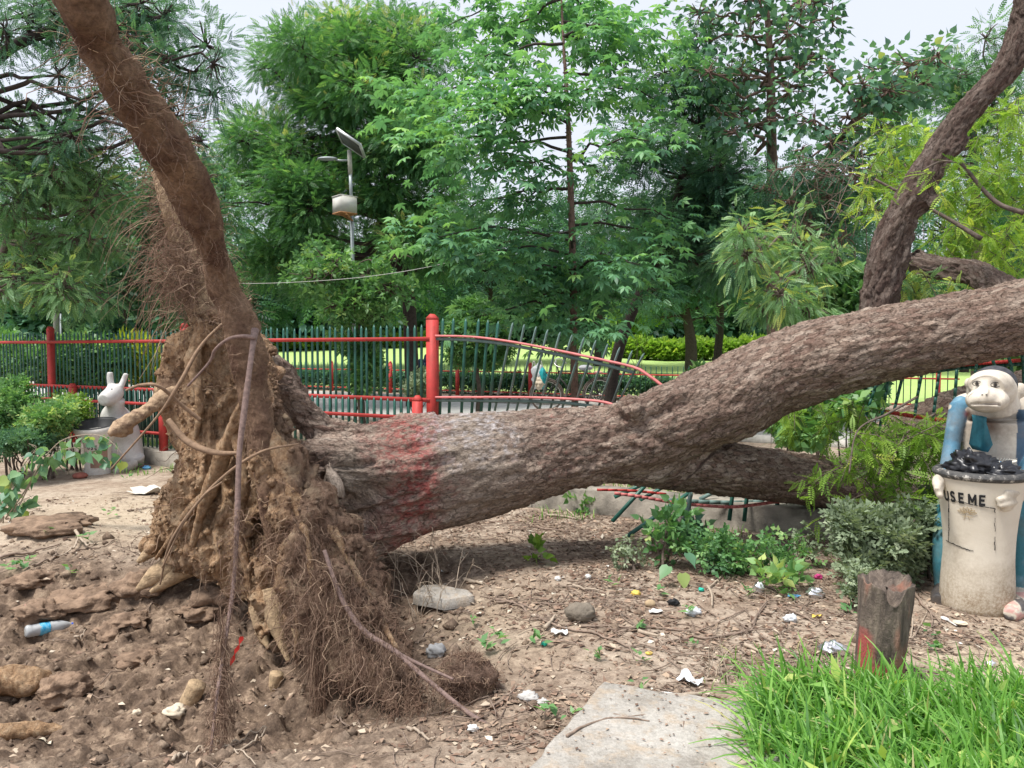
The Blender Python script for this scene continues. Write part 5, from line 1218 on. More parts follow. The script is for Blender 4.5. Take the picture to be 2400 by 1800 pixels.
def stroke(pts, w, m, name, par=monkey, lift=.0025, c=bc):
    mb = MB()
    P = []
    for px, py in pts:
        z = CAM_Z - (py - 820) / FPX * (Yb - .17) - c[2]; a = wrap(px, z); R_ = br_(z) + lift; P.append((a, z, R_))
    S = spline(np.array([[a * .18, z, 0, R_] for a, z, R_ in P]), max(8, 6 * len(P)))
    pts3 = np.array([[c[0] + q[3] * math.cos(q[0] / .18), c[1] + q[3] * math.sin(q[0] / .18), c[2] + q[1]] for q in S]); mb.tube(pts3, w, 5); return mb
fr = MB(); rg = np.random.default_rng(4)
for a, c_ in (((2226, 1182), (2318, 1192)), ((2228, 1182), (2229, 1290)), ((2318, 1192), (2320, 1295)), ((2224, 1290), (2280, 1300))):
    n = 9
    for q in range(n):
        if rg.uniform() < (.25 if q % 2 else .05): continue
        p0 = np.array(a) + (np.array(c_) - a) * q / n; p1 = np.array(a) + (np.array(c_) - a) * (q + .9) / n; s_ = stroke([p0, (p0 + p1) / 2 + rg.normal(0, .8, 2), p1], rg.uniform(.0012, .0026), m_black, ""); fr.add(s_.v[0], s_.q[0])
part("painted_frame", fr, m_black, monkey)
em = MB()
for a in range(-3, 4):
    an = R(a * 24); x0, y0 = 2265, 1212; p0 = (x0 + 4 * math.sin(an), y0 - 4 * math.cos(an)); p1 = (x0 + 20 * math.sin(an), y0 - 16 * math.cos(an) - 1)
    for sgn in (-1, 1):
        mid = ((p0[0] + p1[0]) / 2 + sgn * 3 * math.cos(an), (p0[1] + p1[1]) / 2 + sgn * 3 * math.sin(an)); s_ = stroke([p0, mid, p1], .0011, m_black, ""); em.add(s_.v[0], s_.q[0])
for p in ([(2262, 1212), (2259, 1228)], [(2266, 1212), (2270, 1226)], [(2255, 1218), (2276, 1218)]): s_ = stroke([p[0], ((p[0][0] + p[1][0]) / 2, (p[0][1] + p[1][1]) / 2), p[1]], .001, m_black, ""); em.add(s_.v[0], s_.q[0])
part("painted_emblem", em, simple("faded_ochre_paint", (.36, .26, .13), .8), monkey)
Yt = 4.5
prims = [([(2325, 985, Yt, 80), (2324, 1030, Yt, 84), (2320, 1110, Yt, 80), (2312, 1200, Yt, 70), (2308, 1260, Yt, 62)], WHT),
         ([(2325, 905, 4.4, 42), (2325, 950, 4.46, 58)], WHT),
         ([(2324, 914, 4.31, (53, 48, 50))], WHT), ([(2314, 938, 4.20, (48, 36, 30))], WHT), ([(2322, 900, 4.26, (52, 36, 34))], WHT),
         ([(2391, 915, 4.38, (15, 10, 19))], WHT), ([(2270, 898, 4.34, (10, 8, 13))], WHT),
         ([(2325, 955, 4.52, 34), (2270, 950, 4.52, 30), (2250, 962, 4.5, 27)], WHT), ([(2325, 955, 4.52, 34), (2385, 952, 4.52, 32), (2400, 964, 4.5, 28)], WHT), ([(2252, 952, 4.5, 25), (2238, 1000, 4.46, 19), (2228, 1060, 4.42, 18), (2212, 1130, 4.26, 15)], BLUE),
         ([(2400, 962, 4.5, 32), (2424, 1020, 4.42, 33), (2428, 1080, 4.3, 31), (2410, 1130, 4.2, 26), (2385, 1160, 4.12, 18)], BLUE),
         ([(2248, 1200, 4.5, 50), (2222, 1290, 4.42, 34), (2216, 1380, 4.4, 24)], TEAL),
         ([(2372, 1180, 4.45, 46), (2392, 1270, 4.36, 42), (2392, 1340, 4.3, 32), (2390, 1392, 4.26, 24)], TEAL),
         ([(2216, 1385, 4.4, 24), (2205, 1398, 4.3, 22), (2198, 1408, 4.2, 15)], BLK),
         ([(2392, 1395, 4.28, 28), (2388, 1418, 4.15, 30), (2376, 1432, 4.0, 24), (2368, 1440, 3.93, 15)], WHT),
         ([(2395, 1148, 4.12, 20), (2372, 1152, 4.0, 16), (2352, 1156, 3.95, 9)], WHT), ([(2386, 1160, 4.08, 18), (2360, 1166, 3.97, 12), (2338, 1172, 3.94, 7)], WHT),
         ([(2384, 1170, 4.06, 14), (2362, 1180, 3.96, 10), (2340, 1186, 3.94, 6)], WHT), ([(2380, 1180, 4.06, 12), (2362, 1190, 3.98, 9), (2345, 1193, 3.96, 6)], WHT), ([(2392, 1142, 4.1, 12), (2370, 1138, 4.0, 9), (2360, 1140, 3.97, 6)], WHT),
         ([(2206, 1120, 4.2, 14), (2198, 1135, 4.1, 10), (2196, 1150, 4.04, 7)], WHT), ([(2204, 1130, 4.18, 12), (2200, 1150, 4.08, 10), (2204, 1165, 4.02, 7)], WHT), ([(2204, 1120, 4.22, 12), (2194, 1125, 4.12, 9), (2192, 1138, 4.08, 7)], WHT)]
def mpost(V_, N_):
    px = 1200 + FPX * V_[:, 0] / V_[:, 1]; py = 820 + (CAM_Z - V_[:, 2]) / V_[:, 1] * FPX; f = N_[:, 1] < -.15
    # brow ridge, sunk face plate, nose, lips
    e = ((px - 2311) / 46) ** 2 + ((py - 922) / 42) ** 2; head = (py < 975) & f & (V_[:, 1] < 4.36)
    d = np.zeros(len(V_)); d -= .012 * np.exp(-((e - .55) / .35) ** 2) * head; d += .008 * np.exp(-((e - 1.05) / .12) ** 2) * head * (py < 915)
    d += .020 * np.exp(-(((px - 2312) / 6) ** 2 + ((py - 914) / 13) ** 2)) * head
    d -= .014 * np.exp(-((py - (947 + .0012 * (px - 2314) ** 2)) / 2.6) ** 2) * head * (np.abs(px - 2312) < 34)
    d += .008 * np.exp(-((py - 951) / 5) ** 2) * head * (np.abs(px - 2312) < 32)
    for ex in (2291, 2334): d -= .008 * np.exp(-(((px - ex) / 10) ** 2 + ((py - 900) / 6) ** 2)) * head
    return V_ + np.c_[0 * d, -d, 0 * d]
def mblend(V_, C):
    px = 1200 + FPX * V_[:, 0] / V_[:, 1]; py = 820 + (CAM_Z - V_[:, 2]) / V_[:, 1] * FPX; n = fbm(V_ * 14, 3, 8)
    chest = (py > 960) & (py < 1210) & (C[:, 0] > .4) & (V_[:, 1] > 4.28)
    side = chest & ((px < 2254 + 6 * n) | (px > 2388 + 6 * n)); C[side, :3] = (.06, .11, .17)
    st = np.exp(-(((px - 2318) / 46) ** 2 + ((py - 1000) / 30) ** 2)) * (.95 + .9 * n) * (V_[:, 1] > 4.1); st = np.clip(st, 0, 1)[:, None]      # grime at the throat
    C[:, :3] = C[:, :3] * (1 - st) + np.array([.16, .095, .065]) * st
    r_ = np.clip(np.exp(-(((px - 2270) / 7) ** 2 + ((py - 970) / 8) ** 2)) * .8, 0, 1)[:, None]; C[:, :3] = C[:, :3] * (1 - r_) + np.array([.30, .05, .045]) * r_
    foot = (py > 1395) & (C[:, 0] > .3); k_ = sstep(.0, .15, n)[:, None] * foot[:, None]; C[:, :3] = C[:, :3] * (1 - k_) + np.array([.06, .06, .07]) * k_
    pk = (foot & (n < -.22)); C[pk, :3] = (.62, .36, .32)
    arm = (C[:, 2] > .2) & (C[:, 0] < .1); w = sstep(.18, .5, fbm(V_ * 10, 4, 31))[:, None] * arm[:, None] * .6; C[:, :3] = C[:, :3] * (1 - w) + np.array([.20, .34, .42]) * w
    return C
painted("body", monkey, prims, .0075, m_cast, 7, mblend, mpost)
def shell(path3, col, m, name, th=.006):
    mb = MB(); mb.prism(path3, 0, th); return mb
# cap: thin black skullcap on the crown of the head
mb = MB(); hc = W(2330, 905, 4.32); s_ = 4.32 / FPX; 
th = np.linspace(0, 1.25, 10)
mb.lathe([(46 * s_ * math.sin(t) + 1e-4, 48 * s_ * math.cos(t)) for t in th], 30, (0, 0, 0)); Rm = rotm(0, .28, .35); mb.v[0] = mb.v[0] @ Rm.T * np.array([1.06, 1, .98]) + hc + [0.004, 0.012, .004]
part("cap", mb, simple("cap_paint", (.06, .062, .07), .7, noise=.5, nscale=30, c2=(.03, .03, .035)), monkey, smooth=True)
# tie
def facing(pts, Y, mat_, name, th=.012, par=monkey):
    mb = MB(); P = [W(a, b_, Y) for a, b_ in pts]; n = len(P); v_ = P + [p + np.array([0, th, 0]) for p in P]; mb.add(v_); mb.ng += [list(range(n))[::-1], list(range(n, 2 * n))]
    mb.q.append(np.array([[i, (i + 1) % n, (i + 1) % n + n, i + n] for i in range(n)])); return part(name, mb, mat_, par)
m_tie = simple("tie_paint", (.035, .17, .215), .6, noise=.35, nscale=25)
facing([(2303, 975), (2313, 978), (2312, 990), (2327, 1042), (2316, 1060), (2304, 1058), (2296, 1045), (2305, 990)], 4.225, m_tie, "tie", .1)
m_eye = simple("eye_white", (.70, .68, .64), .5)
def eye(px, py, par, s=1.0, Y=4.10):
    c = W(px, py, Y); q = Y / FPX * s
    mb = MB(); mb.tube([c + np.array([9 * q * math.cos(a), -.001, 5 * q * math.sin(a) * (1 - .25 * abs(math.cos(a)))]) for a in np.linspace(0, 2 * math.pi, 20)], .0019, 5); e = part("eye", mb, m_black, par)
    mb = MB(); mb.ball(c + [0, .001, 0], (3.6 * q, .002, 4.2 * q), 12, 8); part("iris", mb, simple("iris", (.10, .085, .07), .4), e)
    mb = MB(); mb.ball(c + [0, -.0005, 0], (1.6 * q, .0025, 2 * q), 10, 6); part("pupil", mb, m_black, e)
# find the face surface depth by sampling the body mesh
bo = [o for o in bpy.data.objects if o.name.startswith("body") and o.parent == monkey][0]
bv = np.empty(len(bo.data.vertices) * 3, np.float32); bo.data.vertices.foreach_get("co", bv); bv = bv.reshape(-1, 3) + base(monkey)
bpx = 1200 + FPX * bv[:, 0] / bv[:, 1]; bpy_ = 820 + (CAM_Z - bv[:, 2]) / bv[:, 1] * FPX
def depth_at(px, py, rad=5): m_ = (np.hypot(bpx - px, bpy_ - py) < rad); return bv[m_, 1].min() if m_.any() else 4.2
for ex, ey in ((2290, 899), (2333, 902)): eye(ex, ey, monkey, 1.25, depth_at(ex, ey, 7) - .001)
for nx in (2302, 2312): 
    mb = MB(); y_ = depth_at(nx, 926, 4); mb.ball(W(nx, 925, y_), (.006, .003, .0025), 8, 6); part("nostril", mb, m_black, monkey)
mb = MB(); mp = [(2282, 948), (2292, 947), (2303, 948), (2314, 947), (2328, 948), (2346, 949)]; mb.tube([W(a, c_, depth_at(a, c_, 4) + .002) for a, c_ in mp], .0022, 5); part("mouth_line", mb, simple("mouth_grime", (.16, .12, .10), .8), monkey)
# crumpled black bag and striped tray lying in the mouth of the bin
def crumple(c, r, seed, nu=40, nv=28, amp=.35, f=9):
    mb = MB(); mb.ball(c, r, nu, nv); v_ = mb.v[0]; d = v_ - c; dn = d / (np.linalg.norm(d, axis=1)[:, None] + 1e-9)
    rm = float(np.mean(r)); n_ = np.abs(vnoise(d / rm * f * .22 + seed, seed)) + .5 * np.abs(vnoise(d / rm * f * .5 + seed, seed + 1)) + .25 * np.abs(vnoise(d / rm * f, seed + 2))
    mb.v[0] = v_ + dn * ((n_ - .45) * amp * 1.3 * rm)[:, None]; return mb
m_bag = simple("black_plastic", (.014, .014, .017), .34, spec=.6)
mb = crumple(bc + [-.06, -.02, .80], np.array([.125, .10, .075]), 3, 44, 30, .5, 9); mb2 = crumple(bc + [.06, -.05, .775], np.array([.13, .09, .045]), 8, 40, 24, .5, 9); mb.add(mb2.v[0], mb2.q[0], mb2.t[0])
single("rubbish_bag", mb, m_bag, "crumpled shiny black plastic bag stuffed in the mouth of the monkey bin", "bag")
tc = bc + [.10, .04, .80]
tray = thing("snack_tray", tc, "small blue tray with a white ribbed edge lying behind the black bag", "tray")
mb = MB(); mb.ball(tc + [0, 0, .012], (.085, .05, .012), 24, 8); part("tray_base", mb, simple("tray_blue", (.03, .20, .40), .5), tray, smooth=True)
mb = MB(); n = 42
for q in range(n):
    a = 2 * math.pi * q / n; d = np.array([math.cos(a) * 1.25, math.sin(a), 0]); mb.bar(tc + d * .062 + [0, 0, .01], tc + d * .092 + [0, 0, .034], .0065, .003, (-d[1], d[0], 0))
part("ribbed_edge", mb, simple("tray_white", (.72, .68, .58), .6), tray)

# ---------------------------------------------------------------- rabbit bin
Yr = 9.0; rb = W(262, 1108, Yr); rb[2] = gz(rb[0], rb[1]) - .02
rabbit = thing("rabbit_bin", rb, "white cement rabbit sitting upright and holding an open bowl shaped litter bin by the fence", "litter bin")
RW = (.60, .585, .56)
prims = [([(258, 872, 9.1, 6.5), (258, 886, 9.1, 7.5), (260, 905, 9.1, 7)], RW), ([(296, 875, 9.15, 5.5), (291, 888, 9.15, 6.5), (284, 906, 9.12, 7)], RW),
         ([(268, 920, 9.1, (21, 19, 21))], RW), ([(264, 926, 9.08, 21), (251, 934, 8.98, 19), (241, 938, 8.9, 14)], RW), ([(272, 935, 9.12, 20), (270, 955, 9.15, 20), (270, 972, 9.2, 32), (278, 1005, 9.25, 42), (288, 1045, 9.25, 42), (292, 1080, 9.2, 42), (292, 1098, 9.2, 40)], RW),
         ([(296, 985, 9.1, 15), (296, 1005, 8.95, 12), (262, 1010, 8.8, 10)], RW),
         ([(312, 1086, 9.0, 14), (296, 1098, 8.85, 11), (268, 1108, 8.7, 9)], RW), ([(214, 1098, 8.9, 14), (204, 1106, 8.75, 10)], RW), ([(318, 1070, 9.1, 20), (322, 1090, 9.15, 14)], RW)]
def rblend(V_, C):
    n = fbm(V_ * 8, 3, 3); z = V_[:, 2]; px = 1200 + FPX * V_[:, 0] / V_[:, 1]; py = 820 + (CAM_Z - z) / V_[:, 1] * FPX
    g_ = np.clip(np.exp(-(((px - 250) / 14) ** 2 + ((py - 950) / 7) ** 2)) * .6 + sstep(.22, .0, z + .1 * n) * .75, 0, 1)[:, None]; C[:, :3] = C[:, :3] * (1 - g_) + np.array([.26, .215, .17]) * g_; return C
painted("body", rabbit, prims, .014, m_castw, 5, rblend)
rbc = W(230, 1100, 8.72); rbc[2] = rb[2]
def tilt(mb):
    v_ = mb.v[0]; z = v_[:, 2] - rbc[2]; f = sstep(.42, .6, z); v_[:, 2] += f * (v_[:, 1] - rbc[1]) * .22; v_[:, 0] -= f * .01
mb = MB(); mb.lathe([(.14, 0), (.14, .15), (.145, .36), (.19, .43), (.235, .53), (.246, .60), (.215, .60), (.18, .52), (.001, .48)], 40, rbc); tilt(mb); part("bin", mb, m_castw, rabbit, smooth=True)
for me_ in (bpy.data.objects[-1].data if False else [o for o in bpy.data.objects if o.parent == rabbit and o.name.startswith("bin")][0].data,):
    at = me_.attributes.new('paint', 'FLOAT_COLOR', 'POINT'); at.data.foreach_set("color", np.tile([.60, .57, .52, 1], (len(me_.vertices), 1)).astype(np.float32).ravel())
mb = MB(); mb.lathe([(.240, .603), (.226, .614), (.205, .59), (.17, .50), (.001, .46)], 40, rbc); tilt(mb); part("bin_lining", mb, m_black, rabbit, smooth=True)
for q, ch in enumerate("USE ME"):
    if ch != ' ': letter(rabbit, ch, (q - 3) * .042, .042, rbc, lambda z: np.interp(z, [0, .15, .36, .43, .53], [.14, .14, .145, .19, .235]), math.atan2(-rbc[1], -rbc[0]) + .1, .315, m_black, .24)
mb = MB(); mb.lathe([(.136, .09), (.138, .30)], 24, rbc); v_ = mb.v[0]; 
mb = MB(); a0 = math.atan2(-rbc[1], -rbc[0]); 
vs = [[rbc[0] + .1475 * math.cos(a0 + a), rbc[1] + .1475 * math.sin(a0 + a), rbc[2] + z] for z in (.10, .30) for a in np.linspace(-.55, .75, 10)]
mb.add(vs, [[i, i + 1, i + 11, i + 10] for i in range(9)]); part("painted_panel", mb, simple("panel_brown", (.30, .19, .14), .8, noise=.3), rabbit)
for ex, ey in ((261, 912),): mb = MB(); mb.ball(W(ex + 1, ey, 8.955), (.008, .01, .008), 8, 6); part("eye", mb, m_black, rabbit)

# ---------------------------------------------------------------- stump
sp = GP(2062, 1612); m_stump, nt, b = mat("stump_wood"); k = N(nt); v = k.coord(); n1 = k.noise(k.mapping(v, (14, 14, 3)), 1.6, 7, .7, .6); n2 = k.noise(v, 60, 5, .7); n3 = k.noise(v, 5, 3, .5)
c = k.ramp(n1, [(.3, (.035, .027, .022)), (.5, (.13, .10, .08)), (.7, (.27, .215, .165))]); c = k.mix(k.ramp(k.noise(k.mapping(v, (5, 5, 2)), 1.5, 3, .6), [(.5, 0.0), (.62, .7)]), c, (.30, .13, .085))
c = k.mix(k.math('MULTIPLY', k.attr('red'), k.ramp(n2, [(.3, .6), (.55, 1.0)])), c, (.42, .085, .075)); k.link(c, b.inputs['Base Color']); b.inputs['Roughness'].default_value = .92; k.bump(k.math('ADD', n1, k.math('MULTIPLY', n2, .3)), 1.0, .02, b)
mb = MB(); nz, na = 60, 72; a = np.arange(na) * 2 * math.pi / na; vs = []
for i in range(nz):
    f = i / (nz - 1); z = -.08 + f * .55; cx_, cy_ = sp[0] - .012 + .03 * f, sp[1]; r_ = .098 + .012 * f ** 2
    pk = np.c_[np.cos(a) * 2.2, np.sin(a) * 2.2, np.full(na, z * 1.2)]; rr_ = r_ * (1 + .10 * fbm(pk * 1.2, 3, 40) - .10 * np.abs(vnoise(np.c_[np.cos(a) * 4, np.sin(a) * 4, np.full(na, z * 1.5)], 44)) + .05 * fbm(pk * 5, 3, 43))
    top = .03 * fbm(np.c_[np.cos(a) * 3, np.sin(a) * 3, 0 * a], 3, 45) * (f ** 8)
    zz = z + (top - .10 * np.exp(-((a - 4.6) / .35) ** 2) * 1.0) * f ** 10
    vs.append(np.c_[cx_ + rr_ * np.cos(a), cy_ + rr_ * np.sin(a), sp[2] + zz])
for q in range(8):    # hollowed broken top
    f = 1 - (q + 1) / 8.6; last = vs[nz - 1]; cen = last.mean(0); d = last - cen; v_ = cen + d * [f, f, 0]; v_[:, 2] = last[:, 2] * f + (1 - f) * (cen[2] - .03) + .02 * fbm(v_ * 50, 3, 46) - .03 * math.sin(f * 3); vs.append(v_)
V_ = np.vstack(vs); m_ = len(vs); i = np.arange(m_ - 1)[:, None] * na; j = np.arange(na)[None]; j2 = (j + 1) % na
th_ = np.tile(a, m_); zr = V_[:, 2] - sp[2] - .02; nn_ = fbm(V_ * 12, 3, 47)
th0 = math.atan2(-sp[1], -sp[0]) % (2 * math.pi); dth = (th_ - th0 + math.pi) % (2 * math.pi) - math.pi
rd_ = np.clip(np.exp(-(((dth + .75) / .5) ** 2 + ((zr - .13) / .10) ** 2) * 1.0) * 2.4 - .5 + nn_, 0, 1) + np.clip(np.exp(-(((dth - .15) / .45) ** 2 + ((zr - .07) / .05) ** 2)) * 2.2 - .5 + nn_, 0, 1)
mb.add(V_, np.stack([i + j, i + j2, i + na + j2, i + na + j], -1).reshape(-1, 4), red=np.clip(rd_, 0, 1) * (zr < .25))
single("tree_stump", mb, m_stump, "short rotten tree stump with red paint patches standing behind the grass clump", "stump", smooth=True, loc=sp)

# ---------------------------------------------------------------- paving slab and rubble
m_slab, nt, b = mat("slab_concrete"); k = N(nt); v = k.coord(); n1 = k.noise(v, 4, 7, .7); n2 = k.noise(v, 80, 5, .7); n3 = k.noise(v, 11, 5, .65)
c = k.ramp(n1, [(.32, (.20, .175, .145)), (.48, (.33, .305, .27)), (.68, (.43, .405, .365))]); c = k.mix(k.ramp(n3, [(.50, 0.0), (.64, .65)]), c, (.36, .28, .20)); c = k.mix(.6, c, k.ramp(n2, [(.3, .3), (.68, .72)]), 'OVERLAY')
crk = k.voro(k.vadd(v, k.noise(v, 5, 5, .7, out='Color'), .18), .55, 'DISTANCE_TO_EDGE'); c = k.mix(k.ramp(crk, [(0, 0.0), (.0025, 1.0)]), (.14, .115, .09), c)
k.link(c, b.inputs['Base Color']); b.inputs['Roughness'].default_value = .92; k.bump(k.math('ADD', n2, k.math('MULTIPLY', n3, 1.2)), .8, .008, b)
def slab(name, corners, th, label, cat, m=m_slab, seed=0, lift=.0, group=None):
    P = np.array(corners, float); n = len(P); E = []
    for i in range(n):
        a, b_ = P[i], P[(i + 1) % n]; L = np.linalg.norm(b_ - a); k_ = max(2, int(L / .03)); 
        for q in range(k_): E.append(a + (b_ - a) * q / k_)
    E = np.array(E); E[:, :2] += .009 * np.c_[fbm(E * 14 + seed, 3, 1), fbm(E * 14 + seed, 3, 2)] - .02 * np.abs(vnoise(E * 5 + seed, 7))[:, None] * (vnoise(E * 5 + seed, 7) > .45)[:, None]; m_ = len(E); c = E.mean(0)
    top = E.copy(); top[:, 2] += lift; ins = top + (c - top) / np.linalg.norm(c - top, axis=1)[:, None] * .008; ins[:, 2] += .004; bot = top - [0, 0, th]
    mb = MB(); ii = np.arange(m_); jj = (ii + 1) % m_
    rings = [bot, top]; fr_ = [0, .15, .3, .5, .75, 1.0]
    g_ = [ins + (c + [0, 0, .004] - ins) * f for f in fr_[:-1]]; 
    for gq in g_: gq[:, 2] += .003 * fbm(gq * 6, 2, seed)
    R_ = rings + g_; V_ = np.vstack(R_ + [c[None] + [0, 0, lift + .004]]); q_ = []
    for a in range(len(R_) - 1): q_ += list(np.stack([a * m_ + ii, a * m_ + jj, (a + 1) * m_ + jj, (a + 1) * m_ + ii], 1))
    cI = len(R_) * m_; t_ = np.stack([(len(R_) - 1) * m_ + ii, (len(R_) - 1) * m_ + jj, np.full(m_, cI)], 1)
    mb.add(V_, q_, t_); return single(name, mb, m, label, cat, group)
A = GP(1416, 1629); Bq = GP(1740, 1687); Cq = GP(1258, 1806, lo=1.2); zt = max(A[2], Bq[2], Cq[2]) + .035
for p in (A, Bq, Cq): p[2] = zt
dv = (Cq - A); slab("paving_slab", [A, A + dv * 1.9, Bq + dv * 1.9 + [.25, 0, 0], Bq + [.25, -.04, 0]], .09, "broad flat grey concrete slab lying in the soil beside the grass clump", "paving slab")
c_ = [GP(974, 1425), GP(1040, 1440), GP(1110, 1420), GP(1098, 1398), GP(1030, 1388), GP(990, 1395)]; z_ = max(p[2] for p in c_) + .03
for p in c_: p[2] = z_
slab("broken_slab", c_, .06, "broken flat piece of concrete lying between root plate and trunk shadow", "concrete piece", seed=3)
m_rock = simple("rock", (.22, .185, .145), .95, noise=.5, nscale=9, bump=.8, bscale=50)
def rock(name, px, py, w, h, label, cat, m=m_rock, seed=0, amp=.3, dz=0, group=None, d=.8):
    c = GP(px, py); Y = c[1]; r = np.array([w / 2, w / 2 * d, h / 2]) / FPX * Y; mb = MB(); cc = c + [0, r[1] * .6, r[2] * .75 + dz]; mb.ball(cc, r, 40, 26); v_ = mb.v[0]; dd = (v_ - cc) / r.mean()
    mb.v[0] = v_ + (v_ - cc) * (amp * fbm(dd * 1.3 + seed, 4, seed) + amp * .4 * billow(dd * 3 + seed, 3, seed + 1))[:, None]; return single(name, mb, m, label, cat, group, smooth=True)
rock("rock", 1360, 1458, 72, 44, "squat mossy stone lying beside the long forked stick", "stone", seed=5)
rock("root_clod", 1092, 1640, 128, 96, "lump of dark reddish fibrous soil on the ground right of the root plate", "clod", m_soilr, 9, .35)
o = bpy.data.objects["root_clod"]; cl = thing("x", tuple(o.location), "", ""); bpy.data.objects.remove(cl)
me_ = o.data; at = me_.attributes.new('dark', 'FLOAT', 'POINT'); at.data.foreach_set('value', np.full(len(me_.vertices), 1.0, np.float32))
hb = MB(); cv = np.empty(len(me_.vertices) * 3, np.float32); me_.vertices.foreach_get("co", cv); cv = cv.reshape(-1, 3) + np.array(o.location); cn = np.empty(len(me_.vertices) * 3, np.float32); me_.vertices.foreach_get("normal", cn); cn = cn.reshape(-1, 3)
ii = np.random.default_rng(3).integers(0, len(cv), 1300); strands(hb, cv[ii].astype(float), cn[ii] + np.random.default_rng(4).normal(size=(1300, 3)) * .8, .05, .0012, 6, .9, .5, 5)
hb.mesh_ = hb.mesh("root_hair", m_hair, loc=np.array(o.location)); ho = obj("root_hair", hb.mesh_, o); ho['kind'] = 'stuff'
rock("brick_piece", 183, 1122, 34, 16, "weathered red brick fragment lying at the foot of the rabbit bin", "brick", simple("brick_red", (.34, .12, .09), .9, noise=.4), 12, .15)
rock("stone", 1525, 1425, 26, 18, "small rounded tan stone among the litter below the leafy weeds", "stone", simple("tan_stone", (.42, .31, .19), .9, noise=.3), 14, .1)
m_clod = simple("clod_soil", (.30, .205, .14), .95, noise=.6, nscale=14, bump=1.0, bscale=70, c2=(.10, .065, .045))
for q, (px, py, w, h, lb) in enumerate(((70, 1475, 110, 45, "flat crusty clod under the pink scrap at the left"), (190, 1430, 150, 40, "wide crusty clod behind the plastic bottle"), (330, 1400, 110, 60, "ochre clod below the splintered roots"), (520, 1420, 120, 60, "grey wedge of clay under the root plate"),
                                        (250, 1500, 70, 34, "clod just right of the bottle cap"), (330, 1560, 90, 36, "dark clod with a hollow beside the broken stake"), (120, 1650, 110, 60, "clod at the end of the thick root log"), (300, 1470, 80, 30, "small clod in the middle of the hole"),
                                        (60, 1400, 100, 40, "clod on the far rim at the left edge"), (460, 1455, 100, 30, "thin dark clod left of the hanging root"))):
    rock("soil_clod", px, py, w, h, lb, "clod", m_clod, 30 + q, .75, -.012, "clods in the hole", .9)
# root log, cut roots in the hole
def log(name, pts, label, cat="root", m=m_pale, n=18, amp=.008, seed=0):
    """pts (px,py,r_px, lift) on the ground"""
    P = []
    for px, py, r, l in pts: g_ = GP(px, py); P.append([g_[0], g_[1], g_[2] + l + r / FPX * g_[1], r / FPX * g_[1]])
    S = spline(np.array(P), 14 * len(P)); mb = MB(); mb.tube(S[:, :3], S[:, 3], n); v_ = mb.v[0]; c_ = np.vstack([np.repeat(S[:, :3], n, 0), S[0, :3], S[-1, :3]]); d = v_ - c_; nn = np.linalg.norm(d, axis=1)[:, None] + 1e-9
    mb.v[0] = v_ + d / nn * (amp * 2 * fbm(v_ * 14, 3, seed))[:, None]; return single(name, mb, m, label, cat, smooth=True)
log("thick_root", [(-60, 1640, 34, -.01), (20, 1632, 34, 0), (70, 1628, 30, 0), (104, 1622, 20, 0)], "thick ochre root log reaching in from the left border", seed=61, amp=.014, m=m_soilr)
log("buried_root", [(-60, 1735, 26, -.04), (60, 1722, 22, -.04), (150, 1708, 10, -.04)], "half buried ochre root below the thick root log", seed=62, m=m_soilr)
def stake(name, a, b_, r, label, m=m_pale, cat="root", seed=0):
    g_ = GP(*a); t_ = W(b_[0], b_[1], g_[1]); S = np.array([g_ - [0, 0, .05] + (t_ - g_) * f for f in np.linspace(0, 1, 12)]); R_ = np.linspace(r * 1.1, r, 12) / FPX * g_[1]; mb = MB(); mb.tube(S, R_, 18); v_ = mb.v[0]; c_ = np.vstack([np.repeat(S, 18, 0), S[0], S[-1]]); d = v_ - c_; nn = np.linalg.norm(d, axis=1)[:, None] + 1e-9
    mb.v[0] = v_ + d / nn * (.006 * fbm(v_ * 18, 3, seed))[:, None]; return single(name, mb, m, label, cat, smooth=True)
stake("cut_root", (438, 1650), (462, 1580), 21, "stubby cut root end sticking up out of the hole floor", seed=1)
stake("splinter", (186, 1608), (158, 1566), 6, "splintered yellowish wood stake in the left clods", simple("fresh_wood", (.52, .36, .19), .8, noise=.3))
stake("root_end", (640, 1600), (648, 1555), 15, "pale broken root end standing under the root plate", seed=4)

# ---------------------------------------------------------------- bottle
g1, g2 = GP(60, 1508), GP(168, 1462); a = g1 + [0, 0, .035]; b_ = W(168, 1463, g2[1]); ax = b_ - a; L = .27; ax /= np.linalg.norm(ax)
bt = thing("water_bottle", tuple(g1), "empty clear plastic water bottle with blue cap and blue label lying in the hole", "bottle")
z_ = ax; x_ = np.cross(z_, [0, 0, 1]); x_ /= np.linalg.norm(x_); y_ = np.cross(z_, x_); RB_ = np.stack([x_, y_, z_], 1)
def bl(prof, n=32): 
    mb = MB(); mb.lathe(prof, n); mb.v[0] = mb.v[0] @ RB_.T + a; return mb
pr = [(.001, .004), (.028, 0), (.036, .008), (.036, .03), (.0345, .035), (.036, .04), (.0345, .052), (.036, .06), (.036, .12), (.0345, .128), (.036, .136), (.0345, .148), (.036, .156), (.036, .18), (.030, .205), (.020, .228), (.0135, .242), (.0135, .25)]
m_pet, nt, b = mat("clear_plastic"); b.inputs['Base Color'].default_value = (.93, .96, .97, 1); b.inputs['Roughness'].default_value = .12; b.inputs['Transmission Weight'].default_value = .55; b.inputs['IOR'].default_value = 1.2; b.inputs['Specular IOR Level'].default_value = .8
mb = bl(pr); v_ = mb.v[0]; mb.v[0] = v_ + .0025 * np.c_[vnoise(v_ * 40, 1), vnoise(v_ * 40, 2), vnoise(v_ * 40, 3)]; part("bottle_body", mb, m_pet, bt, smooth=True)
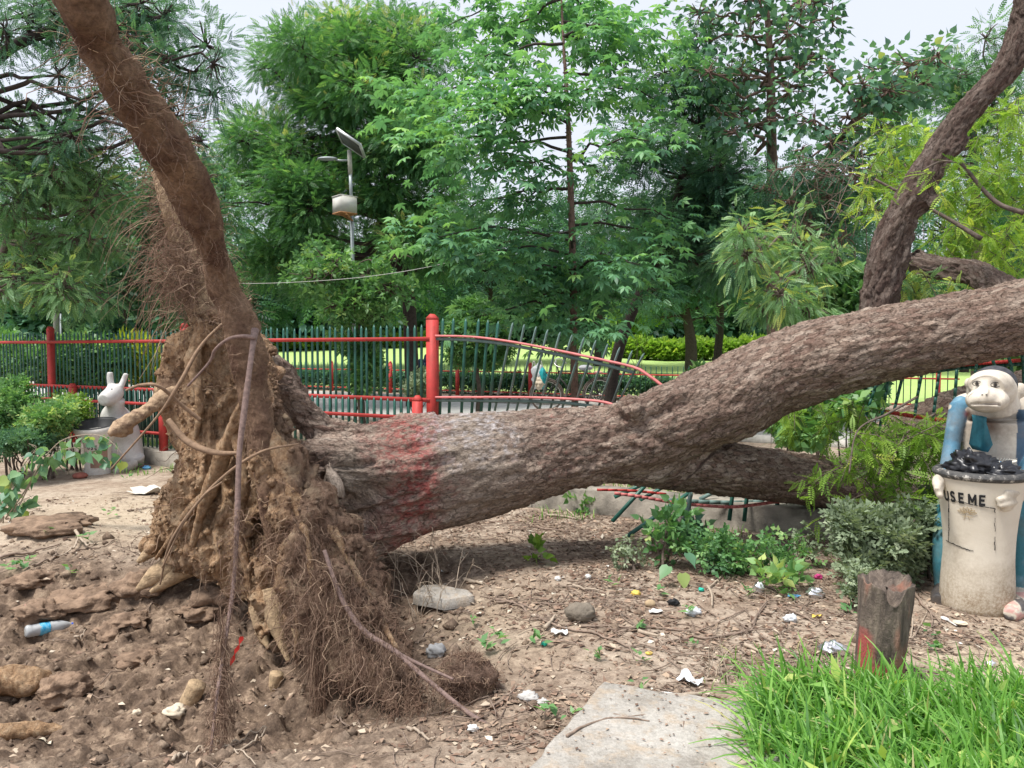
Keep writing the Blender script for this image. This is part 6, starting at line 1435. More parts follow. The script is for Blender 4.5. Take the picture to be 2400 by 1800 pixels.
part("label", bl([(.0372, .07), (.0372, .125)]), simple("label_blue", (.02, .30, .55), .35, noise=.45, nscale=60, c2=(.22, .55, .72)), bt, smooth=True)
part("cap", bl([(.001, .275), (.018, .274), (.019, .268), (.019, .244), (.015, .242)]), simple("cap_blue", (.01, .08, .50), .35), bt, smooth=True)

# ---------------------------------------------------------------- solar lamp, poles, cable
Yl = 14.0; lb = W(832, 905, Yl); lb[2] = Hs(lb[0], lb[1])
m_galv = simple("galvanised_steel", (.36, .40, .41), .5, metal=.35, noise=.25, nscale=12); m_ivory = simple("ivory_box_paint", (.56, .55, .50), .6, noise=.15, nscale=6, bump=.05); m_rust = simple("rusty_edge", (.42, .20, .08), .8, noise=.5, nscale=30)
lamp = thing("solar_lamp", lb, "solar street lamp with tilted panel, grey pole and pale battery box among the trees", "street lamp")
def LW(px, py, dy=0): return W(px, py, Yl + dy)
mb = MB(); mb.tube([lb - [0, 0, .1], LW(827, 640), LW(824, 480)], .034, 14); mb.tube([LW(824, 480), LW(821, 402)], .031, 14); part("pole", mb, m_galv, lamp, smooth=True)
mb = MB(); mb.tube([LW(821, 408), LW(819, 352)], .042, 14); part("pole_sleeve", mb, simple("sleeve_dusty", (.44, .44, .37), .8, noise=.3, nscale=20), lamp, smooth=True)
pc = LW(823, 336); u = LW(850, 352) - LW(797, 316); u /= np.linalg.norm(u); w_ = np.array([0, 1, -.15]); w_ -= u * np.dot(u, w_); w_ /= np.linalg.norm(w_); nn = np.cross(u, w_); Rm = np.stack([u, w_, nn], 1)
mb = MB(); mb.box(pc, (.50, .62, .03), Rm); p_ = part("solar_panel", mb, simple("panel_back", (.10, .105, .10), .6), lamp)
sg = 1 if nn[2] > 0 else -1
mb = MB()
for s1 in (-1, 1): mb.box(pc + u * .25 * s1, (.025, .66, .05), Rm); mb.box(pc + w_ * .32 * s1, (.49, .025, .048), Rm)
part("frame", mb, simple("aluminium", (.62, .63, .62), .4, metal=.4), p_)
mb = MB(); mb.box(pc + nn * sg * .018, (.45, .57, .004), Rm); part("solar_cells", mb, simple("solar_cells", (.015, .02, .05), .15, spec=.7), p_)
mb = MB(); mb.tube([LW(815, 376), LW(796, 376), LW(786, 374)], .018, 8); part("lamp_arm", mb, m_galv, lamp)
mb = MB(); mb.ball(LW(768, 372), (.19, .09, .035), 20, 10); part("lamp_head", mb, m_galv, lamp, smooth=True)
mb = MB(); bxc = (W(808, 482, Yl - .25)); th = R(42); Rz = np.array([[math.cos(th), -math.sin(th), 0], [math.sin(th), math.cos(th), 0], [0, 0, 1]]); mb.box(bxc, (.33, .30, .30), Rz); bo_ = part("battery_box", mb, m_ivory, lamp)
mb = MB(); mb.box(bxc + [0, 0, .155], (.35, .32, .015), Rz); part("lid", mb, m_ivory, bo_); mb = MB(); mb.box(bxc - [0, 0, .15], (.338, .308, .022), Rz); part("rusty_base", mb, m_rust, bo_)
mb = MB(); mb.bar(LW(827, 518), W(795, 500, Yl - .3), .025, .02); mb.bar(LW(827, 518), W(812, 502, Yl - .5), .025, .02); part("bracket", mb, m_rust, lamp)
b0 = W(132, 905, 13.0); b0[2] = Hs(b0[0], b0[1])
up_ = thing("utility_pole", b0, "plain pale grey concrete pole standing among the trees at the left", "pole")
mb = MB(); mb.tube([b0 - [0, 0, .1], W(132, 680, 13), W(129, 562, 13)], [.058, .050, .045], 12); part("pole", mb, simple("pole_concrete", (.36, .34, .30), .9, noise=.3, nscale=5), up_, smooth=True)
mb = MB(); mb.tube([W(132, 734, 13), W(132, 729, 13)], [.066, .066], 12); part("band", mb, m_black, up_)
mb = MB(); mb.tube([W(144, 905, 13), W(142, 735, 13)], .02, 8); part("conduit", mb, m_galv, up_)
S = spline(np.array([W(330, 615, 12.9), W(420, 645, 12.7), W(560, 664, 12.4), (W(780, 656, 12.0)), W(960, 634, 11.6), W(1120, 598, 11.3), W(1230, 566, 11.1), W(1336, 540, 11.0)]), 80)
mb = MB(); mb.tube(S, .0045, 5); single("overhead_cable", mb, simple("cable_grey", (.5, .5, .46), .6), "thin pale sagging cable slung between the trees above the fence", "cable")

# ---------------------------------------------------------------- bicycle and what hangs on it
Yk = 15.2; bk0 = W(1343, 965, Yk); bk0[2] = gz(bk0[0], bk0[1])
bike = thing("bicycle", bk0, "old dark roadster bicycle parked behind the bent fence with its seat wrapped", "bicycle")
m_cyc = simple("bicycle_dark_paint", (.045, .04, .036), .5, noise=.4); m_tyre = simple("tyre", (.13, .10, .085), .85, noise=.3); m_chrome = simple("dull_chrome", (.52, .50, .46), .35, metal=.8); m_mud = simple("mudguard", (.16, .125, .105), .6, noise=.4)
def BK(px, py, d=0): return W(px, py, Yk + d)
for px, py in ((1281, 927), (1405, 924)):
    c = BK(px, py); a_ = np.linspace(0, 2 * math.pi, 41)
    def circ(r, y=0, a=a_): return np.c_[c[0] + r * np.cos(a), np.full(len(a), c[1] + y), c[2] + r * np.sin(a)]
    mb = MB(); mb.tube(circ(.315), .020, 8, cap=False); w_ = part("wheel", mb, m_tyre, bike, smooth=True)
    mb = MB(); mb.tube(circ(.288), .011, 6, cap=False); part("rim", mb, m_chrome, w_, smooth=True)
    mb = MB()
    for q in range(28): a1 = q * 2 * math.pi / 28; mb.bar(c + [.02 * math.cos(a1 + 1.2), 0, .02 * math.sin(a1 + 1.2)], c + [.285 * math.cos(a1), 0, .285 * math.sin(a1)], .0022, .0022)
    mb.tube([c - [0, .05, 0], c + [0, .05, 0]], .022, 10); part("spokes", mb, m_chrome, w_)
    mb = MB(); mb.tube(circ(.347, 0, np.linspace(-.5, 3.3, 26)), .013, 6); part("mudguard", mb, m_mud, bike, smooth=True)
bars = [((1305, 853), (1311, 884)), ((1308, 870), (1372, 870)), ((1311, 884), (1347, 928)), ((1374, 864), (1347, 930)), ((1374, 872), (1405, 924)), ((1347, 929), (1405, 924)), ((1310, 883), (1295, 905)), ((1295, 905), (1281, 927))]
mb = MB()
for a, b_ in bars: mb.tube([BK(*a), BK(*b_)], .015, 8)
part("frame", mb, m_cyc, bike, smooth=True)
mb = MB(); mb.tube(spline(np.array([BK(1320, 862, -.25), BK(1305, 858, -.2), BK(1299, 850, -.12), BK(1303, 850, 0), BK(1303, 843, .15), BK(1313, 841, .25), BK(1328, 852, .28)]), 30), .011, 8); part("handlebar", mb, m_chrome, bike, smooth=True)
mb = MB(); mb.tube([BK(1304, 855), BK(1300, 848)], .014, 8); mb.ball(BK(1372, 862), (.15, .09, .06), 20, 12); v_ = mb.v[-1]; mb.v[-1] = v_ + .012 * np.c_[fbm(v_ * 20, 2, 1), fbm(v_ * 20, 2, 2), fbm(v_ * 20, 2, 3)]; part("seat", mb, simple("seat_wrap", (.40, .40, .43), .6, noise=.35, nscale=40), bike, smooth=True, label="seat wrapped in crumpled grey plastic")
mb = MB(); 
for d in (-.06, 0, .06): mb.tube([BK(1386, 878, d), BK(1424, 876, d)], .006, 6)
mb.tube([BK(1422, 876, .06), BK(1406, 924, .06)], .006, 6); mb.tube([BK(1422, 876, -.06), BK(1406, 924, -.06)], .006, 6); part("rear_rack", mb, m_cyc, bike)
mb = MB(); c = BK(1347, 929); mb.tube(np.c_[c[0] + .085 * np.cos(a_), np.full(41, c[1] - .05), c[2] + .085 * np.sin(a_)], .008, 6, cap=False); mb.bar(c + [0, -.06, 0], c + [.11, -.07, .12], .018, .01); mb.bar(c + [0, .06, 0], c + [-.11, .07, -.12], .018, .01); mb.box(c + [.12, -.1, .125], (.09, .06, .02)); mb.box(c + [-.12, .1, -.125], (.09, .06, .02)); part("crank", mb, m_cyc, bike)
mb = MB(); mb.box(BK(1435, 916), (.012, .10, .22)); part("mud_flap", mb, simple("flap_grey", (.10, .12, .16), .7), bike)
rock2 = crumple(BK(1402, 873), np.array([.085, .06, .03]), 5, 24, 16, .3); single("pink_cloth", rock2, simple("pink_cloth", (.60, .32, .26), .8), "small pink folded cloth tucked on the bicycle rack", "cloth")
sk = thing("carrier_bag", tuple(BK(1262, 930)), "white and turquoise plastic carrier bag hanging at the front of the bicycle", "bag")
def sackp(px, py, rx, rz, d, m, name, seed):
    mb = crumple(BK(px, py, d), np.array([rx, .10, rz]), seed, 36, 26, .35, 6); part(name, mb, m, sk, smooth=True)
sackp(1262, 884, .135, .27, -.02, simple("bag_white", (.52, .54, .56), .5, noise=.3), "bag_body", 21); sackp(1272, 884, .075, .20, -.08, simple("bag_teal", (.02, .33, .36), .5, noise=.3), "teal_panel", 22); sackp(1264, 898, .09, .13, -.12, simple("bag_cream", (.60, .50, .38), .6, noise=.2), "cream_panel", 23)
for q in (1252, 1268): mb = MB(); mb.tube(spline(np.array([BK(q - 5, 862, 0), BK(q - 1, 846, 0), BK(q + 5, 862, 0)]), 10), .012, 6); part("handle", mb, m_ivory, sk)

# ---------------------------------------------------------------- person sitting far away on the lawn
Yp = 33; pc = W(1000, 830, Yp); pc[2] = gz(pc[0], pc[1]); s = 1.0
per = thing("seated_person", pc, "person in dark blue clothes sitting on the far lawn beside the tall red post", "person")
def lim(mb, P, Rr): S = spline(np.c_[np.array(P, float), Rr], 14); mb.tube(S[:, :3] + pc, S[:, 3], 12)
mb = MB(); lim(mb, [(0, 0, .12), (.02, .02, .35), (.06, -.02, .58), (.07, -.03, .68)], [.17, .17, .16, .06]); lim(mb, [(.07, -.03, .66), (.08, -.04, .74)], [.055, .055]); mb.ball(pc + [.09, -.05, .84], (.085, .10, .115), 16, 12)
for s_ in (-1, 1):
    lim(mb, [(0, .1 * s_, .12), (-.28, .14 * s_ - .05, .38), (-.36, .13 * s_ - .08, .05)], [.10, .075, .05]); lim(mb, [(.05, .18 * s_, .56), (-.05, .22 * s_, .38), (-.24, .12 * s_, .40)], [.055, .048, .04]); lim(mb, [(-.36, .13 * s_ - .08, .05), (-.50, .13 * s_ - .1, .03)], [.045, .035])
V_, N_, Q_, T__ = remesh(mb, .022, 3); mb = MB(); mb.add(V_, Q_, T__); part("body", mb, simple("navy_clothes", (.03, .04, .10), .8), per, smooth=True)
mb = MB(); mb.ball(pc + [.09, -.075, .835], (.07, .085, .095), 14, 10); part("face", mb, simple("skin", (.32, .17, .11), .6), per, smooth=True); mb = MB(); mb.ball(pc + [.10, -.03, .87], (.092, .105, .10), 14, 10); part("hair", mb, m_black, per, smooth=True)
# ================================================================ THINGS ON THE GROUND
rg = np.random.default_rng(2024)
# long grass clump
m_grass = leaf_mat("long_grass", [(0, (.06, .17, .03)), (.45, (.15, .34, .06)), (.8, (.26, .47, .11)), (.95, (.5, .62, .16)), (1, (.55, .50, .28))], .4, .4, .3)
def blades(mb, P, L, wd, r, lean=(0, 0), n=6, spread=.8):
    m = len(P); a = r.uniform(0, 2 * math.pi, m); t = np.linspace(0, 1, n); d = np.c_[np.cos(a), np.sin(a)] * r.uniform(.25, 1, m)[:, None] * spread + np.array(lean); Ls = L * r.uniform(.5, 1.2, m)
    sd = np.c_[-np.sin(a), np.cos(a), 0 * a]; V_ = np.zeros((m, n, 2, 3))
    for i, tt in enumerate(t):
        c = P + np.c_[d * (tt ** 1.7)[..., None] * Ls[:, None], (tt - .42 * tt ** 2.4 * np.linalg.norm(d, axis=1) * 1.2) * Ls]
        w = wd * (1 - tt ** 2.2) * .5 + .0004
        V_[:, i, 0] = c + sd * w; V_[:, i, 1] = c - sd * w + [0, 0, wd * .15]
    b_ = (np.arange(m) * n * 2)[:, None]; i = (np.arange(n - 1) * 2)[None]
    q = np.stack([b_ + i, b_ + i + 1, b_ + i + 3, b_ + i + 2], -1).reshape(-1, 4); mb.add(V_.reshape(-1, 3), q, tint=np.repeat(np.clip(r.normal(.45, .26, m), 0, 1), n * 2))
def in_poly(x, y, poly):
    c = np.zeros(len(x), bool); n = len(poly)
    for i in range(n):
        (x1, y1), (x2, y2) = poly[i], poly[i - 1]; m = ((y1 > y) != (y2 > y)) & (x < (x2 - x1) * (y - y1) / (y2 - y1 + 1e-12) + x1); c ^= m
    return c
poly = [tuple(GP(a, b_)[:2]) for a, b_ in ((1840, 1625), (1960, 1640), (2060, 1650), (2180, 1690), (2300, 1640), (2440, 1650), (2440, 1700))] + [(2.6, 2.4), (2.3, 1.9), (.75, 1.9)] + [tuple(GP(a, b_)[:2]) for a, b_ in ((1760, 1790), (1745, 1740), (1780, 1680))]
x = rg.uniform(.6, 3.2, 60000); y = rg.uniform(1.8, 3.7, 60000); ok = in_poly(x, y, poly); tuft = vnoise(np.c_[x * 9, y * 9, 0 * x], 5) > -.35; x, y = x[ok & tuft][:11000], y[ok & tuft][:11000]
mb = MB(); P = np.c_[x, y, H(x, y) - .01]; edge = rg.uniform(size=len(x)) < .8; blades(mb, P[edge][:6500], .23, .0125, rg, (-.22, -.15), 7, 1.05); blades(mb, P[~edge][:1500], .30, .014, rg, (-.1, 0), 8, .6)
x = rg.uniform(.4, 3.2, 9000); y = rg.uniform(2.2, 3.75, 9000); pd = np.min([np.hypot(x - a, y - b_) for a, b_ in poly[:6]], axis=0); near_ = rg.uniform(size=9000) < .25 * np.exp(-(pd / .22) ** 2); blades(mb, np.c_[x, y, H(x, y)][near_], .10, .006, rg, n=5)
x = rg.uniform(.9, 2.6, 90); y = rg.uniform(1.95, 2.9, 90); ok = in_poly(x, y, poly); scatter(mb, T_simple(.10, .034), np.c_[x, y, H(x, y) + .14][ok], np.c_[rg.normal(size=(ok.sum(), 2)), rg.uniform(0, .6, ok.sum())], rg, (.7, 1.2), rg.uniform(.75, 1, ok.sum()))
tag(obj("grass_clump", mb.mesh("grass_clump", m_grass)), kind='stuff')
# thin grass & seedlings on the wall foot and inside the fence
mb = MB(); x = rg.uniform(-6, 3.5, 2600); s = rg.uniform(-.75, -.2, 2600); y = 7.07 - .53 * x + s * 1.13; k_ = fbm(np.c_[x * 2, y * 2, 0 * x], 2, 6) > .05; blades(mb, np.c_[x, y, H(x, y)][k_], .10, .006, rg, n=4)
x = rg.uniform(-6, 4, 5000); s = rg.uniform(.2, 2.2, 5000); y = 7.07 - .53 * x + s * 1.13; blades(mb, np.c_[x, y, H(x, y)], .16, .008, rg, n=4)
tag(obj("wall_grass", mb.mesh("wall_grass", m_grass)), kind='stuff')

# leaf litter, bark crumbs, twig litter: nobody could count them
def ground_pts(n, dens, r, x0=-4.5, x1=3.6, y0=1.9, y1=7.6):
    x = r.uniform(x0, x1, n * 3); y = r.uniform(y0, y1, n * 3) ; vis = np.abs(x) < y * .75 + .3; x, y = x[vis], y[vis]; k = r.uniform(size=len(x)) < dens(x, y); x, y = x[k][:n], y[k][:n]; return np.c_[x, y, H(x, y)]
def dz(x, y):
    right = sstep(-.9, .1, x); nearT = np.exp(-((y - (5.0 + .05 * x)) / .8) ** 2) * sstep(-1.4, -.6, x); pale_ = np.exp(-(((x + .35) / .5) ** 2 + ((y - 4.0) / .45) ** 2)) + np.exp(-(((x - 2.2) / .7) ** 2 + ((y - 3.2) / .35) ** 2))
    hole = np.exp(-(((x + 2.1) / 1.7) ** 4 + ((y - 3.8) / 1.1) ** 4))
    return np.clip((.18 + .75 * right + .5 * nearT) * (.30 + .9 * sstep(-.2, .3, fbm(np.c_[x * 1.7, y * 1.7, 0 * x], 3, 15))) * (1 - .8 * np.clip(pale_, 0, 1)) * (1 - .75 * hole) * (1 - .0 * x), 0, 1)
m_lit, nt, b = mat("leaf_litter"); k = N(nt)
k.link(k.ramp(k.attr('tint'), [(0, (.085, .055, .04)), (.3, (.17, .11, .08)), (.55, (.28, .19, .14)), (.78, (.40, .30, .215)), (.92, (.50, .42, .32)), (1, (.62, .56, .46))]), b.inputs['Base Color']); b.inputs['Roughness'].default_value = .9; b.inputs['Specular IOR Level'].default_value = .1
mb = MB()
def chip(l, w): return np.array([[-l / 2, 0, 0], [-l * .1, w / 2, .12 * l], [l / 2, 0, .03 * l], [0, -w / 2, .1 * l]]), np.array([[0, 1, 2, 3]])
P = ground_pts(30000, dz, rg); n = len(P); P[:, 2] += .004
for q, (l, w, fr_) in enumerate(((.026, .009, .35), (.016, .010, .35), (.045, .013, .12), (.038, .026, .10), (.018, .005, .08))):
    a, b_ = int(n * [0, .35, .70, .82, .92][q]), int(n * [.35, .70, .82, .92, 1][q]); Q_ = P[a:b_]; m_ = len(Q_)
    scatter(mb, chip(l, w), Q_, np.c_[rg.normal(size=(m_, 2)), rg.normal(0, .18, m_)], rg, (.5, 1.5), np.clip(rg.normal(.42, .24, m_), 0, 1), .3)
sx = rg.uniform(0, 1, 110); sy = rg.uniform(0, 1, 110) ** 1.6; SL_ = A + dv * 1.2 * sy[:, None] + (Bq - A) * sx[:, None]; SL_[:, 2] = zt + .009; scatter(mb, chip(.02, .011), SL_, np.c_[rg.normal(size=(110, 2)), 0 * sx], rg, (.3, 1.2), np.clip(rg.normal(.4, .2, 110), 0, 1), .1)
Q_ = ground_pts(2200, lambda x, y: .2 + .5 * sstep(-3, 0, x), rg); scatter(mb, T_simple(.045, .024), Q_ + [0, 0, .006], np.c_[rg.normal(size=(len(Q_), 2)), rg.normal(0, .2, len(Q_))], rg, (.5, 1.2), rg.uniform(.6, 1, len(Q_)), .4)
tag(obj("leaf_litter", mb.mesh("leaf_litter", m_lit)), kind='stuff')
m_white = simple("paper_white", (.66, .65, .62), .7)
mb = MB(); Q_ = ground_pts(150, lambda x, y: .15 + .5 * sstep(-2.5, .3, x) + .4 * sstep(5.6, 6.4, y), rg); scatter(mb, chip(.03, .02), Q_ + [0, 0, .007], np.c_[rg.normal(size=(len(Q_), 2)), rg.normal(0, .25, len(Q_))], rg, (.3, 1.2), None, .4); tag(obj("paper_flecks", mb.mesh("paper_flecks", m_white)), kind='stuff')
m_twig = simple("dry_twig", (.27, .20, .155), .9, noise=.45, nscale=40); m_twigl = simple("pale_twig", (.42, .34, .26), .9, noise=.3, nscale=40)
mb = MB(); P = ground_pts(3600, dz, rg)
for p in P:
    a = rg.uniform(0, 6.28); L = rg.uniform(.05, .28) ; t = np.linspace(-.5, .5, 5)[:, None]; d = np.array([math.cos(a), math.sin(a), 0]); s_ = np.array([-d[1], d[0], 0]) * rg.normal(0, .12)
    Q_ = p + d * L * t + s_ * L * (t ** 2 * 4 - .3); Q_[:, 2] = H(Q_[:, 0], Q_[:, 1]) + .004 + rg.uniform(0, .012); mb.tube(Q_, np.linspace(1, .5, 5) * rg.uniform(.0011, .0038), 5)
tag(obj("twig_litter", mb.mesh("twig_litter", m_twig)), kind='stuff')
# crumbs of soil in and round the hole
mb = MB(); P = ground_pts(5200, lambda x, y: np.clip(.85 * np.exp(-(((x + 1.9) / 2.1) ** 4 + ((y - 3.7) / 1.6) ** 4)) + .04, 0, 1), rg); oct_ = np.array([[1, 0, 0], [0, 1, 0], [-1, 0, 0], [0, -1, 0], [0, 0, .8], [0, 0, -.8]], float)
m_ = len(P); sc = np.minimum(.05, rg.gamma(1.2, .0075, m_) + .002); V_ = (oct_[None] * (1 + rg.uniform(-.35, .35, (m_, 6, 3)))) * sc[:, None, None] + P[:, None]; T__ = np.array([[0, 1, 4], [1, 2, 4], [2, 3, 4], [3, 0, 4], [1, 0, 5], [2, 1, 5], [3, 2, 5], [0, 3, 5]])[None] + (np.arange(m_) * 6)[:, None, None]
mb.add(V_.reshape(-1, 3), None, T__.reshape(-1, 3)); me = mb.mesh("soil_crumbs", m_ground); a_ = me.attributes.new('wet', 'FLOAT', 'POINT'); a_.data.foreach_set("value", np.full(len(me.vertices), .8, np.float32)); tag(obj("soil_crumbs", me), kind='stuff')

# named sticks
def stick(pts, r, label, m=m_twig, name="stick", forks=(), lift=.0, group="sticks on the ground"):
    def path(pp):
        P = np.array([GP(a, b_) for a, b_ in pp]); S = spline(P, 10 * len(P)); S[:, 2] = np.maximum(H(S[:, 0], S[:, 1]), S[:, 2] - .02) + lift + .004 + r; return S
    S = path(pts); mb = MB(); S[:, 2] += .004 * vnoise(S * 14, 3); mb.tube(S, np.linspace(r, r * .45, len(S)) * (1 + .12 * vnoise(S * 40, 4)), 8)
    for f in forks: F = path(f); mb.tube(F, np.linspace(r * .7, r * .3, len(F)), 7)
    single(name, mb, m, label, "stick", group, smooth=True)
def c4(x, y): return (1100 + x * .422, 1100 + y * .422)
def c5(x, y): return (1700 + x * .422, 1100 + y * .422)
def c3(x, y): return (500 + x * .3917, 1150 + y * .3917)
def c1_(x, y): return (x * .422, 1100 + y * .422)
stick([c4(150, 748), c4(250, 755), c4(340, 815), c4(450, 870), c4(560, 900), c4(660, 915), c4(780, 955), c4(880, 1000), c4(960, 990), c4(1080, 1020), c4(1200, 1045), c4(1340, 1050)], .0075, "long forked stick running across the bare ground below the trunk", forks=([c4(270, 758), c4(320, 775), c4(365, 800), c4(400, 770), c4(500, 765), c4(640, 765), c4(760, 755)], [c4(885, 1000), c4(900, 1035), c4(912, 1062)]))
stick([c4(620, 890), c4(740, 885), c4(900, 890), c4(1080, 895), c4(1240, 915), c4(1300, 905), c4(1400, 850), c4(1540, 785)], .006, "second long stick lying just above the forked stick", m_twig)
stick([c4(1240, 940), c4(1330, 952), c4(1450, 930), c4(1560, 905), c4(1600, 830), c4(1650, 760)], .006, "bent stick curling up towards the leafy weeds")
stick([c4(1320, 660), c4(1345, 710), c4(1348, 775)], .009, "short thick pale stick below the leafy weeds", m_twigl, forks=([c4(1335, 665), c4(1400, 610), c4(1440, 555)],))
stick([c4(940, 758), c4(1020, 762), c4(1110, 758)], .0055, "short stick pointing at the black scrap")
stick([c4(575, 655), c4(650, 675), c4(725, 690)], .0095, "short thick twig piece above the stone", m_twigl); stick([c4(420, 905), c4(450, 870), c4(475, 835)], .012, "stubby twig piece under the long forked stick", m_twigl)
stick([c4(940, 910), c4(990, 930), c4(1050, 945)], .011, "stubby twig piece under the second long stick", m_twigl); stick([c4(0, 640), c4(40, 642), c4(70, 652)], .012, "cut stick end lying right of the broken slab", m_twigl)
stick([c4(1150, 1305), c4(1220, 1285), c4(1290, 1275)], .016, "thick pale cut twig beside the top edge of the slab", m_twigl); stick([c4(1060, 1262), c4(1110, 1258), c4(1175, 1268)], .006, "bleached sliver of wood above the slab edge", m_white)
stick([c4(540, 1565), c4(640, 1505), c4(760, 1475), c4(880, 1470), c4(1000, 1475)], .0055, "curved twig lying on the slab", lift=.045); stick([c4(1190, 1480), c4(1188, 1540), c4(1200, 1600)], .004, "short upright twig on the slab beside the pale disc", lift=.045); stick([c4(800, 1450), c4(900, 1455), c4(1055, 1430)], .003, "thin twig across the middle of the slab", lift=.045)
stick([c4(480, 970), c4(560, 975), c4(640, 995)], .005, "stick just below the middle of the long forked stick"); stick([c4(1530, 990), c4(1570, 1015), c4(1620, 1040)], .010, "stubby stick left of the grass clump", m_twigl)
stick([c5(1050, 700), c5(1090, 760), c5(1150, 820), c5(1190, 860)], .009, "curved stick between stump and monkey bin", forks=([c5(1140, 815), c5(1150, 860), c5(1145, 890)],)); stick([c5(1000, 800), c5(1040, 850), c5(1035, 950), c5(1120, 800), c5(1060, 800)], .004, "pale looped twig right of the stump", m_twigl)
stick([c5(150, 880), c5(190, 800), c5(240, 745), c5(310, 735)], .008, "dark stick left of the dusty shrub"); stick([c5(0, 940), c5(80, 915), c5(150, 890)], .006, "stick leading left from the dark one"); stick([c5(340, 785), c5(430, 830), c5(500, 870)], .007, "stick lying left of the stump", m_twig); stick([c5(1020, 1110), c5(1080, 1150), c5(1130, 1215)], .007, "stick at the right foot of the stump")
stick([c5(1180, 980), c5(1260, 1030), c5(1330, 1040), c5(1420, 1045), c5(1500, 1050)], .004, "thin stick on the pale soil at the right")
stick([c1_(0, 510), c1_(120, 485), c1_(240, 455), c1_(340, 425)], .011, "long curved branch lying at the left edge behind the hole"); stick([c1_(420, 375), c1_(440, 410), c1_(470, 445), c1_(520, 465)], .012, "forked pale root piece standing on the rim left of the root plate", m_twigl, forks=([c1_(440, 410), c1_(400, 470), c1_(300, 520)],), lift=.03)
stick([c1_(180, 545), c1_(300, 500), c1_(430, 465), c1_(560, 440), c1_(650, 400)], .008, "long dark stick along the far rim of the hole"); stick([c1_(960, 1640), c1_(1040, 1590), c1_(1120, 1555), c1_(1280, 1560), c1_(1400, 1530), c1_(1480, 1460)], .007, "pale stick in the front rubble under the root plate", m_twigl, forks=([c1_(1120, 1555), c1_(1250, 1600), c1_(1420, 1660)],))
stick([c1_(415, 990), c1_(440, 960), c1_(475, 925)], .006, "short pale stick right of the bottle", m_twigl, lift=.02); stick([c3(720, 1340), c3(760, 1385), c3(860, 1410), c3(990, 1460)], .005, "curved stick in front of the root plate", m_twig); stick([c3(1160, 1440), c3(1230, 1465), c3(1325, 1495)], .0075, "flat pale strip of wood in front of the root plate", m_twigl)
stick([c3(1690, 670), c3(1740, 680), c3(1787, 690)], .011, "thick dark stick at the edge of the trunk shadow"); stick([c3(1500, 560), c3(1560, 562), c3(1610, 575)], .013, "thick pale stick under the trunk", m_twigl)
stick([c4(430, 265), c4(520, 270), c4(600, 285)], .012, "broken stick by the low wall under the trunk", m_twigl, forks=([c4(520, 215), c4(560, 250), c4(610, 285)],)); stick([c4(380, 330), c4(470, 345), c4(560, 350)], .010, "thick stick in the shadow under the trunk", m_twig)
stick([c3(1210, 930), c3(1260, 870), c3(1330, 800), c3(1400, 775)], .005, "thin curved stick right of the root tips"); stick([c3(20, 1540), c3(140, 1520), c3(320, 1440)], .006, "pale stick lying left in the front rubble", m_twigl)
# dead brush standing beside the trunk
def brush(px, py, Y, label, seed, n=7, h=.5, m=m_twigl):
    r = np.random.default_rng(seed); g_ = GP(px, py); mb = MB()
    for q in range(n):
        d = r.normal(size=3) * [.5, .4, 0] + [0, 0, 1]; d /= np.linalg.norm(d); L = h * r.uniform(.5, 1.2); P = [g_ + r.normal(size=3) * [.05, .05, 0]]; 
        for i in range(5): d = d + r.normal(size=3) * .22; d /= np.linalg.norm(d); P.append(P[-1] + d * L / 5)
        S = spline(np.array(P), 14); mb.tube(S, np.linspace(.0035, .001, 14), 5)
        for w in range(3): i = r.integers(4, 12); dd = d + r.normal(size=3) * .8; mb.tube([S[i], S[i] + dd / np.linalg.norm(dd) * L * .25, S[i] + dd / np.linalg.norm(dd) * L * .4 + [0, 0, -.01]], [.0016, .0012, .0007], 4)
    single("dead_brush", mb, m, label, "brush", "dead twigs")
brush(955, 1390, 5, "tall pale leafless twigs rising in front of the red paint band", 1, 7, .55); brush(1040, 1400, 5, "thin leafless twigs between root plate and trunk shadow", 2, 6, .45); brush(1000, 1440, 4.2, "tangle of dry twigs beside the broken slab", 3, 9, .25)
brush(470, 1340, 5, "tangle of dry rootlets on the rim left of the root plate", 4, 14, .30, m_twig); brush(420, 1300, 5, "brown tangle of twigs behind the splintered roots", 5, 12, .28, m_twig); brush(1690, 1590, 3.3, "low dry twigs left of the grass clump", 6, 8, .18); brush(340, 1320, 5, "sparse tangle of rootlets at the left of the far rim", 7, 10, .22, m_twig)

# plants under the trunk
G5 = T_group(T_simple(.034, .024), 6, 1, 51, .09); G6 = T_group(T_heart(.06, .045, .01), 4, 1, 52, .10); G7 = T_group(T_simple(.026, .02), 6, 1, 53, .07)
def gb(name, label, px, py, w, h, n, tpl, ml, seed, tintb=0, group="weeds along the low wall", up=.5, stems=5):
    g_ = GP(px, py); Y = g_[1]; return bush(name, label, px, py - h / 2, Y, w / 2, h / 2, n, tpl, ml, seed, "weed", group, depth=w * .35, tintb=tintb, stems=stems, up=up)
gb("weed", "tallest leafy weed with big pale leaves in front of the crossed green pickets", 1560, 1330, 110, 150, 60, G6, L_mid, 901, .12); gb("weed", "spreading weed at the left end of the weed row", 1470, 1335, 90, 75, 65, G7, L_dusty, 902)
gb("weed", "dense low weed right of the tallest weed", 1660, 1345, 130, 95, 130, G5, L_mid, 903, .05); gb("weed", "sprawling weed in the middle of the row", 1740, 1345, 120, 110, 130, G5, L_mid, 904, .15); gb("weed", "loose weed left of the dusty shrub", 1840, 1350, 120, 100, 100, G5, L_mid, 905, .1)
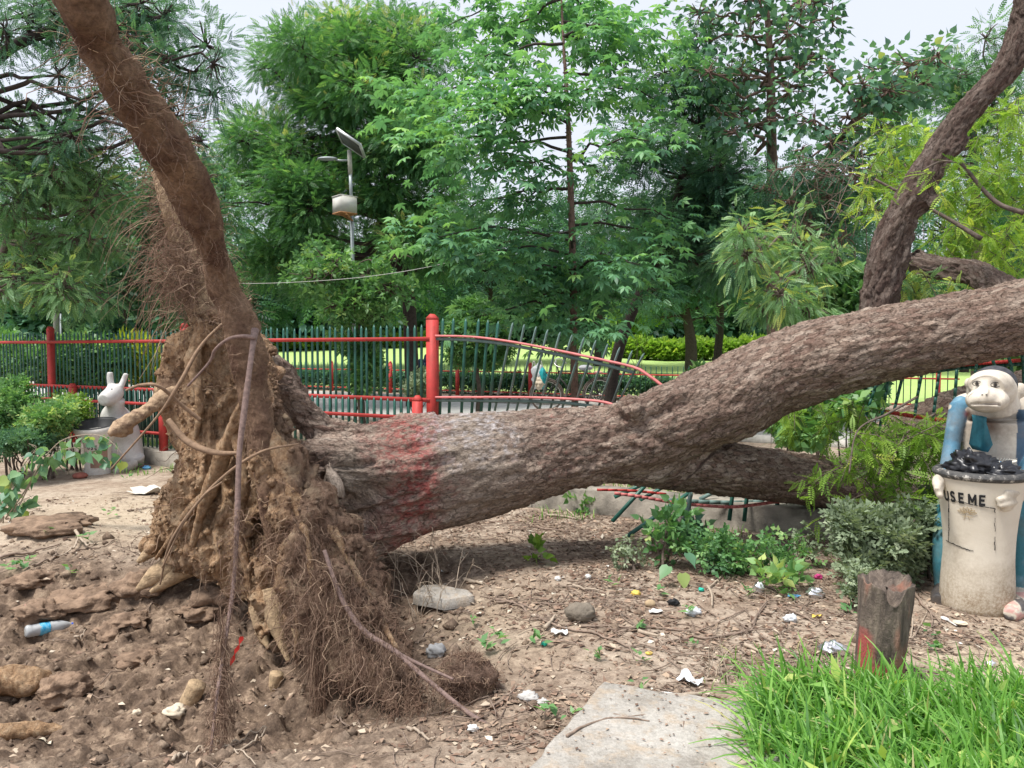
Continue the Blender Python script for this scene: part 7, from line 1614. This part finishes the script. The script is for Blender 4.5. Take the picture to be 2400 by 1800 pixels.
gb("weed", "thin weed with upright sprigs behind the dusty shrub", 1900, 1330, 80, 120, 60, G7, L_dusty, 906); gb("weed", "trailing weed in front of the dusty shrub", 1830, 1385, 110, 34, 26, G6, L_mid, 907, .3); gb("weed", "shaded weed at the foot of the wall", 1620, 1300, 90, 70, 55, G6, L_dark, 908, .1)
gb("weed", "leafy sprig by the cut sticks behind the trunk", 1380, 1200, 60, 34, 35, G6, L_mid, 909, .2); gb("weed", "little bright sprig in the trunk shadow", 1250, 1325, 36, 34, 8, G6, L_bright, 910, -.05, stems=2)
gb("dusty_shrub", "dust covered grey green shrub between the weeds and the monkey bin", 2050, 1372, 230, 200, 1900, G5, L_dusty, 911, .05, None, .6, 14)
gb("dusty_shrub", "smaller dusty shrub leaning on the left leg of the monkey bin", 2170, 1345, 90, 200, 560, G5, L_dusty, 912, -.1, None, .6, 6); gb("dusty_shrub", "narrow dusty stems just above the stump", 2020, 1430, 60, 110, 130, G7, L_dusty, 913, 0, None, .8, 6)
# big single leaves with a yellow patch
g_ = GP(1598, 1375); mb = MB(); scatter(mb, T_heart(.10, .085, .02), np.array([g_ + [0, 0, .10], g_ + [-.07, 0, .14], g_ + [.02, 0, .22]]), np.array([[.1, -.5, -1], [-.6, -.4, -.6], [.3, -.6, -.5]]), rg, (1, 1.1), np.array([.95, .7, .5]), .1)
single("drooping_leaf", mb, L_peepal, "large yellowing leaf drooping to the ground below the weeds", "leaf")
def seedling(px, py, s, seed):
    g_ = GP(px, py); r = np.random.default_rng(seed); mb = MB(); n = r.integers(5, 9); P = g_ + np.c_[r.normal(0, .018, (n, 2)), r.uniform(.015, .06, n)] * s
    scatter(mb, T_simple(.055, .026), P, np.c_[r.normal(size=(n, 2)), r.uniform(-.1, .8, n)], r, (.6 * s, 1.2 * s), r.uniform(.2, .8, n), .3); t = single("seedling", mb, L_mid, "small green weed seedling sprouting from bare soil", "seedling", "seedlings")
for q, (px, py, s) in enumerate(((1152, 1535, 1.3), (1168, 1505, 1), (1105, 1470, .8), (1262, 1520, 1), (1395, 1552, .9), (1440, 1385, 1), (1545, 1395, .9), (1500, 1480, 1), (1610, 1450, 1), (1505, 1560, .8), (1295, 1690, 1.1), (1345, 1700, .9), (1500, 1625, .8), (1625, 1525, .7), (260, 1215, 1.4), (118, 1265, 1.3),
                                    (205, 1275, 1.2), (60, 1330, 1.2), (165, 1352, .9), (300, 1130, 1.2), (345, 1085, 1.3), (380, 1080, 1.3), (405, 1110, 1.2), (430, 1075, 1.1), (325, 1100, 1.3), (1985, 1440, 1), (2175, 1500, 1.2), (2190, 1530, 1), (1870, 1390, 1.2), (1905, 1380, 1), (1760, 1405, 1.1), (45, 1345, 1.4), (30, 1352, 1.3))): seedling(px, py, s, 950 + q)

# sapling with heart leaves arching in at the left
sap = thing("heart_leaf_sapling", tuple(GP(20, 1225)), "sapling with heart shaped leaves arching over the soil in front of the rabbit bin", "sapling")
Ysp = 5.9; mb = MB(); stems_ = [[(15, 1215), (60, 1150), (100, 1080), (140, 1035), (190, 1020), (240, 1022), (275, 1045), (300, 1075)], [(35, 1210), (75, 1130), (120, 1070), (170, 1050), (220, 1060), (255, 1085)], [(5, 1222), (30, 1130), (60, 1085), (85, 1050), (68, 1040)], [(0, 1230), (12, 1170), (40, 1120), (20, 1090)], [(25, 1222), (45, 1180), (80, 1160)], [(10, 1225), (8, 1180), (-20, 1120)]]
P = []; D = []; r = np.random.default_rng(17)
for st in stems_:
    S = spline(np.array([W(a, b_, Ysp) for a, b_ in st]), 12 * len(st)); S[:, 1] += .05 * vnoise(S * 2, 5); mb.tube(S, np.linspace(.006, .0018, len(S)), 7)
    for i in range(int(len(S) * .35), len(S), 4):
        for s_ in (0, 1): 
            d = np.array([r.normal(0, .7), r.normal(0, .7), -.9 + r.normal(0, .25)]); p = S[i] + r.normal(size=3) * .012; e = p + d / np.linalg.norm(d) * r.uniform(.02, .05); mb.tube([p, e], [.0015, .001], 4); P.append(e); D.append(d)
part("stem", mb, m_twigl, sap, smooth=True); mb = MB(); scatter(mb, T_heart(.085, .085, .01), np.array(P), np.array(D), r, (.7, 1.25), np.clip(r.normal(.62, .2, len(P)), 0, 1), .9, (0, -1, .6)); part("foliage", mb, L_peepal, sap)
mb = MB(); c = GP(70, 1262); mb = MB()
# ---- litter
m_foil = simple("silver_foil", (.72, .72, .74), .25, metal=.85); m_clear = simple("clear_film", (.58, .60, .62), .3, spec=.6); m_tis = simple("tissue", (.50, .48, .45), .8, noise=.3); m_ylw = simple("yellow_scrap", (.62, .45, .10), .7); m_grn = simple("teal_scrap", (.02, .42, .30), .5); m_pnk = simple("pink_scrap", (.62, .30, .28), .7); m_mag = simple("magenta_scrap", (.55, .06, .22), .6); m_cream = simple("cream_scrap", (.58, .50, .38), .8); m_bluew = simple("blue_wrapper", (.10, .30, .50), .5)
def scrap(name, px, py, w, h, m, label, cat, seed, amp=.5, flat=.35):
    g_ = GP(px, py); s = g_[1] / FPX; mb = crumple(g_ + [0, 0, h * s * .45], np.array([w * s / 2, w * s / 2 * .7, h * s / 2]), seed, 22, 14, amp, 8); single(name, mb, m, label, cat, "litter on the ground")
def sheetlet(name, px, py, w, d, m, label, cat, seed, rz=0, curl=.01):
    g_ = GP(px, py); s = g_[1] / FPX; n = 9; u = np.linspace(-.5, .5, n); U, V_ = np.meshgrid(u, u); x = U * w * s; y = V_ * d * s * 2.2; c, s_ = math.cos(rz), math.sin(rz); X = g_[0] + x * c - y * s_; Y = g_[1] + x * s_ + y * c
    X = X + .12 * w * s * vnoise(np.c_[U.ravel() * 2, V_.ravel() * 2, 0 * U.ravel() + seed], 3).reshape(n, n); Z = H(X, Y) + .008 + np.abs(curl * fbm(np.c_[U.ravel() * 2.5, V_.ravel() * 2.5, 0 * U.ravel() + seed], 2, seed).reshape(n, n) * 2.2)
    i = np.arange(n - 1)[:, None] * n; j = np.arange(n - 1)[None]; mb = MB(); top = np.c_[X.ravel(), Y.ravel(), Z.ravel()]; mb.add(top, np.stack([i + j, i + j + 1, i + n + j + 1, i + n + j], -1).reshape(-1, 4)); single(name, mb, m, label, cat, "litter on the ground", smooth=True)
for a in (("foil_ball", *c5(185, 690), 24, 28, m_foil, "crumpled grey foil standing upright left of the stump", "foil", 1), ("foil_ball", *c5(500, 715), 40, 20, m_foil, "crumpled shiny foil between weeds and stump", "foil", 2), ("foil_ball", *c5(600, 1030), 64, 26, m_foil, "large crumpled silver foil at the back edge of the grass clump", "foil", 3),
          ("foil_ball", *c5(1472, 1105), 26, 14, m_foil, "small foil piece on the pale soil at the right", "foil", 4), ("stone", *c3(1330, 1000), 44, 30, simple("grey_stone", (.36, .36, .36), .8, noise=.3), "grey pebble lump half sunk in the pale soil", "stone", 5), ("plastic_scrap", *c5(360, 850), 30, 18, m_clear, "clear crumpled film left of the stump top", "litter", 6),
          ("plastic_scrap", *c4(1240, 815), 34, 16, m_clear, "clear film around a seedling near the tan stone", "litter", 7), ("tissue", *c4(330, 1290), 46, 18, m_tis, "torn white tissue left of the slab corner", "paper", 8), ("tissue", *c4(410, 1310), 26, 11, m_tis, "smaller torn tissue piece touching the slab side", "paper", 9), ("cup_lid", *c4(1135, 760), 28, 14, m_black, "small black plastic cup among the sticks", "litter", 10),
          ("yellow_scrap", *c4(925, 705), 22, 10, m_ylw, "crumpled yellow wrapper below the weed row", "litter", 11), ("teal_scrap", *c4(1288, 680), 12, 9, m_grn, "tiny bright teal cap near the weeds", "litter", 12), ("teal_scrap", *c4(415, 985), 14, 9, m_grn, "tiny teal scrap left of the long forked stick", "litter", 13), ("magenta_scrap", *c5(515, 610), 18, 11, m_mag, "small magenta and white scrap under the dusty shrub", "litter", 14),
          ("paper_scrap", *c1_(970, 1375), 50, 22, m_cream, "crumpled off white paper on the floor of the hole", "paper", 16), ("paper_scrap", *c1_(760, 1370), 20, 13, m_cream, "small pale scrap left of the crumpled paper", "paper", 17), ("blue_wrapper", 345, 1100, 18, 8, m_bluew, "small blue and white wrapper beside the rabbit foot", "litter", 18), ("pink_scrap", *c1_(160, 800), 24, 12, m_pnk, "pink scrap on the clods left of the bottle", "litter", 19),
          ("yellow_scrap", *c4(998, 1030), 16, 7, m_ylw, "tiny yellow scrap below the long forked stick", "litter", 20), ("paper_scrap", *c4(660, 615), 12, 13, m_white, "tiny white twist of paper above the stone", "paper", 21), ("paper_scrap", *c4(490, 620), 14, 10, m_white, "tiny white scrap at the upper left of the stone", "paper", 22), ("paper_scrap", *c3(1555, 1440), 24, 14, m_white, "small white scrap left of the slab's front corner", "paper", 23)): scrap(*a[:6], a[6], a[7], a[8])
sheetlet("plastic_sheet", 352, 1158, 90, 22, simple("plastic_sheet", (.58, .55, .49), .5), "pale torn plastic sheet on the soil left of the root plate", "plastic sheet", 1, .1, .05)
sheetlet("tile_piece", 101, 1740, 46, 10, m_cream, "flat cream square tile at the lower left", "tile", 2, .3, 0); sheetlet("card_scrap", *c4(1035, 805), 30, 9, m_white, "flat white card below the black cup", "paper", 3, .1, .01); sheetlet("plastic_scrap", *c4(1225, 1200), 36, 26, m_clear, "flat translucent rounded film piece above the slab", "litter", 4, .8, .02)
sheetlet("plastic_scrap", *c4(500, 925), 40, 9, m_white, "rumpled white strip under the long forked stick", "litter", 5, .1, .02); sheetlet("strip_scrap", *c5(380, 720), 26, 6, m_bluew, "small bluish strip left of the stump top", "litter", 6, 0, .01); sheetlet("yellow_scrap", *c5(505, 830), 22, 6, m_ylw, "flat yellow strip left of the stump", "litter", 7, 0, .01)
# plastic spoon and plate in front of the monkey
g_ = GP(2222, 1462); sp_ = thing("plastic_spoon", tuple(g_), "white plastic spoon lying in front of the monkey bin", "spoon"); mb = MB(); mb.ball(g_ + [0, .03, .012], (.018, .028, .006), 14, 8); part("bowl", mb, m_white, sp_, smooth=True); mb = MB(); mb.tube([g_ + [0, .0, .012], g_ + [.003, -.07, .01]], [.004, .003], 6); part("handle", mb, m_white, sp_)
g_ = GP(2250, 1466); mb = MB(); mb.lathe([(.001, .01), (.03, .011), (.036, .016)], 24, g_, 1, 1); single("bottle_cap_lid", mb, m_cream, "flat cream lid on the soil beside the plastic spoon", "lid")
g_ = GP(*c4(1165, 1480)); mb = MB(); mb.lathe([(.001, .006), (.028, .006), (.03, .004), (.03, 0)], 28, g_ + [0, 0, .045]); single("disc", mb, simple("disc_pale", (.50, .45, .37), .8), "pale round disc lying on the slab", "disc")
# mound of loose soil beside the sapling
rock("soil_mound", 95, 1245, 190, 34, "small mound of loose reddish soil under the sapling", "soil heap", m_clod, 77, .5, -.03)
